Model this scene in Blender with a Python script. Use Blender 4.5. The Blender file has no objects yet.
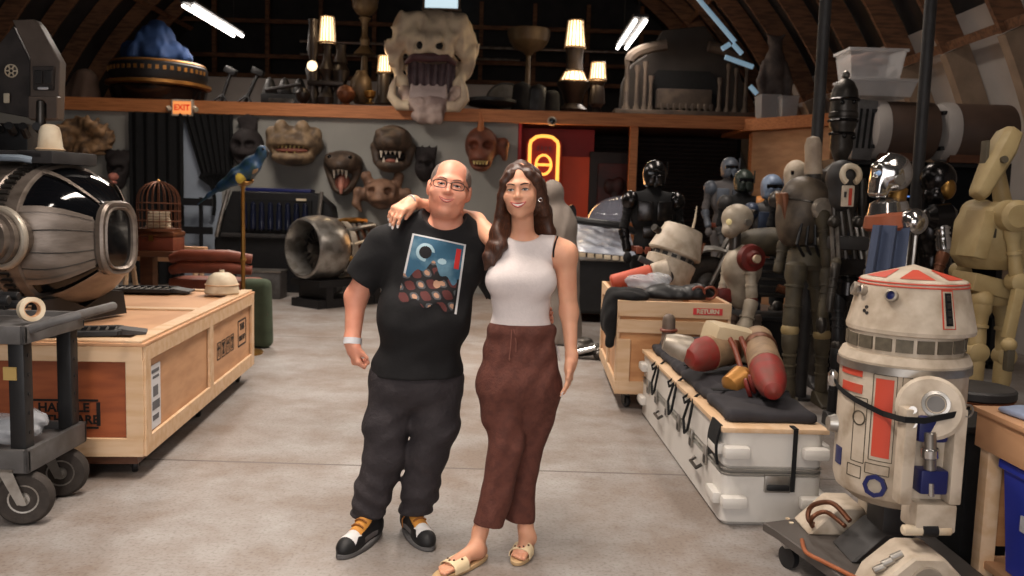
import bpy, bmesh, math, random
import numpy as np
from mathutils import Vector, Matrix, Euler
random.seed(7); RNG = np.random.default_rng(7)
S = bpy.context.scene
COL = S.collection
PI = math.pi
R = math.radians
# ------------------------------------------------------------------ camera
F = 850.0
CAMZ = 1.56
PITCH, ROLL = R(5.72), R(1.7)
RC = Euler((PI/2 - PITCH, 0, 0)).to_matrix() @ Matrix.Rotation(ROLL, 3, 'Z')
cd = bpy.data.cameras.new('camera'); cam = bpy.data.objects.new('camera', cd); COL.objects.link(cam)
cam.matrix_world = Matrix.Translation((0, 0, CAMZ)) @ RC.to_4x4()
cd.sensor_width = 36; cd.lens = F/1024*36; cd.clip_start = .05
cd.dof.use_dof = True; cd.dof.focus_distance = 3.85; cd.dof.aperture_fstop = 3.2
S.camera = cam
def ray(px, py): return RC @ Vector(((px-512)/F, -(py-288)/F, -1))
def P(px, py, Y):                       # the point at depth Y seen at that pixel
    d = ray(px, py); return Vector((0, 0, CAMZ)) + d*(Y/d.y)
def G(px, py, z=0):                     # the point at height z seen at that pixel
    d = ray(px, py); return Vector((0, 0, CAMZ)) + d*((z-CAMZ)/d.z)
# ------------------------------------------------------------------ materials
def lin(c):
    return tuple(((v/255)/12.92 if v/255 <= .04045 else ((v/255+.055)/1.055)**2.4) for v in c)
def mat(name, c, rough=.55, metal=0., var=.12, scale=6., c2=None, amt=.5, bump=0., bscale=40., emit=0., alpha=1., trans=0., stretch=(1,1,1), coat=0., lo=.42, hi=.62, ior=1.45):
    m = bpy.data.materials.new(name); m.use_nodes = True
    nt = m.node_tree; b = nt.nodes['Principled BSDF']; L = nt.links.new
    c = lin(c)
    b.inputs['Roughness'].default_value = rough; b.inputs['Metallic'].default_value = metal
    b.inputs['Coat Weight'].default_value = coat; b.inputs['IOR'].default_value = ior
    tc = nt.nodes.new('ShaderNodeTexCoord'); mp = nt.nodes.new('ShaderNodeMapping'); mp.inputs['Scale'].default_value = stretch
    L(tc.outputs['Object'], mp.inputs['Vector'])
    n = nt.nodes.new('ShaderNodeTexNoise'); n.inputs['Scale'].default_value = scale; n.inputs['Detail'].default_value = 5
    L(mp.outputs['Vector'], n.inputs['Vector'])
    r = nt.nodes.new('ShaderNodeValToRGB'); e = r.color_ramp.elements
    if c2 is None:
        e[0].position, e[1].position = .3, .7
        e[0].color = (*[v*(1-var) for v in c], 1); e[1].color = (*[min(1, v*(1+var)) for v in c], 1)
    else:
        e[0].position, e[1].position = lo, hi
        e[0].color = (*c, 1); k = lin(c2); e[1].color = (*[a*(1-amt)+q*amt for a, q in zip(c, k)], 1)
    L(n.outputs['Fac'], r.inputs['Fac']); L(r.outputs['Color'], b.inputs['Base Color'])
    if bump:
        n2 = nt.nodes.new('ShaderNodeTexNoise'); n2.inputs['Scale'].default_value = bscale; n2.inputs['Detail'].default_value = 4
        bp = nt.nodes.new('ShaderNodeBump'); bp.inputs['Strength'].default_value = bump; bp.inputs['Distance'].default_value = .02
        L(mp.outputs['Vector'], n2.inputs['Vector']); L(n2.outputs['Fac'], bp.inputs['Height']); L(bp.outputs['Normal'], b.inputs['Normal'])
    if emit:
        b.inputs['Emission Color'].default_value = (*c, 1); b.inputs['Emission Strength'].default_value = emit
    b.inputs['Alpha'].default_value = alpha; b.inputs['Transmission Weight'].default_value = trans
    return m
# ------------------------------------------------------------------ objects
def emp(name, loc, rz=0):
    o = bpy.data.objects.new(name, None); COL.objects.link(o); o.location = loc; o.rotation_euler = (0, 0, rz); o.empty_display_size = .1
    return o
def tag(o, label, cat, group=None, kind=None):
    o['label'] = label; o['category'] = cat
    if group: o['group'] = group
    if kind: o['kind'] = kind
    return o
def thing(name, label, cat, loc, rz=0, group=None):
    return tag(emp(name, loc, rz), label, cat, group)
def link(name, me, mats, parent=None, angle=35, smooth=True):
    for m in (mats if isinstance(mats, (list, tuple)) else [mats]): me.materials.append(m)
    o = bpy.data.objects.new(name, me); COL.objects.link(o)
    if smooth:
        me.shade_smooth()
        if angle: me.set_sharp_from_angle(angle=R(angle))
    if parent: o.parent = parent
    return o
def frame(d):                           # matrix whose z points along d
    return Vector(d).normalized().to_track_quat('Z', 'Y').to_matrix()
class MB:
    """collects shapes of ONE part"""
    def __init__(s): s.v = []; s.f = []; s.mi = []; s.m = 0
    def add(s, vs, fs):
        b = len(s.v); s.v += [Vector(v) for v in vs]; s.f += [[b+i for i in f] for f in fs]; s.mi += [s.m]*len(fs); return s
    def use(s, i): s.m = i; return s
    def box(s, c, d, rot=None, bev=0.):
        c = Vector(c); h = Vector(d)/2; M = rot if rot is not None else Matrix.Identity(3)
        if isinstance(M, tuple): M = Euler(M).to_matrix()
        if not bev:
            vs = [c + M @ Vector((x*h.x, y*h.y, z*h.z)) for x in (-1,1) for y in (-1,1) for z in (-1,1)]
            return s.add(vs, [(0,1,3,2),(4,6,7,5),(0,4,5,1),(2,3,7,6),(0,2,6,4),(1,5,7,3)])
        bm = bmesh.new(); bmesh.ops.create_cube(bm, size=1)
        for v in bm.verts: v.co = Vector((v.co.x*d[0], v.co.y*d[1], v.co.z*d[2]))
        bmesh.ops.bevel(bm, geom=list(bm.edges), offset=min(bev, min(d)*.49), segments=2, profile=.6, affect='EDGES')
        bm.verts.index_update()
        s.add([c + M @ v.co for v in bm.verts], [[v.index for v in f.verts] for f in bm.faces]); bm.free(); return s
    def loft(s, rings, cap=True, close=True):
        n = len(rings[0]); vs = [v for r in rings for v in r]; fs = []
        for i in range(len(rings)-1):
            for j in range(n if close else n-1):
                k = (j+1) % n; fs.append((i*n+j, i*n+k, (i+1)*n+k, (i+1)*n+j))
        if cap and close: fs += [list(range(n))[::-1], [(len(rings)-1)*n+j for j in range(n)]]
        return s.add(vs, fs)
    def lathe(s, prof, o=(0,0,0), ax=(0,0,1), n=28, sc=(1,1), cap=True):   # prof: (radius, height)
        M = frame(ax); o = Vector(o)
        return s.loft([[o + M @ Vector((max(r,1e-4)*sc[0]*math.cos(2*PI*j/n), max(r,1e-4)*sc[1]*math.sin(2*PI*j/n), h)) for j in range(n)] for r, h in prof], cap)
    def cyl(s, a, b, r, r2=None, n=20, bev=0.):
        a, b = Vector(a), Vector(b); L = (b-a).length; r2 = r if r2 is None else r2
        pr = [(r,0),(r2,L)] if not bev else [(r-bev,0),(r,bev),(r2,L-bev),(r2-bev,L)]
        return s.lathe(pr, a, b-a, n)
    def tube(s, pts, r, n=10, cap=True, closed=False):
        pts = [Vector(p) for p in pts]; N = len(pts); rr = r if isinstance(r, (list, tuple)) else [r]*N
        rings = []; up = None
        for i, p in enumerate(pts):
            t = (pts[(i+1) % N]-pts[i-1]) if closed else (pts[min(i+1, N-1)]-pts[max(i-1, 0)])
            t.normalize()
            if up is None: up = t.orthogonal().normalized()
            up = (up - t*up.dot(t)).normalized(); w = t.cross(up)
            rings.append([p + (up*math.cos(2*PI*j/n) + w*math.sin(2*PI*j/n))*rr[i] for j in range(n)])
        if closed: rings.append(rings[0]); cap = False
        return s.loft(rings, cap)
    def ell(s, c, r, rot=None, n=24, m=14, lo=-.5, hi=.5):
        if not isinstance(r, (tuple, list)): r = (r, r, r)
        M = Euler(rot).to_matrix() if isinstance(rot, tuple) else (rot if rot is not None else Matrix.Identity(3))
        c = Vector(c); rings = []
        for i in range(m+1):
            a = PI*(lo+(hi-lo)*i/m); q = max(math.cos(a), 1e-4)
            rings.append([c + M @ Vector((r[0]*q*math.cos(2*PI*j/n), r[1]*q*math.sin(2*PI*j/n), r[2]*math.sin(a))) for j in range(n)])
        return s.loft(rings)
    def torus(s, c, ax, R_, r, n=32, k=10, a0=0, a1=2*PI):
        M = frame(ax); c = Vector(c); full = abs(a1-a0-2*PI) < 1e-6
        pts = [c + M @ Vector((R_*math.cos(a0+(a1-a0)*i/n), R_*math.sin(a0+(a1-a0)*i/n), 0)) for i in range(n if full else n+1)]
        return s.tube(pts, r, k, closed=full)
    def prism(s, poly, th, M=None, o=(0,0,0)):     # 2-D polygon in x,z extruded along y by th (centred)
        M = M if M is not None else Matrix.Identity(3); o = Vector(o); n = len(poly)
        vs = [o + M @ Vector((x, y, z)) for y in (-th/2, th/2) for x, z in poly]
        return s.add(vs, [list(range(n)), list(range(n, 2*n))[::-1]] + [(j, n+j, n+(j+1) % n, (j+1) % n) for j in range(n)])
    def sheet(s, fn, nu, nv, th=.004):             # a thin solid sheet from fn(u, v)
        top = [[Vector(fn(i/nu, j/nv)) for j in range(nv+1)] for i in range(nu+1)]
        b = len(s.v); vs = []; fs = []
        nrm = lambda i, j: ((top[min(i+1,nu)][j]-top[max(i-1,0)][j]).cross(top[i][min(j+1,nv)]-top[i][max(j-1,0)])).normalized()
        for k in (0, 1):
            for i in range(nu+1):
                for j in range(nv+1): vs.append(top[i][j] + nrm(i, j)*th*(.5-k))
        N = (nu+1)*(nv+1); I = lambda i, j: i*(nv+1)+j
        for i in range(nu):
            for j in range(nv):
                q = (I(i,j), I(i+1,j), I(i+1,j+1), I(i,j+1)); fs += [q, tuple(N+x for x in q[::-1])]
        ed = [(i, 0) for i in range(nu)] + [(nu, j) for j in range(nv)] + [(nu-i, nv) for i in range(nu)] + [(0, nv-j) for j in range(nv)]
        for a, c in zip(ed, ed[1:]+ed[:1]): fs.append((I(*a), N+I(*a), N+I(*c), I(*c)))
        return s.add(vs, fs)
    def build(s, name, m, parent=None, angle=35, bev=0., org=None, world=False):
        off = Vector(org) if org is not None else (parent.location if (world and parent is not None) else Vector())
        me = bpy.data.meshes.new(name); 
        inv = parent.rotation_euler.to_matrix().inverted() if (world and parent is not None) else Matrix.Identity(3)
        me.from_pydata([tuple(inv @ (v-off)) for v in s.v], [], s.f); me.update()
        bm = bmesh.new(); bm.from_mesh(me); bmesh.ops.recalc_face_normals(bm, faces=bm.faces)
        if bev:
            es = [e for e in bm.edges if len(e.link_faces) == 2 and e.calc_face_angle(0) > R(40)]
            bmesh.ops.bevel(bm, geom=es, offset=bev, segments=1, affect='EDGES', clamp_overlap=True)
        bm.to_mesh(me); bm.free()
        if len(s.mi) == len(me.polygons) and not bev: me.polygons.foreach_set('material_index', s.mi)
        o = link(name, me, m, parent, angle)
        if org is not None and parent is None: o.location = org
        return o
def base(o_mb, z=None):                 # bottom centre of what an MB holds
    xs = [v.x for v in o_mb.v]; ys = [v.y for v in o_mb.v]; zs = [v.z for v in o_mb.v]
    return Vector(((min(xs)+max(xs))/2, (min(ys)+max(ys))/2, min(zs)))
def solo(name, mb, m, label, cat, group=None, **k):   # a thing that is one mesh
    o = mb.build(name, m, org=base(mb), **k); return tag(o, label, cat, group)
def struct(name, mb, m, **k):
    o = mb.build(name, m, **k); o['kind'] = 'structure'; return o
def kids(o): return [c for c in bpy.data.objects if c.parent == o]
def copy_tree(o, parent=None):
    c = o.copy(); COL.objects.link(c)
    if parent: c.parent = parent
    for ch in list(o.children): copy_tree(ch, c)
    return c
# ------------------------------------------------------------------ smooth distance-field sculpting
class SDF:
    def __init__(s, vox=.006, k=.02): s.vox = vox; s.k = k; s.p = []
    def _a(s, op, fn, lo, hi, k): s.p.append((op, fn, np.array(lo, float), np.array(hi, float), s.k if k is None else k)); return s
    def cap(s, a, b, ra, rb=None, k=None, op=1):
        rb = ra if rb is None else rb; a = np.array(a, float); b = np.array(b, float); d = b-a; L2 = max(d @ d, 1e-9)
        def fn(x, y, z):
            t = np.clip(((x-a[0])*d[0]+(y-a[1])*d[1]+(z-a[2])*d[2])/L2, 0, 1)
            return np.sqrt((x-a[0]-t*d[0])**2+(y-a[1]-t*d[1])**2+(z-a[2]-t*d[2])**2) - (ra+(rb-ra)*t)
        m = max(ra, rb); return s._a(op, fn, np.minimum(a, b)-m, np.maximum(a, b)+m, k)
    def chain(s, pts, rs, k=None, op=1):
        for i in range(len(pts)-1): s.cap(pts[i], pts[i+1], rs[i], rs[i+1], k, op)
        return s
    def ell(s, c, r, rot=None, k=None, op=1):
        c = np.array(c, float); r = np.array(r if isinstance(r, (tuple, list)) else (r, r, r), float)
        M = Euler(rot).to_matrix() if isinstance(rot, tuple) else (rot if rot is not None else Matrix.Identity(3))
        W = np.array(M).T
        def fn(x, y, z):
            X, Y, Z = x-c[0], y-c[1], z-c[2]
            q = [(W[i][0]*X+W[i][1]*Y+W[i][2]*Z) for i in range(3)]
            k0 = np.sqrt(sum((q[i]/r[i])**2 for i in range(3))); k1 = np.sqrt(sum((q[i]/r[i]**2)**2 for i in range(3)))
            return k0*(k0-1)/np.maximum(k1, 1e-6)
        m = np.abs(np.array(M)) @ r
        return s._a(op, fn, c-m, c+m, k)
    def box(s, c, d, rot=None, rd=.01, k=None, op=1):
        c = np.array(c, float); h = np.array(d, float)/2-rd
        M = Euler(rot).to_matrix() if isinstance(rot, tuple) else (rot if rot is not None else Matrix.Identity(3)); W = np.array(M).T
        def fn(x, y, z):
            X, Y, Z = x-c[0], y-c[1], z-c[2]
            q = [np.abs(W[i][0]*X+W[i][1]*Y+W[i][2]*Z)-h[i] for i in range(3)]
            return np.sqrt(sum(np.maximum(v, 0)**2 for v in q)) + np.minimum(np.maximum(q[0], np.maximum(q[1], q[2])), 0) - rd
        m = np.abs(np.array(M)) @ (np.array(d)/2)
        return s._a(op, fn, c-m, c+m, k)
    def cut(s, o, n, k=.004):            # removes what lies on the side n points to
        o = np.array(o, float); n = np.array(n, float); n /= np.linalg.norm(n)
        return s._a(-2, lambda x, y, z: -((x-o[0])*n[0]+(y-o[1])*n[1]+(z-o[2])*n[2]), (0,0,0), (0,0,0), k)
    def wrinkle(s, fn): s._a(2, fn, (0,0,0), (0,0,0), 0); return s
    def mesh(s, name):
        vx = s.vox
        lo = np.min([p[2]-p[4] for p in s.p if p[0] == 1], 0)-3*vx; hi = np.max([p[3]+p[4] for p in s.p if p[0] == 1], 0)+3*vx
        n = np.ceil((hi-lo)/vx).astype(int)+1
        ax = [lo[i]+vx*np.arange(n[i]) for i in range(3)]
        f = np.full(n, .25, np.float32)
        for op, fn, a, b, k in s.p:
            if op in (1, -1):
                i0 = np.clip(((a-k-3*vx-lo)/vx).astype(int), 0, n-1); i1 = np.clip(((b+k+3*vx-lo)/vx).astype(int)+2, 1, n)
                if (i1 <= i0).any(): continue
                sl = tuple(slice(i0[i], i1[i]) for i in range(3))
                x, y, z = np.meshgrid(*[ax[i][sl[i]].astype(np.float32) for i in range(3)], indexing='ij', sparse=True)
            else:
                sl = (slice(None),)*3; x, y, z = np.meshgrid(*[a_.astype(np.float32) for a_ in ax], indexing='ij', sparse=True)
            d = fn(x, y, z); g = f[sl]
            if op == 2: f[sl] = g + d
            elif op == 1:
                if k > 0: h = np.maximum(k-np.abs(g-d), 0)/k; f[sl] = np.minimum(g, d)-h*h*k*.25
                else: f[sl] = np.minimum(g, d)
            else:
                d = -d
                if k > 0: h = np.maximum(k-np.abs(g-d), 0)/k; f[sl] = np.maximum(g, d)+h*h*k*.25
                else: f[sl] = np.maximum(g, d)
        f[0] = f[-1] = .25; f[:, 0] = f[:, -1] = .25; f[:, :, 0] = f[:, :, -1] = .25
        # naive surface nets
        ins = f < 0
        c = [slice(None, -1), slice(1, None)]
        cnt = sum(ins[c[i], c[j], c[l]].astype(np.int8) for i in (0,1) for j in (0,1) for l in (0,1))
        act = (cnt > 0) & (cnt < 8); idx = np.argwhere(act); N = len(idx)
        vid = np.full(act.shape, -1, np.int64); vid[act] = np.arange(N)
        acc = np.zeros((N, 3)); w = np.zeros(N)
        cor = [(i, j, l) for i in (0,1) for j in (0,1) for l in (0,1)]
        val = {q: f[idx[:,0]+q[0], idx[:,1]+q[1], idx[:,2]+q[2]] for q in cor}
        for q in cor:
            for a in range(3):
                if q[a] == 0:
                    q2 = tuple(1 if i == a else q[i] for i in range(3)); A, B = val[q], val[q2]; m = (A < 0) != (B < 0)
                    t = np.where(m, A/np.where(m, A-B, 1), 0)
                    pt = np.tile(np.array(q, float), (N, 1)); pt[:, a] = t
                    acc[m] += pt[m]; w[m] += 1
        V = (idx + acc/np.maximum(w, 1)[:, None])*vx + lo
        Q = []
        for a in range(3):
            b, d = (a+1) % 3, (a+2) % 3
            s0 = [slice(1, -1)]*3; s0[a] = slice(0, -1); s1 = list(s0); s1[a] = slice(1, None)
            A, B = ins[tuple(s0)], ins[tuple(s1)]; e = np.argwhere(A != B); 
            if not len(e): continue
            flip = A[e[:,0], e[:,1], e[:,2]]
            o = np.ones(3, int); o[a] = 0; e = e+o
            eb = np.zeros(3, int); eb[b] = 1; ed = np.zeros(3, int); ed[d] = 1
            q = np.stack([vid[tuple((e-eb-ed).T)], vid[tuple((e-ed).T)], vid[tuple(e.T)], vid[tuple((e-eb).T)]], 1)
            q[~flip] = q[~flip][:, ::-1]; Q.append(q)
        Q = np.concatenate(Q)
        # one light relax
        for _ in range(1):
            sm = np.zeros_like(V); ct = np.zeros(len(V))
            for i in range(4):
                u, v_ = Q[:, i], Q[:, (i+1) % 4]
                for t in range(3):
                    sm[:, t] += np.bincount(u, V[v_, t], len(V)) + np.bincount(v_, V[u, t], len(V))
                ct += np.bincount(u, minlength=len(V)) + np.bincount(v_, minlength=len(V))
            V = .5*V + .5*sm/np.maximum(ct, 1)[:, None]
        s.V, s.Q = V, Q
        me = bpy.data.meshes.new(name)
        me.vertices.add(len(V)); me.vertices.foreach_set('co', V.ravel().astype(np.float32))
        me.loops.add(len(Q)*4); me.polygons.add(len(Q))
        me.loops.foreach_set('vertex_index', Q.ravel().astype(np.int32))
        me.polygons.foreach_set('loop_start', np.arange(0, len(Q)*4, 4, dtype=np.int32))
        me.update(calc_edges=True); me.validate()
        return me
    def build(s, name, mats, parent=None, region=None, org=None, world=True):
        me = s.mesh(name)
        if region is not None and len(me.polygons) == len(s.Q):
            c = s.V[s.Q].mean(1); me.polygons.foreach_set('material_index', region(c).astype(np.int32))
        off = Vector(org) if org is not None else (parent.matrix_basis.translation if (parent is not None and world) else None)
        if off is not None:
            me.transform(Matrix.Translation(-off))
            if parent is not None and world and any(parent.rotation_euler): me.transform(parent.rotation_euler.to_matrix().inverted().to_4x4())
        o = link(name, me, mats, parent, angle=0)
        if org is not None and parent is None: o.location = org
        return o
# ------------------------------------------------------------------ palette
M = {}
M['roof'] = mat('dark_roof_lining', (34,31,31), .75, 0, .35, 3, bump=.3, bscale=8)
M['rib'] = mat('rough_timber', (118,80,54), .75, 0, .3, 4, c2=(62,40,28), amt=.7, stretch=(1,6,6), bump=.15)
M['ribpale'] = mat('pale_timber', (140,118,98), .8, 0, .2, 5)
M['lining'] = mat('white_lining', (172,164,158), .6, 0, .08, 3)
M['beam'] = mat('orange_pine', (200,128,78), .55, 0, .12, 5, c2=(160,94,52), amt=.6, stretch=(.6,5,9))
M['ply'] = mat('plywood', (198,152,114), .6, 0, .1, 3, c2=(172,126,90), amt=.6, stretch=(1,1,4))
M['plyshade'] = mat('shaded_red_plywood', (158,84,46), .6, 0, .1, 3, c2=(124,60,32), amt=.6, stretch=(1,1,5))  # shade on the crate's end face is put into this red-brown tone
M['pine'] = mat('pine_batten', (208,178,146), .6, 0, .1, 5, c2=(190,150,108), amt=.6, stretch=(3,.5,3))
M['wall'] = mat('grey_board', (152,150,144), .8, 0, .06, 2)
M['black'] = mat('black_cloth', (12,12,14), .9, 0, .4, 20)
M['blackp'] = mat('black_plastic', (24,24,26), .45, 0, .25, 12)
M['blackg'] = mat('black_gloss', (10,10,12), .15, 0, .2, 8)
M['rubber'] = mat('rubber', (52,46,42), .8, 0, .25, 20, bump=.2)
M['grey'] = mat('grey_paint', (92,90,90), .5, 0, .18, 8, c2=(60,57,55), amt=.6)
M['dgrey'] = mat('dark_grey', (48,46,46), .55, 0, .3, 8)
M['steel'] = mat('steel', (170,166,160), .32, .85, .15, 8, c2=(110,102,94), amt=.6)
M['alu'] = mat('brushed_aluminium', (176,172,166), .4, .35, .1, 8)
M['dsteel'] = mat('dark_steel', (84,80,76), .38, .75, .25, 8, c2=(44,40,36), amt=.6)
M['chrome'] = mat('chrome', (200,198,196), .14, .95, .05, 6)
M['brass'] = mat('brass', (150,112,58), .35, .85, .2, 10)
M['copper'] = mat('copper_brown', (108,66,44), .45, .5, .25, 8)
M['white'] = mat('worn_white', (196,182,164), .55, 0, .06, 9, c2=(130,110,86), amt=.7, lo=.43, hi=.72, bump=.03)
M['case'] = mat('white_road_case', (206,202,196), .42, 0, .04, 4, c2=(170,164,156), amt=.6, lo=.5, hi=.75)
M['red'] = mat('worn_red', (186,66,48), .5, 0, .1, 8, c2=(150,90,70), amt=.6, lo=.55, hi=.8)
M['dred'] = mat('dark_red', (112,34,28), .45, 0, .2, 8, c2=(70,30,24), amt=.6)
M['blue'] = mat('deep_blue', (26,32,84), .4, 0, .15, 8)
M['olive'] = mat('tan_plastic', (166,146,104), .55, 0, .1, 5, c2=(132,108,66), amt=.6)
M['dolive'] = mat('dark_olive', (84,76,60), .6, 0, .2, 7, c2=(52,46,38), amt=.7)
M['rust'] = mat('rust_grey', (104,90,80), .55, .2, .2, 7, c2=(84,50,36), amt=.6)
M['leather'] = mat('red_leather', (122,62,44), .5, 0, .2, 8)
M['wood'] = mat('dark_wood', (92,56,36), .5, 0, .25, 5, stretch=(1,1,5))
M['ivory'] = mat('ivory', (214,200,176), .5, 0, .1, 6, c2=(170,140,104), amt=.6)
M['paper'] = mat('paper', (206,206,210), .8, 0, .05, 20)
M['orange'] = mat('orange_rubber', (150,84,48), .6, 0, .15, 9)
M['glass'] = mat('dark_glass', (10,11,14), .08, 0, .1, 4, coat=.5)
M['plasticbag'] = mat('clear_plastic', (210,214,220), .2, 0, .05, 6, alpha=.45, bump=.6, bscale=30)
M['bin'] = mat('frosted_plastic', (200,198,198), .35, 0, .06, 5, alpha=.38)
# concrete floor with stains and a sawn joint
def floor_mat():
    m = mat('concrete', (154,151,149), .5, 0, .1, .8)
    nt = m.node_tree; b = nt.nodes['Principled BSDF']; L = nt.links.new
    tc = nt.nodes['Texture Coordinate']; base_c = [l.from_socket for l in nt.links if l.to_socket == b.inputs['Base Color']][0]
    n = nt.nodes.new('ShaderNodeTexNoise'); n.inputs['Scale'].default_value = 1.7; n.inputs['Detail'].default_value = 9; n.inputs['Roughness'].default_value = .7
    L(tc.outputs['Object'], n.inputs['Vector'])
    r = nt.nodes.new('ShaderNodeValToRGB'); r.color_ramp.elements[0].position = .38; r.color_ramp.elements[1].position = .66
    r.color_ramp.elements[0].color = (*lin((206,190,178)), 1); r.color_ramp.elements[1].color = (1, 1, 1, 1)
    L(n.outputs['Fac'], r.inputs['Fac'])
    x = nt.nodes.new('ShaderNodeMix'); x.data_type = 'RGBA'; x.blend_type = 'MULTIPLY'; x.inputs['Factor'].default_value = 1
    L(base_c, x.inputs['A']); L(r.outputs['Color'], x.inputs['B'])
    v = nt.nodes.new('ShaderNodeTexNoise'); v.inputs['Scale'].default_value = 60; v.inputs['Detail'].default_value = 3
    L(tc.outputs['Object'], v.inputs['Vector'])
    r2 = nt.nodes.new('ShaderNodeValToRGB'); r2.color_ramp.elements[0].position = .3; r2.color_ramp.elements[1].position = .5
    r2.color_ramp.elements[0].color = (.62,.58,.55,1); r2.color_ramp.elements[1].color = (1,1,1,1)
    L(v.outputs['Fac'], r2.inputs['Fac'])
    y = nt.nodes.new('ShaderNodeMix'); y.data_type = 'RGBA'; y.blend_type = 'MULTIPLY'; y.inputs['Factor'].default_value = .7
    L(x.outputs['Result'], y.inputs['A']); L(r2.outputs['Color'], y.inputs['B'])
    sx = nt.nodes.new('ShaderNodeSeparateXYZ'); L(tc.outputs['Object'], sx.inputs['Vector'])
    def near(sock, at_, w):
        a = nt.nodes.new('ShaderNodeMath'); a.operation = 'COMPARE'; L(sock, a.inputs[0]); a.inputs[1].default_value = at_; a.inputs[2].default_value = w; return a.outputs[0]
    j = near(sx.outputs['Y'], 4.86, .011)
    k = near(sx.outputs['Y'], 9.4, .011)
    mx = nt.nodes.new('ShaderNodeMath'); mx.operation = 'MAXIMUM'; L(j, mx.inputs[0]); L(k, mx.inputs[1])
    z = nt.nodes.new('ShaderNodeMix'); z.data_type = 'RGBA'; L(mx.outputs[0], z.inputs['Factor'])
    L(y.outputs['Result'], z.inputs['A']); z.inputs['B'].default_value = (*lin((96,88,84)), 1)
    L(z.outputs['Result'], b.inputs['Base Color'])
    return m
M['floor'] = floor_mat()
HX, HR, Y0, Y1, BW = -2.1, 8.0, -4.0, 21.0, 14.6
struct('floor', MB().box((HX, 8.5, -.05), (16.4, 25, .1)), M['floor'])
def arch(name, r0, r1, a0, a1, ya, yb, m, n=40):
    rings = []
    for i in range(n+1):
        a = a0+(a1-a0)*i/n; c, s = math.cos(a), math.sin(a)
        rings.append([Vector((HX+r0*c, ya, r0*s)), Vector((HX+r1*c, ya, r1*s)), Vector((HX+r1*c, yb, r1*s)), Vector((HX+r0*c, yb, r0*s))])
    return struct(name, MB().loft(rings), m, angle=60)
arch('ceiling', HR+.03, HR+.13, 0, PI, Y0, Y1, M['roof'])
arch('wall_right', HR-.01, HR+.02, 0, R(28.5), Y0, Y1, M['lining'], 14)
struct('wall_back', MB().prism([(HX+(HR+.1)*math.cos(PI*i/40), (HR+.1)*math.sin(PI*i/40)) for i in range(41)], .1, o=(0, Y1, 0)), M['roof'])
struct('wall_front', MB().prism([(HX+(HR+.1)*math.cos(PI*i/40), (HR+.1)*math.sin(PI*i/40)) for i in range(41)], .1, o=(0, Y0, 0)), M['roof'])
# arched timber ribs
for i in range(17):
    y = .55+1.17*i
    a = arch('trim_%d' % (i+1), HR-.3, HR-.005, R(26.1), R(178), y-.03, y+.03, M['rib'], 44)
    mb = MB()                          # blocking between neighbouring ribs shows as short crosspieces
    for a_ in (26.5, 44, 66, 88, 112, 136, 158):
        c, s = math.cos(R(a_)), math.sin(R(a_)); mb.box((HX+(HR-.22)*c, y+.585, (HR-.22)*s), (.05, 1.11, .1), (0, -R(a_), 0))
    struct('trim_%d' % (i+20), mb, M['rib'])
    if 4 < i: arch('trim_%d' % (i+40), HR-.3, HR-.015, 0, R(26), y-.07, y+.07, M['ribpale'], 12)
# back partition under the loft, and the loft itself
struct('wall_partition', MB().box((-4.9, BW, 1.47), (9.85, .1, 2.94)), M['wall'])
struct('trim_60', MB().box((-2.75, BW-.12, 3.0), (13.6, .12, .21)).box((4.0, BW-.1, 1.42), (.14, .1, 2.84)), M['beam'])
struct('trim_61', MB().box((1.98, BW-.05, 1.45), (.13, .12, 2.9)), M['beam'])
struct('trim_62', MB().box((-2.75, 17.7, 2.98), (13.6, 6.1, .1)), M['wood'])
# red booth and the dark roller shutter behind
rb = mat('red_booth_paint', (184,36,28), .5, 0, .1, 3)
struct('wall_booth', MB().box((.72, 15.7, 1.46), (1.4, .06, 2.92)).box((.06, 15.1, 1.46), (.05, 1.1, 2.92)), rb)
mb = MB()
for k in range(36): mb.cyl((1.4, 16.4, .04+k*.08), (4.2, 16.4, .04+k*.08), .045, n=8)
struct('wall_shutter', mb, mat('shutter_slats', (44,34,32), .6, .2, .2, 4))
struct('wall_booth_back', MB().box((2.8, 16.5, 1.45), (3.0, .06, 2.9)), M['black'])
# loft at the back: low white wall, timber studs, conduits, a small window
struct('wall_loft', MB().box((-4.2, 19.6, 3.62), (7.4, .08, 1.15)), M['lining'])
mb = MB()
for x in np.arange(-8.4, 4.2, 1.25): mb.box((x, 20.4, 4.6), (.09, .1, 3.2))
for z in (4.35, 4.8, 5.6): mb.box((-2.4, 20.3, z), (12.4, .06, .09))
struct('trim_63', mb, M['rib'])
c0, c1 = P(424, -6, 20.2), P(459, 10, 20.2)
wf = MB(); wx, wz, ww, wh = (c0.x+c1.x)/2, (c0.z+c1.z)/2, c1.x-c0.x, c0.z-c1.z
wf.box((wx, 20.2, wz-wh/2), (ww+.1, .08, .05)).box((wx, 20.2, wz+wh/2), (ww+.1, .08, .05)).box((wx-ww/2, 20.2, wz), (.05, .08, wh)).box((wx+ww/2, 20.2, wz), (.05, .08, wh)).box((wx, 20.2, wz+.1), (ww, .06, .04))
w1 = struct('window_1', wf, M['ribpale'])
pane = MB().box((wx, 20.22, wz), (ww, .02, wh)).build('pane', mat('daylight_pane', (186,206,214), .3, emit=1.3), w1)
for (a, b, y) in (((280,168-127), (470,50), 19.9), ((336,55), (470,58), 19.8), ((538,51), (648,55), 19.9)):
    pass
cz = MB(); cz.cyl(P(300,41,19.9), P(700,55,19.9), .035, n=8); cz.cyl(P(300,54,19.9), P(520,60,19.9), .03, n=8)
struct('trim_64', cz, M['steel'])
cz = MB()
for q in (((696,-4),(735,42)), ((725,57),(753,67)), ((722,49),(730,44)), ((733,44),(742,54)), ((750,86),(757,94))): cz.cyl(P(*q[0],14), P(*q[1],14), .04, n=8)
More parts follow.
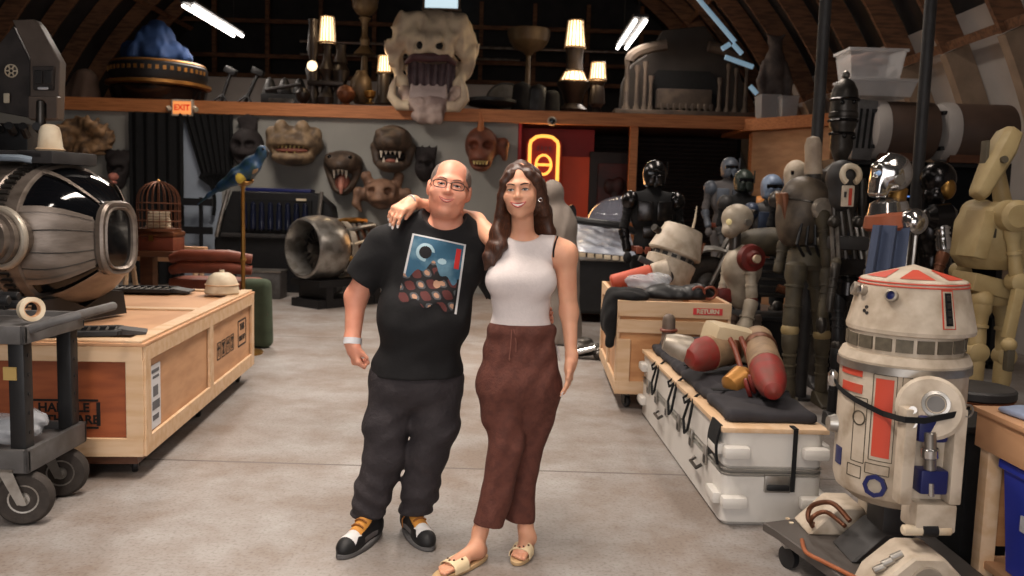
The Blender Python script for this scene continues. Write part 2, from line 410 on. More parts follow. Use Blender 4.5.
struct('trim_65', cz, mat('blue_reflection', (140,170,190), .4, emit=.5))  # glowing rods imitate the bluish reflections up here
# side loft on the right: plywood wall, deck edge
A_, B_ = Vector((4.0, BW-.1, 0)), Vector((4.85, 13.2, 0)); d_ = (B_-A_).normalized(); n_ = Vector((d_.y, -d_.x, 0))
def slab(a, b, z0, z1, th): 
    t = Vector((-d_.y, d_.x, 0))*th
    return [Vector((q.x, q.y, z)) for z in (z0, z1) for q in (a, b, b+t, a+t)]
mb = MB(); v8 = slab(A_, B_, 0, 2.86, -.06); mb.add(v8, [(0,1,2,3),(4,5,6,7),(0,1,5,4),(1,2,6,5),(2,3,7,6),(3,0,4,7)])
struct('wall_side', mb, M['ply'])
mb = MB(); pl = [(3.8, BW-.2), (4.9, 12.9), (5.2, 12.9), (5.2, 16), (3.8, 16)]
mb.add([Vector((x, y, z)) for z in (2.87, 3.06) for x, y in pl], [list(range(5)), list(range(5, 10))] + [(j, (j+1) % 5, 5+(j+1) % 5, 5+j) for j in range(5)])
struct('trim_66', mb, M['beam'])
# two dark posts to the roof on the right
for k, (a, b, y) in enumerate((((822,0), (815,168), 7.0), ((930,0), (918,170), 7.0))):
    p = P(*b, y); pt = P(*a, y)
    struct('trim_%d' % (70+k), MB().cyl((p.x, p.y, 0), (p.x, p.y, math.sqrt((HR-.1)**2-(p.x-HX)**2)), .047, n=14).cyl((p.x, p.y, 0), (p.x, p.y, .02), .11, n=14), M['dgrey'])
# ------------------------------------------------------------------ lighting: rows of twin-tube fluorescent fixtures
M['tube'] = mat('lit_tube', (255,246,236), .4, emit=9)
def area(name, loc, sx, sy, power, col, rot=(0,0,0), spread=None):
    l = bpy.data.lights.new(name, 'AREA'); l.shape = 'RECTANGLE'; l.size, l.size_y = sx, sy; l.energy = power; l.color = col
    if spread: l.spread = spread
    o = bpy.data.objects.new(name, l); COL.objects.link(o); o.location = loc; o.rotation_euler = rot; return o
def fixture():
    t = thing('fluorescent_light', '', 'ceiling light', (0,0,0))
    MB().box((0, 0, .075), (.26, 2.6, .05), bev=.01).build('housing', M['dgrey'], t)
    for x in (-.085, .085):
        for y in (-.65, .65): MB().cyl((x, y-.6, 0), (x, y+.6, 0), .03, n=10).build('tube', M['tube'], t)
    for y in (-1, 1): MB().tube([(0, y, .1), (0, y, 1.6)], .006, 6).build('hanger', M['dgrey'], t)
    return t
fx0 = fixture()
# (x, y, label): the far two show in the photograph, the others hang out of view, the aisle and bench ones added to brighten
FX = [(-5.45, 15.6, 'lit twin-tube light hanging above the blue draped drum', 60, 3.1), (2.0, 15.7, 'lit twin-tube light hanging above the dark arched facade', 60, 3.1),
      (-3.4, 11.0, 'added twin-tube light over the parrot and leather bench', 150, 2.8), (2.3, 9.0, 'twin-tube light over the motorbike and mannequins', 60, 2.6),
      (-.7, 8.2, 'added twin-tube light over the far end of the aisle', 130, 2.0), (-.9, 3.6, 'added twin-tube light over the middle of the aisle', 115, 2.0),
      (-1.2, -.9, 'added twin-tube light over the aisle in front of the couple', 150, 2.4), (2.4, 3.2, 'twin-tube light over the striped barrel robot', 35, 2.4)]
for i, (x, y, lb, pw_, sp_) in enumerate(FX):
    f = fx0 if i == 0 else copy_tree(fx0)
    f.location = (x, y, 4.62); f['label'] = lb; f['group'] = 'hanging fluorescent lights'
    area('fluorescent_lamp', (x, y, 4.57), .5, 2.5, pw_, (1, .88, .77), spread=sp_)
# the big open door behind the camera lets soft daylight in
fr = MB()
for x in (-3.6, 1.6): fr.box((x, Y0+.1, 1.9), (.16, .16, 3.8))
fr.box((-1.0, Y0+.1, 3.85), (5.4, .16, .16)); struct('door_2', fr, M['rib'])
area('daylight', (-1.0, Y0+.25, 2.0), 5.0, 3.5, 230, (1, .96, .95), (PI/2, 0, 0))
w = bpy.data.worlds.new('world'); S.world = w; w.use_nodes = True
w.node_tree.nodes['Background'].inputs['Color'].default_value = (.9, .75, .65, 1); w.node_tree.nodes['Background'].inputs['Strength'].default_value = .05
vs = S.view_settings; vs.view_transform = 'Standard'; vs.look = 'None'; vs.gamma = 1; vs.use_curve_mapping = False; vs.exposure = -0.1
# ================================================================== PEOPLE
def skin_mat(name, c, c2):
    m = mat(name, c, .5, 0, .06, 14, c2=c2, amt=.55, lo=.45, hi=.7, bump=.04, bscale=160)
    b = m.node_tree.nodes['Principled BSDF']; b.inputs['Subsurface Weight'].default_value = .12; b.inputs['Subsurface Radius'].default_value = (.02,.008,.005)
    return m
M['skin_man'] = skin_mat('man_skin', (216,150,124), (198,122,98))
M['skin_woman'] = skin_mat('woman_skin', (214,158,128), (202,138,110))
M['lip_man'] = mat('man_lips', (176,96,84), .45, 0, .05); M['lip_woman'] = mat('woman_lips', (178,88,80), .35, 0, .05)
M['nail'] = mat('nail_polish', (238,226,222), .25, 0, .03)
M['teeth'] = mat('teeth', (238,232,222), .3, 0, .02); M['eyewhite'] = mat('eye_white', (225,215,208), .2, 0, .02); M['iris'] = mat('dark_iris', (34,22,16), .12, 0, .05)
M['brow'] = mat('brow_hair', (66,46,36), .8); M['greyhair'] = mat('grey_hair', (112,98,90), .85, 0, .2, 90, bump=.4, bscale=200)
M['brownhair'] = mat('brown_hair', (58,34,24), .42, 0, .3, 30, c2=(126,78,50), amt=.8, lo=.5, hi=.85, stretch=(9,9,.4), bump=.12, bscale=40)
M['tee'] = mat('black_cotton', (17,16,18), .9, 0, .2, 30, bump=.15, bscale=25)
M['jean'] = mat('charcoal_denim', (48,43,46), .85, 0, .2, 9, c2=(70,64,66), amt=.6, lo=.5, hi=.75, bump=.3, bscale=60)
M['tank'] = mat('white_rib_knit', (214,204,202), .85, 0, .03, 60, bump=.1, bscale=120)
M['linen'] = mat('brown_linen', (96,54,44), .85, 0, .14, 30, bump=.25, bscale=90, c2=(78,42,34), amt=.7)

class Head:
    def __init__(s, o, tilt, yaw, nod, sc): 
        s.o = Vector(o); s.Rm = (Matrix.Rotation(tilt, 3, 'Y') @ Matrix.Rotation(yaw, 3, 'Z') @ Matrix.Rotation(nod, 3, 'X')); s.sc = sc
    def pt(s, x, y, z): return s.o + s.Rm @ Vector((x*s.sc[0], y*s.sc[1], z*s.sc[2]))
    def ell(s, S_, c, r, k=None, op=1): S_.ell(s.pt(*c), tuple(r[i]*s.sc[i] for i in range(3)), s.Rm, k, op)
    def cap(s, S_, a, b, ra, rb, k=None, op=1): S_.cap(s.pt(*a), s.pt(*b), ra*s.sc[0], rb*s.sc[0], k, op)
    def local(s, c):
        d = np.array(c)-np.array(s.o); return (d @ np.array(s.Rm))/np.array(s.sc)
    def skull(s, S_, fat=0.):
        e, c = s.ell, s.cap
        e(S_, (0,.018,.038), (.075,.094,.083), .03)
        e(S_, (0,-.018,-.025), (.066+fat,.074,.088), .03)
        e(S_, (0,-.03,-.072), (.05+fat*1.5,.052,.044), .03)
        e(S_, (0,-.072,-.1), (.02+fat*.5,.016,.017), .03)
        for q in (-1, 1):
            e(S_, (q*.04,-.068,-.03), (.024+fat,.02,.022), .025)
            e(S_, (q*.075,.012,-.008), (.011,.02,.032), .008)
            e(S_, (q*.083,.014,-.004), (.006,.021,.03), .008)
        e(S_, (0,-.077,.024), (.05,.016,.011), .02)
        for q in (-1, 1): e(S_, (q*.031,-.097,.002), (.019,.016,.012), .012, -1)
        c(S_, (0,-.084,.012), (0,-.103,-.027), .0075, .0115, .012)
        for q in (-1, 1): e(S_, (q*.0125,-.092,-.031), (.0085,.01,.0075), .008)
        for q in (-1, 1):                                     # eyeballs under nearly closed lids
            e(S_, (q*.031,-.076,.0), (.0155,.0125,.0125), .006)
            c(S_, (q*.018,-.0865,.0105), (q*.044,-.08,.0085), .0035, .0035, .006)
            c(S_, (q*.02,-.0845,-.0105), (q*.043,-.079,-.0095), .0035, .003, .006)
        for q in (-1, 1): c(S_, (q*.026,-.083,-.045), (q*.042,-.073,-.062), .006, .006, .014)      # smile folds
        c(S_, (-.018,-.084,-.064), (.018,-.084,-.064), .011, .011, .02)
    def on(s, t, x, z, off=.001):          # the point of the face at (x, z)
        o = s.pt(x, -.25, z); d = (s.Rm @ Vector((0, 1, 0))).normalized(); hit, nn, _, _ = t.ray_cast(o, d)
        return (hit if hit is not None else s.pt(x, -.08, z)) - d*off
    def features(s, root, body, w, h_, brow, lips, lid, lw=.0036, eh=.0075):
        t = bvh(body); n = 12; up = (s.Rm @ Vector((0, 0, 1))).normalized()
        curve = lambda u, z0, k: (w*u, z0+k*u*u)
        mb = MB(); nv = 4                                     # teeth
        mb.sheet(lambda a, b: s.on(t, w*.9*(2*a-1), -.062+.0125*(2*a-1)**2*.8 - h_*(b*2-.9)*(1-.75*abs(2*a-1)**2.5), .0022), 14, nv, .002)
        mb.build('teeth', M['teeth'], root, world=True)
        mb = MB()
        mb.tube([s.on(t, w*u, -.062+.0125*u*u+h_*(1-u*u)*.95, .0015) for u in np.linspace(-1,1,n)], [.0022+.0022*(1-abs(u)) for u in np.linspace(-1,1,n)], 8)
        mb.tube([s.on(t, w*u, -.062+.0125*u*u-h_*1.45*(1-u*u), .0015) for u in np.linspace(-1,1,n)], [.0022+.0032*(1-abs(u)) for u in np.linspace(-1,1,n)], 8)
        mb.build('lips', lips, root, world=True)
        for q in (-1, 1):
            e = MB(); nu, nv = 24, 12
            g = [[s.on(t, q*.031+.0135*(2*a/nu-1), -.0005-.0015*q*(2*a/nu-1)*0+eh*(b/nv-.5)*(1-abs(2*a/nu-1)**2.2)**.8+.0012*(1-(2*a/nu-1)**2), .0012) for a in range(nu+1)] for b in range(nv+1)]
            e.v = [p for r_ in g for p in r_]
            for b in range(nv):
                for a in range(nu):
                    x_ = .0135*(2*(a+.5)/nu-1); z_ = eh*((b+.5)/nv-.5)-.0004
                    e.f.append([b*(nu+1)+a, b*(nu+1)+a+1, (b+1)*(nu+1)+a+1, (b+1)*(nu+1)+a]); e.mi.append(1 if math.hypot(x_, z_) < .0066 else 0)
            e.build('eye', [M['eyewhite'], M['iris']], root, world=True)
            l = MB(); l.tube([s.on(t, q*.031+.0142*u, .0007+eh*.5*(1-abs(u)**2.2)**.8+.0012*(1-u*u), .0015) for u in np.linspace(-1,1,11)], lid, 6)
            l.build('eyelashes', M['iris'], root, world=True)
            b = MB(); b.tube([s.on(t, q*x, z, .0015) for x, z in ((.012,.0215),(.02,.0245),(.03,.0275),(.041,.027),(.052,.021))], [lw*.8, lw, lw*1.1, lw*.9, lw*.4], 8)
            b.build('eyebrow', brow, root, world=True)
from mathutils.bvhtree import BVHTree
def bvh(o):
    bm = bmesh.new(); bm.from_mesh(o.data); bm.transform(Matrix.Translation(o.parent.location)); t = BVHTree.FromBMesh(bm); bm.free(); return t
def hand(S_, wrist, u, n, sc=1., side=1, curl=(.3,.3,.25), spread=.1, rw=.026, thumb=(.7,.55,-.3), nails=None):
    """palm, four fingers of different lengths bent at the knuckles, thumb from the side; u: to the fingertips, n: out of the palm"""
    w = Vector(wrist); u = Vector(u).normalized(); n = Vector(n); n = (n-u*n.dot(u)).normalized(); v = u.cross(n)*side
    Rm = Matrix((u, v, n)).transposed()
    S_.cap(w-u*.02*sc, w+u*.03*sc, rw, rw*.95, .02)
    S_.box(w+u*.05*sc, (.095*sc, .074*sc, .028*sc), Rm, .013*sc, .02)
    S_.ell(w+u*.035*sc+v*.02*sc+n*.008*sc, (.035*sc, .02*sc, .016*sc), Rm, .015)
    tips = []
    for j, (off, L) in enumerate(((.029,.074), (.0095,.083), (-.0105,.077), (-.0295,.06))):
        p = w+u*(.09-.004*abs(j-1))*sc+v*off*sc; a = 0.; sp = spread*(1.2-j)*.8
        for k, (fr, cu) in enumerate(zip((.45,.31,.24), curl)):
            a += cu*(1+.1*j)
            d = (u*math.cos(sp)+v*math.sin(sp))*math.cos(a)+n*math.sin(a)
            q = p+d*L*fr*sc; r = (.0088-.0008*k)*sc
            S_.cap(p, q, r, r-.0008*sc, .006 if k else .01); p = q
        tips.append((p, d, -n*math.cos(a)+u*math.sin(a)))
    p = w+u*.022*sc+v*.03*sc
    t = (u*thumb[0]+v*thumb[1]+n*-thumb[2]).normalized()
    q = p+t*.038*sc; S_.cap(p, q, .0125*sc, .0105*sc, .012)
    t2 = (t+u*.5+n*.2).normalized(); q2 = q+t2*.03*sc; S_.cap(q, q2, .0105*sc, .0085*sc, .005)
    return tips
def fold(ax, f, a, ph=0., f2=3.1):
    return lambda x, y, z: a*(np.sin(f*(ax[0]*x+ax[1]*y+ax[2]*z)+ph+1.7*np.sin(f2*(x*5+y*3-z*2)))*np.sin(f*.43*(z-x*.6)+ph*2+y*9))
# ------------------------------------------------------------------ the man
YM = 3.80
def m(px, py, dy=0.): return P(px, py, YM+dy)
man = thing('person', 'bald man in glasses and black printed t-shirt standing with one arm round a woman', 'person', (m(405,540).x, 3.8, 0))
H = Head(m(449.3,189,.0), R(9), R(2), R(-9), (1.13,1.1,1.1))
sh_r, el_r, wr_r = m(384,243,.01), m(356,297,.03), m(352.5,341,-.03)
sh_l, el_l, wr_l = m(475,245,.07), m(508,300,.22), m(540,319,.04)
B = SDF(.0038, .03)
H.skull(B, .007)
H.cap(B, (-.025,-.03,-.095), (.025,-.03,-.095), .026, .026, .025)               # double chin
B.cap(H.pt(0,.03,-.06), m(446,228,.06), .068, .075, .03)
B.ell(m(444,238,.045), (.15,.095,.075), None, .05)
B.ell(m(431,268,.03), (.19,.11,.17), None, .05); B.ell(m(420,325,.02), (.185,.14,.17), None, .05); B.ell(m(415,370,.02), (.18,.12,.13), None, .04)
B.chain([sh_r, el_r, wr_r], [.06,.049,.034], .03); B.chain([sh_l, el_l, wr_l], [.06,.046,.032], .03)
B.cap(m(400,245,.02), m(465,245,.04), .055, .055, .04)
an1, an2 = m(368,523,.01), m(414,518,.075)
kn1, kn2 = m(386,452,-.01), m(428,450,.0)
B.chain([m(395,385,.02), kn1, an1], [.09,.06,.03], .03); B.chain([m(437,385,.02), kn2, an2], [.09,.06,.028], .03)

hand(B, wr_r+Vector((.0,0,-.012)), m(359,372,-.05)-wr_r, (.75,.45,0), 1.0, 1, (.75,1.35,1.1), .03, .034, (.75,.2,-.55))
hand(B, wr_l, m(566,311,-.13)-wr_l, (-.5,-.6,0), .95, -1, (.35,.5,.4), .06, .03)
body_m = B.build('body', M['skin_man'], man)
H.features(man, body_m, .029, .0034, mat('grey_brow', (110,88,76), .8), M['lip_man'], .0016, .002, .0062)
# hair: short grey at the sides and back, thin on top
h = SDF(.004, .01); H.ell(h, (0,.02,.036), (.081,.097,.086), .004)
H.ell(h, (0,-.085,.085), (.06,.115,.12), .012, -1); h.cut(H.pt(0,0,-.04), H.Rm @ Vector((0,-.35,-1)), .01)
H.ell(h, (0,-.12,-.02), (.1,.1,.09), .01, -1)
h.build('hair', M['greyhair'], man)
# spectacles
g = MB()
for q in (-1, 1):
    ring = []
    for i in range(20):
        a = 2*PI*i/20; ca, sa = math.cos(a), math.sin(a)
        ring.append(H.pt(q*.034+.0255*math.copysign(abs(ca)**.65, ca), -.108+.008*abs(q*.034+.024*ca)/.05, -.001+.0155*math.copysign(abs(sa)**.7, sa)))
    g.use(0).tube(ring, .0019, 6, closed=True)
    g.tube([H.pt(q*.0595,-.1,.006), H.pt(q*.069,-.07,.006), H.pt(q*.079,.005,.006)], .002, 6)
g.tube([H.pt(-.0085,-.109,.004), H.pt(0,-.112,.006), H.pt(.0085,-.109,.004)], .0017, 6)
gl = g.build('glasses', mat('dark_frame', (40,28,26), .35), man, world=True)
# t-shirt
T = SDF(.0055, .05)
T.ell(m(433,268,.03), (.225,.135,.19), None, .06); T.ell(m(424,318,-.005), (.215,.178,.19), None, .08); T.ell(m(417,374,.0), (.211,.165,.2), None, .08)
T.cap(m(397,244,.02), m(466,246,.04), .078, .078, .05); T.cap(m(405,234,.03), m(438,221,.03), .066, .085, .05); T.cap(m(470,236,.03), m(450,222,.03), .07, .085, .05)
sl_r, sl_l = m(361,280,.02), m(500,288,.18)
T.cap(sh_r, sh_r+(sl_r-sh_r)*1.5, .078, .083, .05); T.cap(sh_l, sh_l+(sl_l-sh_l)*1.4, .076, .08, .05)
T.wrinkle(fold((.3,0,1), 34, .0045)); T.wrinkle(fold((1,.2,-.7), 26, .0035, 1.))
T.cut(m(412,373.5,0), (.02,0,-1)); T._a(-1, (lambda o, d: lambda x, y, z: np.maximum(-((x-o[0])*d[0]+(y-o[1])*d[1]+(z-o[2])*d[2]), x-o[0]-.045))(np.array(sl_r), np.array((el_r-sh_r+Vector((-.04,0,0))).normalized())), np.array(sl_r)-.25, np.array(sl_r)+.25, .004)
T._a(-1, (lambda o, d: lambda x, y, z: np.maximum(-((x-o[0])*d[0]+(y-o[1])*d[1]+(z-o[2])*d[2]), np.maximum(o[0]-.06-x, 0)))(np.array(sl_l), np.array((el_l-sh_l).normalized())), np.array(sl_l)-.25, np.array(sl_l)+.3, .004)
T.ell(m(444,211,-.05), (.105,.19,.084), (0,R(8),0), .006, -1)
tee = T.build('t_shirt', M['tee'], man)
# the printed picture on the shirt: a plain stand-in in its colours
tv = bvh(tee)
def onto(t, px, py, off):
    d = ray(px, py).normalized(); hit, nn, _, _ = t.ray_cast(Vector((0, 0, CAMZ)), d); 
    if hit is None: return P(px, py, YM-.1)
    if nn.dot(d) > 0: nn = -nn
    return hit+nn*off
def quadpt(c, u, v):
    a = [c[0][i]*(1-u)+c[1][i]*u for i in (0,1)]; b = [c[3][i]*(1-u)+c[2][i]*u for i in (0,1)]
    return a[0]*(1-v)+b[0]*v, a[1]*(1-v)+b[1]*v
def printed(name, t, corners, nu, nv, fmat, mats, parent, off=.0025):
    mb = MB(); g = [[onto(t, *quadpt(corners, i/nu, j/nv), off) for i in range(nu+1)] for j in range(nv+1)]
    vs = [p for r_ in g for p in r_]
    for j in range(nv):
        for i in range(nu):
            k = fmat((i+.5)/nu, (j+.5)/nv)
            if k is None: continue
            mb.use(k); mb.mi.append(k); mb.f.append([j*(nu+1)+i, j*(nu+1)+i+1, (j+1)*(nu+1)+i+1, (j+1)*(nu+1)+i])
    mb.v = vs; return mb.build(name, mats, parent, world=True)
def art(u, v):
    if v < .56 and (u < .035 or u > .965 or v < .02): return 0
    if u > .93 and v > .5: return 0 if u > .965 and v < .98 else None
    if .84 < u < .93 and .08 < v < .36: return 2
    r1 = math.hypot((u-.3)*.75, v-.22)
    if .085 < r1 < .125 and not (u > .33 and v > .2): return 3
    if r1 <= .085: return 6
    if math.hypot((u-.62)*.5, (v-.3)) < .04: return 3
    hh = .46+.1*math.sin(u*9+.5)+.05*math.sin(u*23)
    if v > hh:
        if math.hypot((u-.62)*.8, v-.5) < .075: return 6
        if math.hypot((u-.6)*.9, v-.62) < .06: return 5
        if v > .93+.05*math.sin(u*17): return None
        k = math.sin(u*19+v*7)+math.sin(v*31-u*11)
        return 4 if k > .5 else (6 if k > -.75 else 5 if k < -1.5 else 7)
    return 1
printed('shirt_print', tv, ((412.5,233.5),(466,244.5),(456,316),(397,304)), 112, 144, art,
        [mat('print_border', (198,196,196), .8), mat('print_sky', (44,84,108), .85, 0, .1, 9, c2=(124,158,172), amt=.6, lo=.5, hi=.75), mat('print_label', (176,36,34), .8), mat('print_pale', (150,176,186), .8),
         mat('print_maroon', (84,40,38), .85), mat('print_tan', (166,128,104), .85), mat('print_black', (22,20,22), .85), mat('print_slate', (74,76,80), .85)], man)
# wristband
d = (wr_r-el_r).normalized(); MB().cyl(wr_r-d*.012, wr_r+d*.016, .042, .041).build('wristband', M['paper'], man, world=True)
# trousers
J = SDF(.0055, .04)
J.ell(m(416,380,.01), (.22,.158,.15), None, .05)
J.chain([m(394,395,.01), m(387,425,-.0), kn1, m(374,490,.0), m(367,517,-.005)], [.113,.107,.097,.083,.076], .03)
J.chain([m(438,395,.01), m(436,425,.0), kn2, m(420,490,.03), m(415,510,.05)], [.112,.104,.091,.082,.077], .03)
for i, (c_, yy) in enumerate((((366,520,0.),0), ((372,508,0.),0), ((415,514,.05),0), ((418,502,.04),0))): J.ell(m(c_[0],c_[1]-6,c_[2]), (.079,.082,.022), (R(8*(-1)**i), R(10*(-1)**i), 0), .012)
J.wrinkle(fold((.7,.2,1), 36, .003)); J.wrinkle(fold((1,.2,.35), 24, .003, 2.)); J.wrinkle(fold((-.8,.1,1), 60, .0016, .5))
J._a(2, lambda x, y, z: .006*np.sin(75*z+9*x+2*np.sin(20*x))*np.clip((.42-z)/.3, 0, 1)+.004*np.sin(55*z-30*x)*np.exp(-((z-.55)/.12)**2), (0,0,0), (0,0,0), 0); J.cut(m(416,356), (0,0,1)); J.cut(m(366,527,0.), (-.05,-.2,-1)); 
J._a(-1, lambda x, y, z: np.maximum(z-.112, -.0*x), np.array((-1.2,3.4,-.1)), np.array((-.2,4.2,.112)), .004)
J.build('trousers', M['jean'], man)
# sneakers
def sneaker(heel, toe, parent):
    a, b = Vector(heel), Vector(toe); d = (b-a); L = d.length; u = d.normalized(); s_ = Vector((u.y, -u.x, 0)); z = Vector((0,0,1))
    q = lambda x, y, h: a+u*(x*1.04)*L+s_*(y*1.12)+z*(h*1.06)
    Rm = Matrix((u, s_, z)).transposed()
    up = SDF(.0032, .02)
    up.ell(q(.76,0,.035), (.088,.05,.047), Rm, .02); up.ell(q(.42,0,.04), (.1,.042,.055), Rm, .03); up.ell(q(.16,0,.05), (.06,.042,.062), Rm, .03)
    up.cap(q(.22,0,.06), q(.2,0,.13), .046, .046, .03); up.cap(q(.26,0,.112), q(.62,0,.062), .036, .03, .02)
    up.cut(q(0,0,.012), (0,0,-1)); up.cut(q(.2,0,.15), (-.1*u.x, -.1*u.y, 1))
    def rg(c):
        e = c-np.array(a); x = (e @ np.array(u))/L; y = np.abs(e @ np.array(s_)); h_ = e[:,2]; r_ = np.zeros(len(c), int)
        r_[(x > .68) & (h_ > .056+.016*np.sin((x-.6)*12)) & (x < .88)] = 1
        r_[(x > .3) & (x < .62) & (y > .02) & (h_ > .03) & (h_ < .055)] = 2
        r_[(x > .12) & (x < .7) & (y < .034) & (h_ > .062)] = 3
        return r_
    so = up.build('shoe', [mat('shoe_black', (20,20,22), .6), mat('shoe_white', (214,212,212), .6), mat('shoe_grey', (104,100,100), .7), mat('shoe_ochre', (206,142,62), .7)], parent, rg)
    sl = MB(); n = 30; rings = []
    for h_, k in ((.001,.95), (.005,1.), (.018,1.0), (.022,.95)):
        rings.append([q(.5+.53*k*math.cos(2*PI*i/n), .05*k*math.sin(2*PI*i/n)*(1-.13*math.cos(2*PI*i/n+PI)), h_) for i in range(n)])
    o = sl.loft(rings).build('sole', mat('shoe_sole', (92,90,90), .7), None); o.parent = so; o.data.transform(Matrix.Translation(-parent.location))
    lc = MB()
    for i in range(5):
        t = .24+.085*i; h0 = .193-.155*t
        lc.tube([q(t,-.027,h0-.014), q(t+.02,-.01,h0), q(t+.02,.01,h0), q(t,.027,h0-.014)], .0045, 6)
    lc.tube([q(.3,.0,.108), q(.36,.03,.11), q(.34,.052,.075), q(.4,.056,.045)], .0035, 6)
    o = lc.build('laces', mat('ochre_lace', (140,88,40), .8), None); o.parent = so; o.data.transform(Matrix.Translation(-parent.location))
sneaker((m(376,533).x+.005, 3.865, 0), (G(343,556).x, 3.56, 0), man)
sneaker((-.475, 3.955, 0), (G(429,549).x, 3.67, 0), man)

# ------------------------------------------------------------------ the woman
YW = 3.64
def f(px, py, dy=0.): return P(px, py, YW+dy)
wom = thing('person', 'smiling woman with long brown hair in white tank top and brown trousers', 'person', (f(505,540).x, 3.62, 0))
W = Head(f(521,189.5,-.005), R(-4), R(-9), R(2), (.98,.98,.98))
sh, el, wr = f(565,254,.03), f(569,312,.05), f(571.5,360,-.01)
a0, a1, a2, a3 = f(497,243,.06), f(476,222,.25), f(440,209,.31), f(411,202.5,.16)
B = SDF(.0036, .025)
W.skull(B, .002)
B.cap(W.pt(0,.02,-.05), f(523,240,.05), .046, .05, .025)
B.cap(f(508,245,.05), f(556,247,.05), .042, .042, .04)
B.ell(f(521,262,.05), (.13,.075,.1), None, .04); B.ell(f(521,300,.04), (.118,.085,.13), None, .04); B.ell(f(520,345,.04), (.13,.09,.1), None, .04); B.ell(f(520,375,.04), (.15,.1,.09), None, .04)
for x in (506, 537): B.ell(f(x,279,-.02), (.05,.045,.05), None, .06)
B.chain([sh, el, wr], [.048,.038,.0235], .03); B.cap(f(550,250,.04), sh, .05, .05, .04)
B.chain([a0, a1, a2, a3], [.046,.04,.036,.025], .03)
k1, k2 = f(505,446,-.02), f(525,450,.07)
n1, n2 = f(480,532,-.05), f(525.5,527,.08)
B.chain([f(502,385,.03), k1, n1], [.085,.05,.033], .03); B.chain([f(540,385,.04), k2, n2], [.085,.05,.033], .03)
def foot(B, ankle, heel, toe):
    a, b = Vector(heel), Vector(toe); u = (b-a).normalized(); L = (b-a).length; s_ = Vector((u.y,-u.x,0)); z = Vector((0,0,1)); q = lambda x, y, h: a+u*x*L+s_*y+z*h
    B.ell(q(.12,0,.047), (.036,.03,.032), Matrix((u,s_,z)).transposed(), .02)
    B.cap(ankle, q(.2,0,.062), .032, .032, .02); B.cap(q(.22,0,.06), q(.66,0,.042), .034, .026, .03); B.box(q(.58,0,.033), (.09,.07,.024), Matrix((u,s_,z)).transposed(), .011, .02)
    for i, (y, x, r) in enumerate(((-.029,.95,.0105),(-.013,.96,.0085),(.001,.93,.008),(.0145,.9,.0078),(.027,.86,.0075))):
        B.cap(q(.72,y*.95,.036), q(x-.03,y*1.03,.031), r, r*.95, .006)
    return q, u, s_, L
h1, t1 = (f(486,545).x, 3.60, 0), (f(441,560).x+.0, 3.37, 0)
h2, t2 = (f(531,540).x, 3.745, 0), (f(516,550).x+.0, 3.535, 0)
fq1 = foot(B, n1, h1, t1); fq2 = foot(B, n2, h2, t2)
nl = hand(B, a3, f(386,217,.03)-a3, (.1,.6,-.8), 1.02, 1, (.55,.35,.2), .12, .025, (.9,.1,-.5))
nr = hand(B, wr, f(566,402,-.05)-wr, (-1,.25,0), .95, -1, (.12,.22,.18), .05, .0235, (.85,.35,.1))
def reg_w(c):
    r = np.zeros(len(c), int)
    for tips in (nl, nr):
        for p, d_, nn in tips:
            e = c-np.array(p-d_*.002); r[(np.linalg.norm(e, axis=1) < .0105) & (e @ np.array(nn) > .001)] = 1
    return r
body_w = B.build('body', [M['skin_woman'], M['nail']], wom, reg_w)
W.features(wom, body_w, .033, .0056, M['brow'], M['lip_woman'], .0019, .0028, .0085)
# hair: parted on top, long waves over one shoulder and down the back
h = SDF(.0045, .02)
W.ell(h, (0,.026,.034), (.081,.098,.093), .02); W.ell(h, (.012,.05,-.03), (.078,.07,.1), .03)
def lock(pts, rs): h.chain([f(*p) for p in pts], rs, .02)
lock([(511,176,.0),(504,195,.02),(502,215,.02),(497,235,.0),(490,255,-.02),(485,270,-.03)], [.026,.02,.024,.032,.028,.008])
lock([(508,180,.03),(504,205,.05),(503,228,.03),(500,246,-.03),(494,264,-.04)], [.026,.026,.032,.028,.008])
lock([(535,176,.03),(540,195,.05),(544,215,.08),(549,232,.1),(554,250,.12)], [.026,.026,.03,.03,.016])
lock([(535,185,.08),(540,212,.12),(544,240,.14),(545,262,.15)], [.046,.048,.046,.026])
lock([(515,190,.1),(512,220,.13),(508,250,.14)], [.05,.05,.04])
W.ell(h, (-.004,-.1,-.02), (.061,.088,.105), .01, -1); W.ell(h, (-.002,-.1,.04), (.05,.07,.058), .01, -1)
h._a(2, lambda x, y, z: .003*np.sin(95*(x*.9+y*.6)+6*np.sin(14*z)), (0,0,0), (0,0,0), 0)
h.cap(f(523,215,.0), f(523,245,-.02), .054, .058, .008, -1)
lock([(518,172,-.03),(510,175,-.06),(504.5,182,-.055),(502,196,-.03),(500,212,-.01)], [.02,.018,.017,.018,.02])
lock([(520,171,-.03),(530,174,-.06),(537,180,-.05),(541,194,-.0),(545,212,.03)], [.02,.02,.02,.02,.024])
lock([(519,172,.0),(526,172,.0)], [.03,.03])
h.build('hair', M['brownhair'], wom)
e = MB(); c = W.pt(.083,-.002,-.048); e.torus(c, (.2,1,0), .008, .0022, 18, 6).build('earring', M['chrome'], wom, world=True)
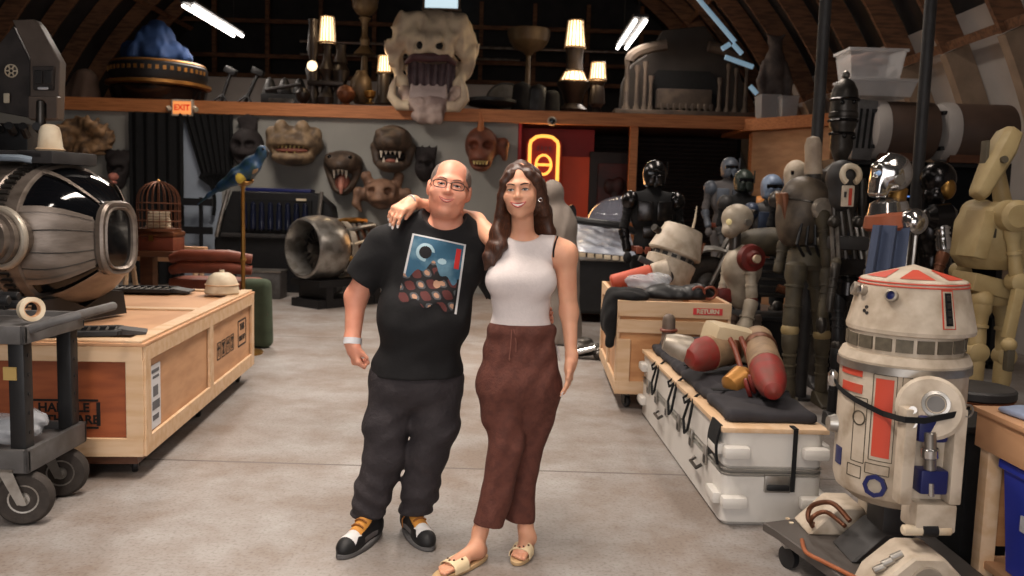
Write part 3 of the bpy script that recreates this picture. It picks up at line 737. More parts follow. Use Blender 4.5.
# tank top
T = SDF(.0045, .035)
T.ell(f(521,262,.045), (.128,.088,.105), None, .04); T.ell(f(521,300,.04), (.13,.098,.13), None, .05); T.ell(f(521,330,.04), (.138,.1,.1), None, .05)
T.ell(f(521,279,-.015), (.122,.075,.06), None, .06)
for x in (502, 540): T.ell(f(x,280,-.02), (.06,.055,.058), None, .07)
T.cap(f(524,246,.04), f(524,236,.05), .07, .062, .02); T.cap(f(502,246,.045), f(562,250,.04), .056, .062, .03)
T.wrinkle(fold((.2,0,1), 40, .002))
T.cut(f(520,333,0), (0,0,-1)); T.ell(f(524,224,-.03), (.1,.3,.075), None, .004, -1)
T.ell(f(575,252,.03), (.1,.25,.125), None, .006, -1); T.ell(f(472,248,.04), (.09,.2,.1), None, .006, -1)
T.cap(f(523,215,.0), f(523,240,.05), .048, .0495, .004, -1)
top = T.build('tank_top', M['tank'], wom)
bt = bvh(body_w); MB().tube([onto(bt,557.5,237,.003), onto(bt,555,244,.003), onto(bt,553.5,251,.003), onto(bt,553.5,257,.003)], .004, 6).build('bra_strap', M['black'], wom, world=True)
# trousers: high gathered waist, tapering crossed legs, slit at the hem
J = SDF(.005, .035)
J.ell(f(520,350,.04), (.163,.118,.1), None, .05); J.ell(f(519,380,.035), (.188,.135,.16), None, .05)
J.ell(f(521,330,.04), (.152,.122,.08), None, .03)
J.chain([f(502,390,.03), f(505,415,.02), f(506,446,-.02), f(497.5,490,-.03), f(488.5,524,-.045)], [.118,.1,.078,.068,.069], .015)
J.chain([f(536,390,.04), f(532,415,.06), f(526,450,.08), f(520.5,490,.09), f(519.5,518,.09)], [.115,.1,.076,.067,.067], .015)
J._a(2, lambda x, y, z: .0035*np.sin(70*x+12*np.sin(4*z))*np.clip((z-.75)/.25, 0, 1), (0,0,0), (0,0,0), 0)
J._a(2, lambda x, y, z: .0035*np.sin(62*x+5*np.sin(5*z)+10*y)*np.clip((1.0-z)/.4, 0, 1), (0,0,0), (0,0,0), 0); J.wrinkle(fold((.9,.2,.5), 30, .003)); J.wrinkle(fold((1,.3,-.6), 40, .0025, 1.))
J.cut(f(521,324,0), (0,0,1)); J.cut(f(503,526.5,-.045), (-.12,-.1,-1))
pw = J.build('trousers', M['linen'], wom)
pt_ = bvh(pw)
mb = MB(); 
for pth in (((512,330),(511,345),(509.5,357)), ((514,330),(516,342),(516,352))): mb.tube([onto(pt_, *q, .004) for q in pth], .0025, 6)
mb.ell(onto(pt_, 509.5,359,.005), (.004,.004,.008), n=8, m=6)
mb.build('drawstring', mat('drawstring', (124,78,66), .8), wom, world=True)
MB().tube([onto(pt_,556,345,.0), onto(pt_,558.5,352,.0), onto(pt_,560,361,.0)], [.003,.006,.003], 8).build('pocket_lining', M['tank'], wom, world=True)
MB().torus(a3+(a3-a2).normalized()*.006, a3-a2, .0275, .007, 24, 8).build('bracelet', M['alu'], wom, world=True)
# slides: sole, footbed and a wide strap with dark studs
def slide(q, u, s_, L, parent, strapm):
    n = 36; rings = []
    for h_, k in ((.002,.97), (.008,1.), (.018,1.), (.02,.97)):
        rings.append([q(.5+.54*k*math.cos(2*PI*i/n), .043*k*math.sin(2*PI*i/n)*(1+.16*math.cos(2*PI*i/n)), h_) for i in range(n)])
    so = MB().loft(rings).build('sandal', mat('tan_sole', (196,164,122), .6), parent, world=True)
    st = MB(); st.sheet(lambda a, b: q(.5+.27*b, -.047*math.cos(PI*a), .016+.052*(1-.22*b)*math.sin(PI*a)**.6), 16, 6, .004)
    o = st.build('strap', strapm, None, world=False); o.parent = so; o.data.transform(Matrix.Translation(-parent.location))
    for a, b in ((.3,.3),(.42,.7),(.55,.3),(.68,.7),(.52,.85)): 
        p = q(.5+.27*b, -.047*math.cos(PI*a), .018+.052*(1-.22*b)*math.sin(PI*a)**.6)
        o = MB().ell(p, .0055, n=10, m=6).build('stud', M['wood'], None); o.parent = so; o.data.transform(Matrix.Translation(-parent.location))
M['strap'] = mat('cream_leather', (226,204,166), .55, 0, .05)
slide(*fq1, wom, M['strap']); slide(*fq2, wom, M['strap'])
# ================================================================== LEFT SIDE
def text_mesh(txt, size, th=.002, bold=0.):
    c = bpy.data.curves.new('t', 'FONT'); c.body = txt; c.size = size; c.extrude = th/2; c.offset = bold; c.align_x = 'CENTER'; c.align_y = 'CENTER'; c.resolution_u = 3
    o = bpy.data.objects.new('t', c); COL.objects.link(o); dg = bpy.context.evaluated_depsgraph_get()
    me = bpy.data.meshes.new_from_object(o.evaluated_get(dg)); bpy.data.objects.remove(o); bpy.data.curves.remove(c); return me
def sign_text(name, txt, size, o, xd, nrm, m_, parent, bold=0., th=.003, squeeze=1.):
    me = text_mesh(txt, size, th, bold); x = Vector(xd).normalized(); n = Vector(nrm).normalized(); y = n.cross(x)
    M4 = Matrix((x*squeeze, y, n)).transposed().to_4x4(); M4.translation = Vector(o); me.transform(M4)
    inv = Matrix.Translation(-parent.location); me.transform(inv)
    if any(parent.rotation_euler): me.transform(parent.rotation_euler.to_matrix().inverted().to_4x4())
    return link(name, me, m_, parent, smooth=False)
def castor(parent, p, r=.05, m_=None, yaw=0., local=True):
    p = Vector(p); d = Vector((math.cos(yaw), math.sin(yaw), 0)); s_ = Vector((-d.y, d.x, 0))
    mb = MB(); mb.cyl(p-s_*.016+Vector((0,0,r)), p+s_*.016+Vector((0,0,r)), r, n=18, bev=.006)
    w_ = mb.build('castor', m_ or M['blackp'], parent)
    mb = MB()
    for q in (-1, 1): mb.box(p+s_*.024*q+Vector((0,0,r*1.5))+d*.01, (.045,.004,r*1.5), Matrix((d, s_, Vector((0,0,1)))).transposed())
    mb.box(p+Vector((0,0,r*2.25))+d*.01, (.07,.06,.006)); mb.build('bracket', M['dsteel'], w_)
# ---- long plywood crate on castors
A0, B0 = Vector((-1.97,4.5,0)), Vector((-2.185,7.12,0)); ang = math.atan2(B0.y-A0.y, B0.x-A0.x)
CL, CWD, CZ0, CZ1 = (B0-A0).length, 1.95, .13, .735
cr = thing('shipping_crate', 'long plywood shipping crate on castors stencilled with handling marks, under the capsule', 'crate', A0, ang)
# local: x along the aisle, y to the left (away from the aisle)
def crate(root, L, Wd, z0, z1, side_m, end_m, bt=.085, th=.022, posts=(0, .5, 1)):
    MB().box((L/2, .02, (z0+z1)/2), (L-.02, .02, z1-z0-.02)).build('side_panel', side_m, root)
    MB().box((L/2, Wd-.02, (z0+z1)/2), (L-.02, .02, z1-z0-.02)).build('side_panel', side_m, root)
    MB().box((.02, Wd/2, (z0+z1)/2), (.02, Wd-.02, z1-z0-.02)).build('end_panel', end_m, root)
    MB().box((L-.02, Wd/2, (z0+z1)/2), (.02, Wd-.02, z1-z0-.02)).build('end_panel', side_m, root)
    for y in (-th/2+.008, Wd+th/2-.008):
        f_ = MB()
        f_.box((L/2, y, z1-bt/2), (L, th, bt)).box((L/2, y, z0+bt*.6), (L, th, bt*1.2))
        for p in posts: f_.box((bt/2+(L-bt)*p, y, (z0+z1)/2+.01), (bt, th*.96, z1-z0-2*bt))
        f_.build('side_frame', M['pine'], root, bev=.003)
    for x in (-th/2+.008, L+th/2-.008):
        f_ = MB()
        f_.box((x, Wd/2, z1-bt/2), (th, Wd, bt)).box((x, Wd/2, z0+bt*.6), (th, Wd, bt*1.2))
        for y in (bt/2, Wd-bt/2): f_.box((x, y, (z0+z1)/2+.01), (th*.96, bt*1.1, z1-z0-2*bt))
        f_.build('end_frame', M['pine'], root, bev=.003)
crate(cr, CL, CWD, CZ0, CZ1, M['ply'], M['plyshade'])
MB().box((CL/2, CWD/2, CZ1+.008), (CL+.03, CWD+.03, .018)).build('lid', M['ply'], cr, bev=.003)
mb = MB()
for y in (.05, CWD-.05): mb.box((CL/2, y, CZ1+.024), (CL+.02, .09, .016))
for x in (.05, CL*.52, CL-.05): mb.box((x, CWD/2, CZ1+.0235), (.09, CWD-.2, .015))
mb.build('lid_battens', M['pine'], cr, bev=.003)
MB().box((CL/2, CWD/2, CZ0-.03), (CL-.08, CWD-.1, .05)).build('skid', M['wood'], cr)
for x in (.14, CL*.52, CL-.12):
    for y in (.1, CWD-.12): castor(cr, (x, y, 0), .045, yaw=.4)
M['ink'] = mat('stencil_ink', (26,20,18), .8)
# stencils: the framed HANDLE WITH CARE on the end, handling marks on the aisle side, a shipping label
lw = lambda p: A0 + Matrix.Rotation(ang, 3, 'Z') @ Vector(p)
xe = Matrix.Rotation(ang, 3, 'Z') @ Vector((0,-1,0)); ne = Matrix.Rotation(ang, 3, 'Z') @ Vector((-1,0,0))
st = MB(); cy_, cz_ = .45, .36
for (y, z, dy, dz) in ((cy_, cz_+.075, .42, .012), (cy_, cz_-.075, .42, .012), (cy_-.21, cz_, .02, .13), (cy_+.21, cz_, .012, .16)): st.box((.0085, y, z), (.003, dy, dz))
st.box((.0085, cy_+.16, cz_-.02), (.003, .07, .07)).box((.0085, cy_+.12, cz_-.0), (.003, .05, .03))
st.build('stencil_frame', M['ink'], cr)
sign_text('stencil', 'HANDLE', .068, lw((.0085, cy_-.03, cz_+.033)), xe, ne, M['ink'], cr, .002); sign_text('stencil', 'WITH CARE', .068, lw((.0085, cy_-.03, cz_-.033)), xe, ne, M['ink'], cr, .002)
xs = Matrix.Rotation(ang, 3, 'Z') @ Vector((1,0,0)); ns = Matrix.Rotation(ang, 3, 'Z') @ Vector((0,-1,0))
for i in range(4):
    mb = MB(); x0 = CL*.6+.13*i; z0 = .43
    for a, b, c, d in ((0,-.06,.09,.007),(0,.06,.09,.007),(-.045,0,.007,.12),(.045,0,.007,.12)): mb.box((x0+a, .0085, z0+b), (c, .003, d))
    if i % 2 == 0: mb.box((x0, .0085, z0-.01), (.012, .003, .07)).prism([(x0-.03, z0+.01), (x0+.03, z0+.01), (x0, z0+.05)], .003, o=(0,.0085,0))
    else: mb.prism([(x0-.03, z0+.045), (x0+.03, z0+.045), (x0+.005, z0), (x0+.02, z0-.045), (x0-.02, z0-.045), (x0-.005, z0)], .003, o=(0,.0085,0))
    mb.build('handling_mark', M['ink'], cr)
mb = MB(); x0, z0 = CL*.87, .46
for a, b, c, d in ((0,-.1,.26,.012),(0,.1,.26,.012),(-.13,0,.012,.2),(.13,0,.012,.2)): mb.box((x0+a, .0085, z0+b), (c, .003, d))
mb.build('stencil_frame', M['ink'], cr)
sign_text('stencil', 'THIS', .07, lw((x0,.0085,z0+.045)), xs, ns, M['ink'], cr, .003); sign_text('stencil', 'SIDE UP', .055, lw((x0,.0085,z0-.045)), xs, ns, M['ink'], cr, .002)
MB().box((.2, .006, .42), (.17, .006, .36)).build('shipping_label', M['paper'], cr)
mb = MB()
for i, (z, h_) in enumerate(((.565,.02),(.53,.015),(.45,.06),(.37,.05),(.3,.03))): mb.box((.2+.006*(i % 2), .0025, z), (.12-.02*(i % 3), .002, h_))
mb.build('label_print', mat('label_ink', (96,96,100), .8), cr)
# ---- black utility cart
cb = Vector((-2.62, 4.06, 0)); ct = thing('utility_cart', 'grey and black two-shelf utility cart on big wheels beside the crate', 'cart', cb)
X0, X1, Ya, Yb = -3.2, -2.2, 3.79, 4.3
def tray(z, h, name):
    mb = MB(); mb.box(((X0+X1)/2, (Ya+Yb)/2, z), (X1-X0, Yb-Ya, .03), bev=.01)
    for y in (Ya, Yb): mb.box(((X0+X1)/2, y, z+.0), (X1-X0+.03, .03, h), bev=.01)
    for x in (X0, X1): mb.box((x, (Ya+Yb)/2, z+.0), (.03, Yb-Ya+.03, h), bev=.01)
    return mb.build(name, M['grey'], ct, world=True)
tray(.315, .11, 'lower_shelf'); tray(.9, .085, 'upper_shelf')
for x in (X0+.05, X1-.045):
    for y in (Ya+.05, Yb-.05):
        mb = MB(); mb.box((x, y, .62), (.075, .075, .55), bev=.012)
        for k in range(5): mb.cyl((x-.04 if x < -3 else x+.034, y, .44+.09*k), (x-.03 if x < -3 else x+.041, y, .44+.09*k), .01, n=8)
        mb.build('post', M['blackp'], ct, world=True)
mb = MB(); mb.tube([(X1-.02, Ya+.04, .91), (X1+.1, Ya+.05, .955), (X1+.2, Ya+.09, .985), (X1+.2, Yb-.07, .985), (X1+.1, Yb-.04, .955), (X1-.02, Yb-.03, .91)], .022, 10)
mb.build('handle', M['grey'], ct, world=True)
MB().box((X1-.07, Ya+.012, .72), (.06, .01, .06)).build('plate', mat('yellow_plate', (166,140,84), .5), ct, world=True)
for (x, y) in ((-2.24, 3.84), (-2.27, 4.22), (-3.12, 3.84), (-3.12, 4.2)):
    r = .128; mb = MB(); d = Vector((.97,.24,0)); s_ = Vector((-.24,.97,0)); c = Vector((x, y, r))
    mb.lathe([(.062,-.03),(.085,-.034),(.112,-.034),(.125,-.02),(.128,0),(.125,.02),(.112,.034),(.085,.034),(.062,.03)], c, s_, 32)
    w_ = mb.build('wheel', M['rubber'], ct, world=True)
    mb = MB(); mb.lathe([(.0,-.036),(.03,-.036),(.034,-.024),(.06,-.03),(.068,-.031),(.068,.031),(.06,.03),(.034,.024),(.03,.036),(0,.036)], c, s_, 24)
    o = mb.build('hub', M['steel'], None); o.parent = w_; o.data.transform(Matrix.Translation(-cb))
    mb = MB()
    for q in (-1, 1): mb.add([c+s_*.05*q+d*a+Vector((0,0,b)) + s_*t for t in (-.003,.003) for a, b in ((-.02,-.02),(.02,-.02),(-.04,.15),(-.1,.15))], [(0,1,2,3),(7,6,5,4),(0,1,5,4),(1,2,6,5),(2,3,7,6),(3,0,4,7)])
    mb.box(c+d*-.07+Vector((0,0,.147)), (.11,.12,.01)).cyl(c-s_*.055, c+s_*.055, .014, n=10)
    o = mb.build('fork', M['steel'], None); o.parent = w_; o.data.transform(Matrix.Translation(-cb))
# things on the cart
def rod(a, b, r, lab, m_=M['blackp'], name='tripod_leg', cat='tripod'):
    a, b = Vector(a), Vector(b); o = a.copy(); t = thing(name, lab, cat, (o.x, o.y, .942), 0, 'black rods on the cart')
    MB().cyl(a, b, r, n=12, bev=.004).build('tube', m_, t, world=True)
    d = (b-a).normalized()
    for k in (.2, .55, .85): MB().cyl(a+(b-a)*k-d*.02, a+(b-a)*k+d*.02, r*1.35, n=12).build('clamp', M['dgrey'], t, world=True)
for i in range(5):
    y = 3.86+.075*i; z = .99+.028*(i % 2)
    rod((-3.1, y+.02, z), (-2.42+.04*(i % 3), y+.06, z+.012), .02+.004*(i % 2), ['black rod at the front edge of the cart top','second black rod on the cart top','middle black rod on the cart top','fourth black rod on the cart top','black rod at the back of the cart top'][i])
tp = thing('tape_roll', 'roll of white tape standing among the black rods on the cart', 'tape', (-2.28, 4.0, .932))
mb = MB(); mb.lathe([(.038,-.02),(.058,-.02),(.058,.02),(.038,.02),(.038,-.02)], (-2.28,4.0,.99), (.75,-.65,.1), 28, cap=False); mb.build('tape', M['ivory'], tp, world=True)
mb = MB(); mb.lathe([(.034,-.02),(.038,-.02),(.038,.02),(.034,.02),(.034,-.02)], (-2.28,4.0,.99), (.75,-.65,.1), 24, cap=False); mb.build('core', M['ply'], tp, world=True)
bg = SDF(.008, .03); c0 = Vector((-2.42, 4.02, .4)); bg.ell(c0, (.15,.12,.07)); bg.ell(c0+Vector((.08,.05,.03)), (.08,.08,.06)); bg._a(2, fold((1,.4,1), 70, .008), (0,0,0), (0,0,0), 0); bg.cut((0,0,.331), (0,0,-1))
tag(bg.build('plastic_bag', M['plasticbag'], org=Vector((-2.42,4.02,.331))), 'crumpled clear plastic bag on the lower shelf of the cart', 'bag')
# dark grilles lying on the crate
def grille(px, py, L, Wd, yaw, lab):
    g_ = G(px, py, CZ1+.035); t = thing('grille_panel', lab, 'panel', g_, yaw, 'dark panels lying on the crate')
    mb = MB(); 
    for a, b, c, d in ((0,-Wd/2,L,.03),(0,Wd/2,L,.03),(-L/2,0,.03,Wd),(L/2,0,.03,Wd)): mb.box((a,b,.016),(c,d,.03))
    mb.build('frame', M['blackp'], t, bev=.004)
    mb = MB()
    for k in range(9): mb.box((-L/2+L*(k+.5)/9, 0, .016), (.012, Wd-.03, .022), (0,.5,0))
    mb.build('slats', M['dsteel'], t)
    MB().box((0,0,.006),(L-.03,Wd-.03,.006)).build('backing', M['black'], t)
    MB().prism([(L/2,0),(L/2+.14,.0),(L/2+.14,.012),(L/2,.034)], Wd*.7).build('tongue', M['dgrey'], t)
grille(78, 334, .42, .2, .35, 'dark slatted panel beside the cart handle on the crate corner')
grille(142, 291, .5, .26, .1, 'dark slatted panel under the capsule nose, on the crate top')
# ---- cockpit capsule on a cradle standing on the crate
AX = Vector((.965,-.26,.0)).normalized(); SD = Vector((AX.y, -AX.x, 0)); UP = Vector((0,0,1))   # nose direction, its side towards the camera
NC = P(114, 238, 5.1)
cp = thing('cockpit_capsule', 'large scuffed steel cockpit capsule with oval nose window lying on the crate', 'capsule', (NC-AX*.7) * Vector((1,1,0)) + Vector((0,0,CZ1+.02)) if False else Vector(((NC-AX*.7).x, (NC-AX*.7).y, CZ1+.034)))
def sup(a, rx, rz, e=2.6):
    c, s_ = math.cos(a), math.sin(a); return rx*math.copysign(abs(c)**(2/e), c), rz*math.copysign(abs(s_)**(2/e), s_)
def ring(t, rx, rz, e=2.2, n=64, dz=0., a0=0, a1=2*PI):
    o = NC+AX*t+UP*dz; r_ = []
    for i in range(n):
        x, z = sup(a0+(a1-a0)*i/(n if a1-a0 > 6.28 else n-1), rx, rz, e); r_.append(o+SD*x+UP*z)
    return r_
M['hull'] = mat('scuffed_hull', (128,117,108), .38, .5, .15, 5, c2=(78,68,60), amt=.7, lo=.4, hi=.7, stretch=(1,1,3), bump=.08, bscale=30)
M['hullpale'] = mat('pale_hull', (176,166,152), .4, .4, .12, 6, c2=(110,98,86), amt=.6)
mb = MB()
mb.loft([ring(*q) for q in ((-.0,0.155,0.220,3.),(.035,0.159,0.224,3.),(.05,0.148,0.213,3.),(.045,0.129,0.192,3.),(.0,0.125,0.187,3.),(-.02,0.155,0.220,3.))], cap=False)
mb.loft([ring(*q) for q in ((.046,0.127,0.189,3.),(.058,0.121,0.183,3.),(.046,0.110,0.171,3.),(.02,0.110,0.171,3.))], cap=False)
mb.build('nose_ring', M['hull'], cp, world=True)
MB().loft([ring(.022,0.112,0.172,3.), ring(.028,0.112,0.172,3.)]).build('nose_window', M['glass'], cp, world=True)
# tapered shoulder: ribs with glazed openings between
def strip(name, a0, a1, m_, t0, s0, t1, s1, off=0., n=12, rows=6):
    mb = MB(); g = []
    for k in range(rows+1):
        f_ = k/rows; bul = .035*math.sin(PI*f_)
        g.append(ring(t0+(t1-t0)*f_, s0[0]+(s1[0]-s0[0])*f_+bul+off, s0[1]+(s1[1]-s0[1])*f_+bul+off, 3.2+(2.2-3.2)*f_, n, 0., a0, a1))
    inner = [[p-(p-NC).normalized()*.0 for p in r_] for r_ in g]
    vs = [p for r_ in g for p in r_]; fs = []
    for i in range(rows):
        for j in range(n-1): fs.append((i*n+j, i*n+j+1, (i+1)*n+j+1, (i+1)*n+j))
    mb.add(vs, fs); return mb.build(name, m_, cp, world=True)
sA, sB = (.155,.22), (.41,.425)
# angle 0 is the side towards the camera (image left), 90 deg the top
full = dict(t0=-.01, s0=sA, t1=-.3, s1=sB)
strip('shoulder_panel', R(-34), R(20), M['hull'], **full); strip('shoulder_panel', R(126), R(306), M['hull'], n=30, **full)
strip('side_window', R(20), R(60), M['glass'], off=-.012, **full); strip('roof_window', R(64), R(122), M['glass'], off=-.012, n=16, **full)
strip('lower_window', R(-50), R(-34), M['blackg'], off=-.012, **full)
for a in (20, 62, 124, -34, -54): strip('mullion', R(a-2.6), R(a+2.6), M['hull'], off=.008, n=4, **full)
# barrel body with bands
prof = [(-0.300,.408,.413),(-0.310,.425,.43),(-0.370,.43,.435),(-0.380,.415,.42),(-0.490,.42,.425),(-0.500,.43,.435),(-0.530,.43,.435),(-0.540,.42,.425),(-0.730,.425,.43),(-0.740,.44,.445),(-0.820,.44,.445),(-0.830,.42,.425),(-1.370,.42,.425),(-1.470,.36,.37),(-1.490,.1,.1)]
MB().loft([ring(t, a, b, 2.2) for t, a, b in prof]).build('barrel', M['hull'], cp, world=True)
mb = MB()
for k in range(64):
    a = 2*PI*k/64; x, z = sup(a, .428, .433, 2.2); p = NC-AX*.435+SD*x+UP*z
    mb.box(p, (.07,.02,.018), Matrix((AX, SD*math.cos(a)+UP*math.sin(a), -SD*math.sin(a)+UP*math.cos(a))).transposed())
mb.build('ribbed_band', M['dsteel'], cp, world=True)
# side housing: a thick round-ended box with stepped rim, towards the camera
hc = NC-AX*.37+SD*.40-UP*.0
def stad(w, h_, d0, d1, off):
    pts = []
    for i in range(33):
        a = -PI/2+PI*i/32; pts.append((off+math.cos(a)*h_, math.sin(a)*h_))
    pts += [(off-w, h_), (off-w, -h_)]
    return [[hc+AX*x+UP*z+SD*d for x, z in pts] for d in (d0, d1)]
mb = MB(); mb.loft(stad(.5,.145,-.08,.1,.0)); mb.loft(stad(.5,.125,.1,.14,-.01)); mb.build('side_housing', M['hull'], cp, world=True)
mb = MB(); mb.loft(stad(.34,.1,.14,.155,-.03)); mb.cyl(hc+SD*.155, hc+SD*.17, .02); mb.build('housing_cover', M['dsteel'], cp, world=True)
mb = MB(); mb.tube([hc+SD*.05+AX*(math.cos(-PI/2+PI*i/16)*.16)+UP*math.sin(-PI/2+PI*i/16)*.16 for i in range(17)], .022, 10); mb.build('housing_rim', M['hullpale'], cp, world=True)
MB().box(NC-AX*.98+SD*.42+UP*.1, (.5,.2,.16), Matrix((AX,SD,UP)).transposed(), bev=.02).build('wing_root', M['hullpale'], cp, world=True)
mb = MB(); mb.box(NC-AX*1.05+SD*.4-UP*.13, (.55,.16,.1), Matrix((AX,SD,UP)).transposed(), bev=.02); mb.build('lower_fin', M['dgrey'], cp, world=True)
# roof slab
ds = NC-AX*.62+UP*.475
mb = MB(); mb.box(ds+UP*.0-AX*.35+SD*.05, (1.35,.34,.05), Matrix((AX,SD,UP)).transposed(), bev=.012); mb.box(ds+AX*.26+SD*.04-UP*.01, (.26,.36,.075), Matrix((AX,SD,UP)).transposed(), bev=.012)
for k in (-.2,.2): mb.box(ds-AX*.2+AX*k*2-UP*.05, (.1,.2,.08), Matrix((AX,SD,UP)).transposed())
mb.build('roof_slab', M['dgrey'], cp, world=True)
mb = MB(); mb.tube([ds-AX*.05+SD*.22-UP*.03, ds+AX*.0+SD*.25-UP*.02, ds+AX*.2+SD*.25-UP*.02, ds+AX*.25+SD*.22-UP*.03], .02, 8); mb.build('grab_rail', mat('pale_blue_rail', (150,164,178), .35, .3), cp, world=True)
# cradle
z0 = CZ1+.034
for t in (-.25, -1.1):
    o = NC+AX*t; pts = [(-.36, z0), (.36, z0), (.33, NC.z-.36), (.2, NC.z-.35), (0, NC.z-.43), (-.2, NC.z-.35), (-.33, NC.z-.36)]
    MB().prism(pts, .07, Matrix((SD, AX, UP)).transposed(), (o.x, o.y, 0)).build('cradle', M['blackp'], cp, world=True)
# pale dome on the slab
dp = P(84, 160, 0) if False else ds+AX*.2+SD*.03+UP*.028
t = thing('dome', 'pale bell-shaped dome standing on the capsule roof', 'dome', dp)
MB().lathe([(.0,0),(.073,0),(.077,.012),(.07,.03),(.06,.12),(.05,.15),(.025,.165),(0,.168)], (0,0,0), (0,0,1), 28).build('shell', M['ivory'], t)
mb = MB(); mb.torus((0,0,.015),(0,0,1),.077,.005,28,6); mb.build('rim', M['pine'], t)
# ---- grey angular tower with a wheel emblem, standing behind the capsule
YT = 6.35; b_ = P(35,135,YT)
tw = thing('mechanical_tower', 'tall grey angular machine tower with round spoked emblem behind the capsule', 'machine', (b_.x-.1, YT+.15, CZ1+.034))
def pp(pts, th, m_, name, y=YT):     # an extruded outline with real depth
    w = [P(px, py, y) for px, py in pts]; mb = MB()
    mb.prism([(p.x, p.z) for p in w], th, None, (0, y+th/2, 0)); return mb.build(name, m_, tw, world=True, bev=.006)
M['tower'] = mat('tower_paint', (66,60,58), .55, .1, .15, 8, c2=(40,36,34), amt=.6); M['towerpale'] = mat('tower_edge', (98,86,78), .5, .1, .15, 8)
pp([(12,20),(34,19),(40,26),(60,62),(58,120),(30,120),(30,58)], .09, M['towerpale'], 'spine')
pp([(13,26),(30,60),(30,118),(-12,110),(-14,60)], .16, M['tower'], 'side_plate', YT+.05)
pp([(32,66),(54,66),(53,90),(33,90)], .03, M['tower'], 'front_hatch', YT-.025)
pp([(34,70),(42,70),(42,84),(34,84)], .02, M['dgrey'], 'vent', YT-.045); pp([(44,70),(52,70),(52,84),(44,84)], .02, M['dgrey'], 'vent', YT-.045)
pp([(37,87),(48,87),(48,89.5),(37,89.5)], .012, M['paper'], 'maker_plate', YT-.04)
pp([(28,119),(36,119),(36,104),(38,100),(43,100),(46,104),(46,119),(57,119),(57,96),(28,96)], .06, M['towerpale'], 'arch', YT-.05)
a, b = P(41,128,YT-.02), P(41,100,YT-.02); MB().cyl(a, b, .035, n=16, bev=.01).build('piston', M['dsteel'], tw, world=True)
pp([(3,93),(9,93),(9,103),(3,103)], .012, M['ivory'], 'label_plate', YT-.04+.05)
e = P(8,70,YT-.0); mb = MB(); mb.torus(e+Vector((0,.04,0)),(0,1,0),.045,.005,28,6).torus(e+Vector((0,.04,0)),(0,1,0),.016,.004,16,6)
for k in range(6):
    a = PI*k/3; d = Vector((math.cos(a),0,math.sin(a))); mb.box(e+Vector((0,.04,0))+d*.03, (.022,.01,.009), Matrix.Rotation(-a,3,'Y'))
mb.build('emblem', M['ivory'], tw, world=True)
mb = MB(); q = P(25,125,YT+.15); mb.box((q.x-.15, YT+.15, (q.z+CZ1+.034)/2), (.5,.3,q.z-CZ1-.034), bev=.01)
for k in range(7): mb.cyl((q.x-.38+.1*k, YT-.04, q.z-.05-.02*(k % 3)), (q.x-.34+.1*k, YT-.16, q.z-.03), .03, n=10)
mb.build('pedestal', M['blackp'], tw, world=True)

for a in (-8, 4, -22):            # plate joints along the shoulder
    mb = MB(); mb.tube([ring(t0, .155+(.41-.155)*f_+.035*math.sin(PI*f_)+.001, .22+(.425-.22)*f_+.035*math.sin(PI*f_)+.001, 3.2-f_, 2, 0., R(a), R(a)+.001)[0] for f_, t0 in ((0,-.01),(.2,-.068),(.4,-.126),(.6,-.184),(.8,-.242),(1,-.3))], .004, 6); mb.build('plate_joint', M['dsteel'], cp, world=True)
# ================================================================== BACK WALL UNDER THE LOFT
YB = BW-.06
def pw(px, py, y=YB): return P(px, py, y)
# exit sign on the loft beam
q = pw(183,108,14.4); t = thing('exit_sign', 'small lit EXIT sign fixed to the orange loft beam', 'sign', (q.x, 14.4, q.z-.13))
MB().box((0,.0,.13), (.36,.09,.27), bev=.015).build('housing', M['white'], t)
MB().box((0,-.048,.13), (.3,.006,.21)).build('face', mat('lit_sign_face', (240,150,84), .4, emit=.9), t)
sign_text('lettering', 'EXIT', .13, (q.x,14.4-.053,q.z), (1,0,0), (0,-1,0), mat('exit_red', (210,50,30), .4, emit=.6), t, .004)
for s_ in (-1, 1): MB().cyl((s_*.2,-.02,.13),(s_*.24,-.05,.1),.045,n=14).build('emergency_lamp', M['ivory'], t)
# curtains with a gap of pale light behind
def curtain(x0, x1, z1, fn, lab):
    mb = MB(); mb.sheet(lambda u, v: (x0+(x1-x0)*u*(1 if fn is None else fn(v)), YB-.16+.035*math.sin(u*(x1-x0)*34), z1*(1-v)+.02*v), 60, 12, .008)
    return solo('curtain', mb, M['black'], lab, 'curtain', 'black curtains on the grey wall', angle=60)
a, b, c, d_ = pw(131,0), pw(186,0), pw(241,0), pw(186,112)
gap = MB().box(((pw(184,200).x+pw(222,200).x)/2, YB-.02, 1.4), (pw(222,200).x-pw(184,200).x, .03, 2.75)); struct('door_1', gap, mat('blue_lit_door', (156,166,180), .7, 0, .08, 2))  # blue light in the gap is painted into the panel colour
curtain(a.x, b.x, 2.88, None, 'straight black curtain hanging behind the birdcage')
mb = MB(); xa, xb = pw(186,112).x, pw(236,112).x
mb.sheet(lambda u, v: (xa+(xb-xa)*(u*(1-v)+v*min(1, .62+.38*u)) if v < .62 else xa+(xb-xa)*(.58+.05*math.sin(v*9)+(u-.5)*(.5-.45*(v-.62)/.1 if v < .72 else .05)), YB-.16+.03*math.sin(u*44), 2.88*(1-v)+1.2*v), 50, 24, .008)
solo('curtain', mb, M['black'], 'black curtain gathered to one side above the parrot', 'curtain', 'black curtains on the grey wall', angle=60)
t = thing('display_rack', 'dark cross-barred rack standing in the curtain gap behind the parrot', 'rack', (pw(197,260).x, YB-.34, 0))
for x in (-.2,.2): MB().box((x,0,.75),(.05,.06,1.5)).build('upright', M['blackp'], t)
for z in (.95,1.42): MB().box((.05,-.03,z),(.7,.05,.12)).build('bar', M['blackp'], t)
MB().box((0,0,.02),(.5,.3,.04)).build('foot', M['blackp'], t)
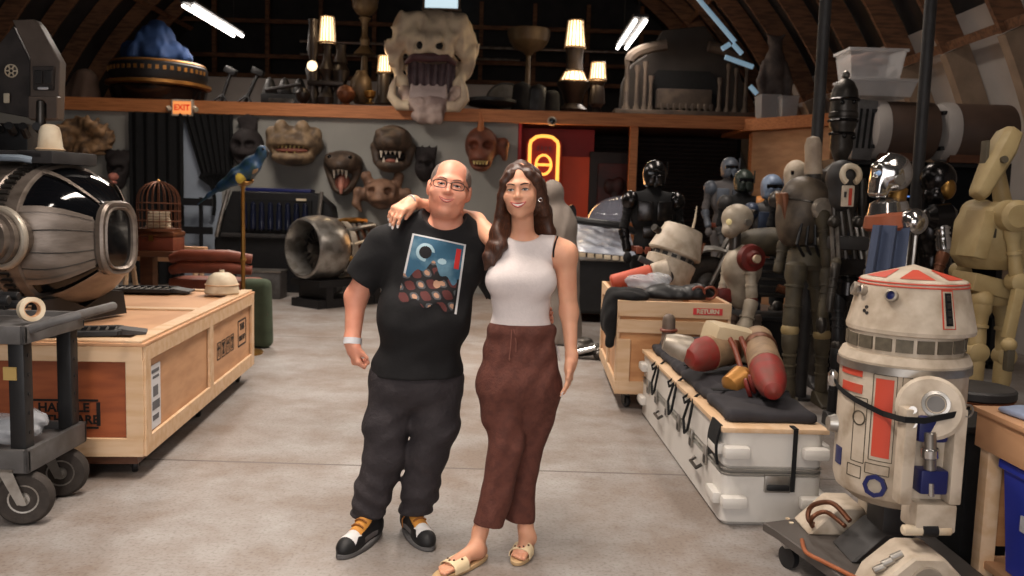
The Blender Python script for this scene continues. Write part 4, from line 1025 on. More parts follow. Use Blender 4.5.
# creature heads hung on the wall
M['teeth2'] = mat('old_teeth', (214,192,128), .4, 0, .1, 20); M['fang'] = mat('pale_fang', (220,208,190), .35)
M['mouth'] = mat('mouth_flesh', (150,92,78), .5, 0, .2, 10); M['maw'] = mat('dark_maw', (18,12,12), .7)
def head(lab, cx, cy, w, h, m_, fn, vox=.02, extra=None):
    c = pw(cx, cy, YB-.02); k = YB/F; W_, H_ = w*k, h*k
    t = thing('creature_mask', lab, 'mask', (c.x, YB-.0, c.z-H_/2), 0, 'creature heads hung on the grey wall')
    s_ = SDF(vox, .06); fn(s_, lambda x, y, z: (c.x+x*W_/2, YB-y*W_/2, c.z+z*H_/2), W_/2, H_/2)
    s_.build('head', m_, t)
    if extra: extra(t, lambda x, y, z: Vector((c.x+x*W_/2, YB-y*W_/2, c.z+z*H_/2)), W_/2, H_/2)
    return t
def tooth_row(t, at, pts, L, r, m_, name='tooth'):
    for i, p in enumerate(pts):
        MB().cyl(at(*p), at(p[0]*.97, p[1]-.03, p[2]+L), r, .003, n=8).build(name, m_, t, world=True)
M['skinA'] = mat('bone_tangle', (150,116,82), .7, 0, .3, 7, c2=(52,38,30), amt=.8, bump=.4, bscale=9)
M['skinB'] = mat('dark_mask_skin', (40,34,34), .8, 0, .3, 8, bump=.3)
M['skinC'] = mat('mottled_hide', (138,116,90), .6, 0, .2, 6, c2=(66,52,42), amt=.8, bump=.3, bscale=14)
M['skinD'] = mat('brown_hide', (98,80,66), .6, 0, .2, 6, c2=(54,44,38), amt=.8, bump=.3, bscale=16)
M['skinE'] = mat('red_hide', (120,66,46), .6, 0, .2, 5, c2=(72,44,34), amt=.7, bump=.2)
M['skinF'] = mat('tan_hide', (146,112,90), .6, 0, .2, 5, c2=(86,62,50), amt=.8, bump=.3, bscale=12)
def fA(s_, at, W_, H_):
    s_.ell(at(0,.3,0), (W_*.95,.25,H_*.75))
    for k in range(16):
        a = 2*PI*k/16; s_.chain([at(.2*math.cos(a),.7,.25*math.sin(a)), at(.75*math.cos(a+.3),.8+.2*math.sin(3*a),.7*math.sin(a+.3)), at(1*math.cos(a+.7),.45,.95*math.sin(a+.7))], [.07,.06,.03], .03)
    s_.ell(at(-.25,1.0,-.05), (W_*.2,.15,H_*.22), op=-1); s_.ell(at(.3,1.0,-.05), (W_*.2,.15,H_*.22), op=-1)
    s_.cut((0, YB-.01, 0), (0,1,0))
head('tan and brown tangled horned mask, nearest the grey tower', 91, 138, 56, 42, M['skinA'], fA)
def fB(s_, at, W_, H_):
    s_.ell(at(0,.5,.2), (W_*.9,.22,H_*.6)); s_.ell(at(0,.8,-.4), (W_*.6,.2,H_*.45))
    for k in range(9): s_.cap(at(-.8+.2*k,.5,.6), at(-1+.25*k,.6,1.0-.1*(k % 2)), .06, .02)
    for q_ in (-1,1): s_.ell(at(.35*q_,1.2,.15), (.07,.07,.05), op=-1)
    s_.cut((0, YB-.01, 0), (0,1,0))
def xB(t, at, W_, H_):
    mb = MB(); mb.ell(at(.05,1.5,-.25), (W_*.38,.12,H_*.2)); mb.ell(at(.05,1.55,-.5), (W_*.3,.08,H_*.1)); mb.build('snout', mat('pink_snout', (190,120,104), .5, 0, .2, 12), t, world=True)
head('small dark bristly mask with pink snout above the birdcage', 121, 172, 24, 42, M['skinB'], fB, extra=xB)
def fC(s_, at, W_, H_):
    s_.ell(at(0,.5,-.05), (W_*.85,.3,H_*.62)); s_.ell(at(0,.75,-.35), (W_*.55,.25,H_*.4))
    for k in range(9): s_.cap(at(-.15+.05*k,.45,.45), at(-.5+.13*k,.5,.98-.12*abs(k-4)/4), .05, .015)
    for q_ in (-1,1): s_.ell(at(.36*q_,1.25,.0), (.09,.1,.06), op=-1)
    s_.ell(at(0,1.35,-.45), (.16,.1,.05), op=-1)
    s_.cut((0, YB-.01, 0), (0,1,0))
head('black hairy mask with tall topknot hanging behind the parrot', 250, 146, 38, 60, M['skinB'], fC)
def fD(s_, at, W_, H_):
    s_.ell(at(0,.45,.1), (W_*.95,.4,H_*.7)); s_.ell(at(0,.7,-.5), (W_*.7,.35,H_*.35)); s_.cap(at(-.7,.6,.5), at(.7,.6,.5), .12)
    for q_ in (-1,1): s_.ell(at(.35*q_,.85,.75), (.11,.12,.12)); s_.ell(at(.12*q_,1.15,.3), (.06,.06,.05))
    s_.ell(at(0,1.15,-.18), (W_*.72,.25,H_*.16), op=-1)
    s_.cut((0, YB-.01, 0), (0,1,0))
def xD(t, at, W_, H_):
    for k in range(13):
        x = -.84+.14*k; y_ = 1.05-.55*x*x
        MB().cyl(at(x,y_-.02,.02+.15*x*x), at(x*.97,y_+.03,-.16+.2*x*x), .026, .005, n=8).build('tooth', M['teeth2'], t, world=True)
        if k % 2: MB().cyl(at(x*.93,y_-.1,-.42+.2*x*x), at(x*.92,y_-.02,-.22+.2*x*x), .024, .005, n=8).build('tooth', M['teeth2'], t, world=True)
    MB().ell(at(0,.85,-.2), (W_*.55,.1,H_*.12)).build('gums', M['mouth'], t, world=True)
head('wide mottled head with row of yellow teeth along its grin', 298, 147, 58, 46, M['skinC'], fD, extra=xD)
def fE(s_, at, W_, H_):
    s_.ell(at(0,.5,.45), (W_*.95,.35,H_*.48)); s_.ell(at(0,.9,.3), (W_*.6,.3,H_*.35)); s_.ell(at(0,.6,-.55), (W_*.5,.2,H_*.42))
    for q_ in (-1,1): s_.ell(at(.5*q_,1.1,.6), (.09,.1,.07)); s_.cap(at(.75*q_,.5,.2), at(.45*q_,.6,-.6), .07, .05)
    s_.ell(at(0,1.1,-.3), (W_*.4,.3,H_*.45), op=-1)
    s_.cut((0, YB-.01, 0), (0,1,0))
def xE(t, at, W_, H_):
    MB().ell(at(0,.62,-.45), (W_*.38,.12,H_*.42)).build('gullet', M['mouth'], t, world=True)
    MB().tube([at(0,.9,-.2), at(0,1.05,-.6), at(0,1.0,-.9)], [.05,.045,.02]).build('tongue', mat('tongue_pink', (190,128,110), .4), t, world=True)
    for x, L in ((-.3,-.38),(-.1,-.25),(.1,-.25),(.3,-.38)): MB().cyl(at(x,1.25,.12), at(x*.95,1.2,.12+L), .03, .004, n=8).build('fang', M['fang'], t, world=True)
    for q_ in (-1,1): MB().ell(at(.5*q_,1.36,.62), .035, n=10, m=8).build('eye', M['blackg'], t, world=True)
head('brown serpent head with gaping pink mouth and pale fangs', 345, 173, 40, 46, M['skinD'], fE, extra=xE)
def fF(s_, at, W_, H_):
    s_.ell(at(0,.5,.35), (W_*.9,.35,H_*.62)); s_.ell(at(0,.9,.25), (W_*.6,.35,H_*.38)); s_.ell(at(0,.7,-.65), (W_*.72,.28,H_*.3))
    for q_ in (-1,1): s_.ell(at(.45*q_,1.15,.6), (.1,.1,.08)); s_.cap(at(.85*q_,.4,.1), at(.7*q_,.6,-.5), .08, .07)
    s_.ell(at(0,1.3,-.3), (W_*.62,.4,H_*.24), op=-1)
    s_.cut((0, YB-.01, 0), (0,1,0))
def xF(t, at, W_, H_):
    MB().ell(at(0,.75,-.32), (W_*.6,.12,H_*.24)).build('maw', M['maw'], t, world=True)
    MB().ell(at(0,1.05,-.5), (W_*.28,.1,H_*.1)).build('tongue', M['mouth'], t, world=True)
    for x, z, L in ((-.42,-.1,-.28),(.42,-.1,-.28),(-.2,-.1,-.15),(.2,-.1,-.15),(0,-.1,-.12),(-.3,-.58,.22),(.3,-.58,.22)): MB().cyl(at(x,1.2,z), at(x,1.2,z+L), .03, .004, n=8).build('fang', M['fang'], t, world=True)
head('domed brown reptile head with dark fanged mouth, highest on the wall', 394, 150, 42, 48, M['skinD'], fF, extra=xF)
def fG(s_, at, W_, H_):
    s_.ell(at(0,.5,0), (W_*.62,.34,H_*.75)); s_.ell(at(0,.85,-.3), (W_*.36,.25,H_*.35)); s_.cap(at(-.4,.8,.25), at(.4,.8,.25), .08)
    for q_ in (-1,1):
        s_.chain([at(.5*q_,.4,.5), at(.62*q_,.5,.85), at(.5*q_,.5,.98)], [.1,.07,.03]); s_.chain([at(.6*q_,.35,-.1), at(.9*q_,.45,.05), at(.98*q_,.5,-.5), at(.8*q_,.5,-.85)], [.1,.08,.06,.03])
        s_.ell(at(.28*q_,1.0,.1), (.08,.08,.06), op=-1)
    s_.ell(at(0,1.25,-.55), (.14,.12,.05), op=-1)
    s_.cut((0, YB-.01, 0), (0,1,0))
head('tan horned cat-like mask with curling side tusks', 384, 194, 52, 40, M['skinF'], fG)
def fH(s_, at, W_, H_):
    s_.ell(at(0,.6,-.1), (W_*.85,.26,H_*.7)); 
    for k in range(7): s_.cap(at(-.6+.2*k,.5,.4), at(-.9+.3*k,.5,.98-.1*(k % 2)), .05, .015)
    for q_ in (-1,1): s_.ell(at(.35*q_,1.5,.05), (.06,.08,.05), op=-1)
    s_.cut((0, YB-.01, 0), (0,1,0))
head('narrow black spiky mask beside the bald man', 426, 166, 24, 40, M['skinB'], fH)
def fI(s_, at, W_, H_):
    s_.ell(at(-.1,.5,.05), (W_*.7,.32,H_*.55)); s_.ell(at(-.1,.85,-.35), (W_*.5,.26,H_*.38)); s_.cap(at(-.45,.9,.15), at(.25,.9,.15), .09)
    s_.chain([at(.45,.35,.0), at(.8,.45,.1), at(.9,.45,-.3)], [.12,.1,.05])
    for q_ in (-1,1): s_.ell(at(-.1+.3*q_,1.15,.02), (.08,.1,.06), op=-1)
    s_.ell(at(-.1,1.25,-.5), (.2,.12,.05), op=-1)
    s_.cut((0, YB-.01, 0), (0,1,0))
def xI(t, at, W_, H_):
    MB().cyl(at(-.12,.9,.35), at(-.12,1.0,1.0), .075, .02, n=14).build('crest', mat('orange_crest', (176,104,58), .55), t, world=True)
    for x in (-.35,-.22,-.1,.02,.15): MB().cyl(at(x,1.18,-.4), at(x,1.2,-.53), .03, .012, n=8).build('tooth', M['teeth2'], t, world=True)
head('reddish mask with orange crest and yellow grin between the two people', 484, 148, 46, 66, M['skinE'], fI, extra=xI)
# carved console with a row of blue glass tubes
c = pw(276,290,13.6); YC = 13.75; kx = YC/F
t = thing('carved_console', 'black carved console with blue glass tubes standing against the grey wall', 'console', (c.x, YC, 0))
H1 = P(276,192,YC).z
def lx(px): return P(px, 230, YC).x - c.x
def lz(py): return P(276, py, YC).z
MB().prism([(lx(215),0),(lx(337),0),(lx(337),lz(240)),(lx(330),lz(205)),(lx(315),H1),(lx(232),H1),(lx(220),lz(225)),(lx(214),lz(242))], .5, o=(0,.25,0)).build('body', M['blackp'], t, bev=.02)
MB().box(((lx(240)+lx(312))/2, -.02, (lz(200)+lz(231))/2), (lx(312)-lx(240), .05, lz(200)-lz(231))).build('recess', M['black'], t)
MB().box(((lx(244)+lx(310))/2, .2, H1+.03), (lx(310)-lx(244), .3, .06), bev=.02).build('lid', M['blue'], t)
for k in range(8):
    x = lx(246+8.6*k); mb = MB(); mb.lathe([(.02,lz(231)),(.05,lz(229)),(.05,lz(213)),(.035,lz(210)),(.045,lz(206)),(.03,lz(203)),(0,lz(202))], (x,-.08,0), (0,0,1), 14); mb.build('glass_tube', mat('blue_glass', (24,28,46), .15, 0, .2, 6) if k == 0 else bpy.data.materials['blue_glass'], t)
for p0, p1 in ((218,230),(318,322)): MB().tube([(lx(p0),-.08,lz(238)),(lx((p0+p1)/2),-.1,lz(215)),(lx(p1),-.06,H1+.02)], .035, 8).build('rail', M['steel'], t)
MB().box((lx(276),-.03,lz(236)),(lx(330)-lx(222),.1,.07),bev=.02).build('ledge', M['dgrey'], t)
MB().box((lx(302),-.055,lz(199)),(.16,.02,.035)).build('name_plate', M['ivory'], t)
for k in range(3): MB().ell((lx(234)+.12*k,-.05,lz(262)),(.05,.05,.05),n=10,m=8).build('boss', M['dgrey'], t)
# big turbine on a dark stand
NE = P(302,248,11.9); AE = Vector((-.62,-.78,.02)).normalized(); rE = .43
t = thing('turbine_engine', 'bright steel turbine engine with open round intake on dark stand beside the console', 'engine', (NE.x+.45, NE.y+.5, 0))
MB().lathe([(.40,.0),(.425,-.02),(.45,-.12),(.47,-.3),(.44,-.5),(.40,-.55),(.32,-.55),(.3,-.4),(.36,-.1),(.385,-.0),(.40,.0)], NE, AE, 40, cap=False).build('intake_cowl', M['steel'], t, world=True)
MB().lathe([(.0,-.32),(.31,-.32),(.31,-.36),(0,-.36)], NE, AE, 32).build('intake_back', M['black'], t, world=True)
MB().lathe([(0,-.1),(.06,-.14),(.1,-.25),(.1,-.33)], NE, AE, 20).build('spinner', M['dsteel'], t, world=True)
mb = MB(); Fr = frame(AE)
for k in range(20):
    a = 2*PI*k/20; d = Fr @ Vector((math.cos(a), math.sin(a), 0)); mb.box(NE+AE*-.28+d*.2, (.035,.22,.01), Matrix((Fr @ Vector((-math.sin(a), math.cos(a), 0)), d, AE)).transposed() @ Matrix.Rotation(.6,3,'Y'))
mb.build('fan_blades', M['dsteel'], t, world=True)
mb = MB()
for k in range(24):
    a = 2*PI*k/24; mb.ell(NE+AE*-.015+Fr @ Vector((.392*math.cos(a), .392*math.sin(a), 0)), .014, n=8, m=6)
mb.build('rivets', M['dgrey'], t, world=True)
MB().lathe([(.36,-.5),(.36,-1.2),(.3,-1.3),(.25,-1.65),(.1,-1.7)], NE, AE, 32).build('core', M['copper'], t, world=True)
mb = MB()
for k in range(5):
    mb.lathe([(.37,-.62-.14*k),(.4,-.64-.14*k),(.4,-.67-.14*k),(.37,-.69-.14*k)], NE, AE, 32, cap=False)
mb.build('bands', M['dsteel'], t, world=True)
for k in range(12):
    a = 2*PI*k/12+.2; d = lambda t_, r_, b=0: NE+AE*t_+Fr @ Vector((r_*math.cos(a+b), r_*math.sin(a+b), 0))
    MB().tube([d(-.5,.38), d(-.62,.42), d(-.9,.42,.15), d(-1.15,.4,.3)], .02+.012*(k % 3), 8).build('pipe', [M['ivory'], M['steel'], M['brass']][k % 3], t, world=True)
MB().lathe([(.43,-.56),(.43,-.66),(.41,-.66),(.41,-.56),(.43,-.56)], NE, AE, 32, cap=False).build('collar', M['hullpale'], t, world=True)
mb = MB(); 
for q in (-.25,-1.15):
    p = NE+AE*q; mb.box((p.x, p.y, (p.z-.44)/2), (.62,.12,p.z-.44), Matrix.Rotation(math.atan2(AE.y,AE.x)+PI/2,3,'Z'))
p = NE+AE*-.7; mb.box((p.x, p.y, .06), (.6,1.3,.12), Matrix.Rotation(math.atan2(AE.y,AE.x)+PI/2,3,'Z')); mb.box((p.x, p.y, p.z-.48), (.66,1.3,.1), Matrix.Rotation(math.atan2(AE.y,AE.x)+PI/2,3,'Z'))
mb.build('stand', M['blackp'], t, world=True)
# grey box at the foot of the wall
q = G(279,291); t = thing('grey_box', 'low grey steel box on the floor between the console and turbine', 'box', (q.x, 13.0, 0))
MB().box((0,.0,.2), (.66,.4,.4), bev=.01).build('body', M['grey'], t); MB().box((0,.0,.415), (.68,.42,.03), bev=.006).build('lid', M['steel'], t); MB().tube([(-.08,-.2,.25),(-.08,-.24,.25),(.08,-.24,.25),(.08,-.2,.25)], .012, 6).build('handle', M['dgrey'], t)
# ---- behind the crate: table with birdcage, parrot on its stand, red leather bench, helmet
q = G(160,300); tb = thing('side_table', 'brown wooden pedestal table carrying the birdcage behind the crate', 'table', (P(160,270,9.2).x, 9.2, 0))
zt = P(160,250,9.2).z
MB().box((0,0,zt-.03), (.62,.5,.06), bev=.01).build('tabletop', M['wood'], tb); MB().box((-.12,0,(zt-.06)/2), (.14,.14,zt-.06), bev=.01).build('leg', M['wood'], tb); MB().box((-.05,0,.03), (.5,.4,.06), bev=.01).build('foot', M['wood'], tb)
ch = thing('chest', 'small red-brown leather chest on the pedestal table under the birdcage', 'chest', (P(158,250,9.2).x, 9.2, zt)); zc_ = P(160,231,9.2).z-zt
MB().box((0,0,zc_*.36), (.46,.32,zc_*.72), bev=.012).build('body', M['leather'], ch); MB().box((0,0,zc_*.86), (.48,.34,zc_*.28), bev=.02).build('lid', M['copper'], ch); MB().box((0,-.175,zc_*.66), (.05,.015,.06)).build('latch', M['brass'], ch)
zb = zt+zc_; zt2 = P(158,180,9.2).z; bc = thing('birdcage', 'domed brass birdcage with wire bars on the leather chest', 'birdcage', (P(159,230,9.2).x, 9.2, zb))
rb_ = .22; hh = zt2-zb; MB().cyl((0,0,0), (0,0,.03), rb_+.01, n=28).build('tray', M['copper'], bc)
mb = MB(); 
for k in range(22):
    a = 2*PI*k/22; mb.tube([(rb_*math.cos(a)*f_, rb_*math.sin(a)*f_, z) for f_, z in ((1,.02),(1,hh*.55),(.97,hh*.68),(.85,hh*.8),(.6,hh*.9),(.3,hh*.955),(.03,hh*.97))], .0045, 5)
for z in (.2,.4,.55): mb.torus((0,0,hh*z),(0,0,1),rb_,.005,28,6)
mb.build('wire_bars', M['copper'], bc); MB().lathe([(.0,hh*.94),(.03,hh*.95),(.012,hh*.98),(.02,hh*.99),(0,hh*1.02)], n=12).build('finial', M['brass'], bc)
ck = thing('paper_bundle', 'pale folded cloth lying inside the birdcage', 'cloth', (bc.location.x, 9.2, zb+.03)); 
mb = MB(); 
for k in range(6): mb.box((-.0,0,.02+.03*k), (.22-.01*(k % 2),.2,.026), (0,0,.1*k), bev=.01)
mb.build('folds', M['ivory'], ck)
# pale beam of a trestle beside it
t = thing('trestle', 'pale timber trestle standing behind the birdcage table', 'trestle', (P(172,255,9.9).x, 9.9, 0)); z_ = P(172,246,9.9).z
MB().box((-.1,0,z_-.09), (1.0,.12,.18), bev=.006).build('beam', M['ply'], t)
for x in (-.5,.3):
    for y in (-1,1): MB().cyl((x,y*.04,z_-.1), (x+.02,y*.25,0), .03, n=8).build('leg', M['pine'], t)
# brass stand and parrot
bx = P(243,230,8.3); zp = P(242,182,8.3).z; t = thing('perch_stand', 'tall brass perch stand carrying the blue parrot', 'stand', (bx.x, 8.3, 0))
MB().lathe([(.19,0),(.19,.02),(.08,.05),(.03,.09),(.022,.2)], n=28).build('foot', M['brass'], t)
mb = MB(); mb.lathe([(.02,.15),(.02,.5),(.032,.52),(.032,.56),(.02,.58),(.02,.9),(.034,.93),(.02,.97),(.018,zp-.06),(.03,zp-.04)], n=14); mb.build('pole', M['brass'], t)
mb = MB(); mb.lathe([(.0,zp-.04),(.06,zp-.03),(.1,zp),(.095,zp+.01),(.0,zp-.01)], n=24); mb.tube([(-.16,0,zp+.01),(.1,0,zp+.02)], .014, 8); mb.build('perch', M['brass'], t)
pr_ = thing('parrot', 'blue and yellow parrot with long tail perched on the brass stand', 'parrot', (bx.x, 8.3, zp+.02))
def w3(px, py, dy=0): return P(px, py, 8.3+dy)
s_ = SDF(.01, .04)
s_.chain([w3(222,186), w3(238,176), w3(252,165), w3(261,156)], [.045,.08,.08,.05]); s_.ell(w3(262,151), (.055,.05,.055)); s_.chain([w3(224,185), w3(209,195,.02), w3(196,206,.04)], [.035,.016,.007])
s_.chain([w3(254,168,-.07), w3(238,178,-.09), w3(220,189,-.03)], [.04,.05,.015]); s_.chain([w3(247,178,-.02), w3(243,182,-.01)], [.03,.02])
def rp(c):
    x = (c[:,0]-bx.x); d = np.linalg.norm(c-np.array(w3(240,178,-.1)), axis=1); e = np.linalg.norm(c-np.array(w3(256,172,-.08)), axis=1); r_ = np.zeros(len(c), int); r_[d < .055] = 1; r_[e < .035] = 2; return r_
s_.build('body', [mat('parrot_blue', (26,58,90), .6, 0, .3, 14, c2=(30,60,56), amt=.8), mat('parrot_yellow', (196,170,62), .6, 0, .2, 14), mat('parrot_buff', (150,124,92), .6)], pr_, rp)
MB().tube([w3(265,149), w3(268,152), w3(267,157)], [.028,.022,.006], 10).build('beak', M['dgrey'], pr_, world=True); MB().ell(w3(263,149,-.05), .012, n=8, m=6).build('eye', M['blackg'], pr_, world=True)
# helmet resting on the far end of the crate
q = G(222,290,CZ1+.03); t = thing('helmet', 'cream dome helmet resting on the far end of the crate', 'helmet', (P(222,285,6.75).x, 6.75, CZ1+.034))
MB().lathe([(.125,0),(.135,.015),(.13,.03),(.122,.09),(.1,.14),(.06,.168),(0,.175)], n=30).build('shell', M['ivory'], t); MB().torus((0,0,.075),(0,0,1),.127,.006,30,6).build('band', M['pine'], t); MB().cyl((0,0,.17),(0,0,.19),.02,n=12).build('cap', M['ivory'], t)
# red leather bench
t = thing('leather_bench', 'low bench with two rolled red leather cushions behind the crate', 'bench', (P(212,270,8.9).x, 8.95, 0)); z_ = P(212,258,8.9).z
for k in range(2): MB().tube([(-.42,-.05-.0*k,z_-.12*k-.02),(-.3,-.1,z_-.12*k+.02),(.2,-.1,z_-.12*k+.03),(.42,-.05,z_-.12*k)], [.05,.065,.065,.05], 14).build('roll_cushion', M['leather'], t)
MB().box((0,.1,z_-.28), (.9,.4,.12), bev=.04).build('seat', M['leather'], t)
for x in (-.38,.38):
    for y in (-.05,.25): MB().cyl((x,y,0), (x*.97,y,z_-.3), .025, .035, n=10).build('leg', M['wood'], t)
t = thing('cushion', 'dark green cushion leaning on the bench beside the brass stand', 'cushion', (P(247,280,8.6).x+.0, 8.62, 0)); s_ = SDF(.015,.03); q = t.location; s_.box((q.x+.1,q.y,.36), (.3,.16,.72), (.1,0,0), .07); s_.build('cover', mat('green_velvet', (62,72,56), .9, 0, .2, 8), t); MB().torus((.1,-.06,.36),(0,1,.1),.12,.008,24,6).build('piping', M['dolive'], t)
# ================================================================== ON THE LOFT
ZL = 3.03
def lp(px, py, Y=15.3): return P(px, py, Y)
def sdf_thing(name, lab, cat, s_, m_, org, group=None, region=None):
    return tag(s_.build(name, m_, org=Vector(org), region=region), lab, cat, group)
# black and gold drum with a blue cloth heap on it
c = lp(158,80,15.7); k = 15.7/F; t = thing('ceremonial_drum', 'wide black and gold drum on the loft under a blue cloth', 'drum', (c.x, 15.75, ZL)); zt = lp(158,63,15.7).z-ZL
M['gold'] = mat('dull_gold', (168,118,62), .35, .7, .15, 10)
MB().lathe([(.55,0),(.6,.03),(.78,.14),(.84,zt*.42),(.82,zt*.48)], n=40).build('bowl', M['blackg'], t)
MB().lathe([(.82,zt*.47),(.9,zt*.5),(.9,zt*.56),(.8,zt*.58)], n=40, cap=False).build('gold_rim', M['gold'], t)
MB().lathe([(.8,zt*.56),(.84,zt*.7),(.84,zt*.9),(.76,zt),(0,zt)], n=40).build('upper_band', M['blackp'], t)
for i in range(22):
    a = PI+PI*(i+.5)/22; MB().box((.845*math.cos(a),.845*math.sin(a),zt*.8),(.02,.055,.07),Matrix.Rotation(a,3,'Z')).build('gold_stud', M['gold'], t)
MB().torus((0,0,zt*.95),(0,0,1),.8,.02,40,6).build('top_ring', M['gold'], t)
s_ = SDF(.025,.1); o = Vector((c.x, 15.7, ZL+zt)); q = lambda x, z, y=0: o+Vector((x,y,z))
s_.ell(q(0,.12),(.62,.45,.22)); s_.ell(q(.0,.42),(.3,.28,.32)); s_.ell(q(-.45,.2),(.2,.2,.18)); s_.cap(q(-.12,.5,-.2),q(-.3,.05,-.4),.1,.12); s_.cap(q(.1,.55,-.15),q(.2,.05,-.42),.1,.12); s_.cap(q(.2,.4,0),q(.6,.05,-.2),.1,.1); s_.cap(q(0,.6,-.1),q(0,.1,-.42),.09,.07)
s_._a(2, fold((1,.4,.5), 16, .02), (0,0,0),(0,0,0),0); s_.cut((0,0,ZL+zt+.005),(0,0,-1))
sdf_thing('blue_cloth', 'crumpled blue cloth heaped on the black and gold drum', 'cloth', s_, mat('blue_cloth', (22,46,84), .85, 0, .25, 4), o)
# brown draped bust
s_ = SDF(.025,.08); o = lp(84,100,15.2); o.z = ZL; q = lambda x, z, y=0: o+Vector((x,y,z))
s_.ell(q(0,.2),(.28,.24,.26)); s_.ell(q(.05,.45),(.2,.18,.2)); s_.cap(q(-.1,.5),q(-.25,.1,-.15),.08,.1); s_.cap(q(.1,.55,-.1),q(.08,.05,-.24),.06,.07); s_.cap(q(0,.55,-.12),q(-.08,.05,-.22),.05,.06)
s_.cut((0,0,ZL+.003),(0,0,-1)); sdf_thing('draped_bust', 'brown draped bust on the loft beside the black and gold drum', 'sculpture', s_, mat('brown_drape', (92,72,60), .85, 0, .15, 4), o)
# folded black light stands and cases in front of the white loft wall
def standish(px, lab, lean):
    o = lp(px,100,15.8); t = thing('light_stand', lab, 'stand', (o.x,15.8,ZL), 0, 'folded stands on the loft')
    MB().cyl((0,0,.0),(lean,.1,.75),.035,n=10).build('pole', M['blackp'], t)
    for q in (-.3,.0,.35): MB().cyl((q,-.1,0),(lean*.4,.03,.35),.02,n=8).build('leg', M['blackp'], t)
    MB().box((lean,.1,.78),(.22,.14,.12),(0,.4,0),bev=.02).build('head', M['blackp'], t)
standish(217, 'folded black stand on the loft, beside the drum', .22); standish(240, 'second folded black stand on the loft beside the drum', .3)
def cases(px, w, h, lab, n):
    o = lp(px,104,15.6); k = 15.6/F; t = thing('prop_machine', lab, 'machine', (o.x,15.7,ZL), 0, 'dark machines on the loft'); w, h = w*k, h*k
    MB().box((0,0,h*.3),(w,.5,h*.6),bev=.03).build('body', M['blackp'], t)
    for i in range(n): MB().lathe([(.12,0),(.14,.05),(.1,.2),(.06,.3),(.0,.34)],(-w*.35+w*.7*i/max(1,n-1),-.05,h*.55),n=14).build('turret', M['dgrey'], t)
    MB().cyl((-w*.4,-.2,h*.7),(w*.45,-.24,h*.9),.035,n=10).build('barrel', M['dgrey'], t)
    MB().box((0,-.27,h*.3),(w*.6,.04,h*.3),bev=.01).build('panel', M['dsteel'], t)
cases(284,42,32,'long low black machine on the loft, left of the lamp columns'.replace('left of','beside'),3)
# lamps: pleated glowing shades on dark turned columns
M['shade'] = mat('glowing_shade', (255,222,176), .5, 0, .04, 8, emit=2.2); M['shaderib'] = mat('shade_rib', (120,98,72), .5)
M['col'] = mat('dark_bronze', (42,34,30), .4, .4, .3, 6)
def shade(t, z0, z1, r0, r1, n=16):
    MB().lathe([(r0,z0),(r1,z1),(r1*.96,z1),(r0*.96,z0),(r0,z0)], n=n*2, cap=False).build('lamp_shade', M['shade'], t)
    mb = MB()
    for i in range(n):
        a = 2*PI*i/n; mb.cyl((r0*1.02*math.cos(a),r0*1.02*math.sin(a),z0),(r1*1.02*math.cos(a),r1*1.02*math.sin(a),z1),.011,n=6)
    mb.torus((0,0,z0),(0,0,1),r0,.018,28,6).torus((0,0,z1),(0,0,1),r1,.014,28,6); mb.build('shade_ribs', M['shaderib'], t)
    l = bpy.data.lights.new('lamp_glow','POINT'); l.energy = 10; l.color = (1,.75,.45); l.shadow_soft_size = .08; o = bpy.data.objects.new('lamp_glow', l); COL.objects.link(o); o.location = (t.location.x, t.location.y-.35, t.location.z+(z0+z1)/2)
def lamp(px, Y, prof, shades, lab, extra=None):
    o = lp(px,100,Y); t = thing('column_lamp', lab, 'lamp', (o.x,Y,ZL), 0, 'glowing lamps on the loft'); zz = lambda py: lp(px,py,Y).z-ZL; k = Y/F
    MB().lathe([(r_*k,max(0,zz(py))) for py, r_ in prof], n=24).build('column', M['col'], t)
    for y0, y1, r0, r1 in shades: shade(t, zz(y0), zz(y1), r0*k, r1*k)
    if extra: extra(t, zz, k)
def ex1(t, zz, k):
    for x, y0, y1, r_ in ((-14,105,20,5),(13,105,45,6)): MB().lathe([(r_*k*1.6,max(0,zz(y0))),(r_*k,zz(y0-20)),(r_*k*1.5,zz(y0-34)),(r_*k*.7,zz(y0-44)),(r_*k*1.2,zz((y0+y1)/2-12)),(r_*k*.8,zz(y1+6)),(r_*k,zz(y1))],(x*k,0,0),n=14).build('side_column', M['col'], t)
    MB().box((0,0,zz(84)),(.66,.3,.09),bev=.03).build('cross_arm', M['col'], t)
    MB().ell((-.22,-.2,zz(68)),(.09,.06,.09)).build('glowing_lens', M['shade'], t)
lamp(327,15.4,[(106,9),(98,10),(92,6),(78,5),(70,9),(62,5),(50,4),(44,7)],[(43,17,8,6.5)],'tallest glowing pleated lamp between dark twin columns on the loft',ex1)
lamp(384,15.2,[(104,9),(100,8),(98,7),(76,7),(73,6)],[(73,56,7,5.5)],'small glowing lamp on bronze drum beside the horned beast head')
lamp(573,15.4,[(113,14),(110,15),(104,8),(92,12),(86,16),(83,17),(82.4,15),(82,5),(72,5),(70,9),(62,8),(50,9),(48,10)],[(82,72,14,9),(48,21,10,7.5)],'two-tiered glowing lamp on dark column above the red booth')
lamp(597,15.2,[(113,5),(108,4),(104,8),(90,7),(86,6),(82,8)],[(80,63,8,6.5)],'single glowing lamp beside the two-tiered lamp on the loft')
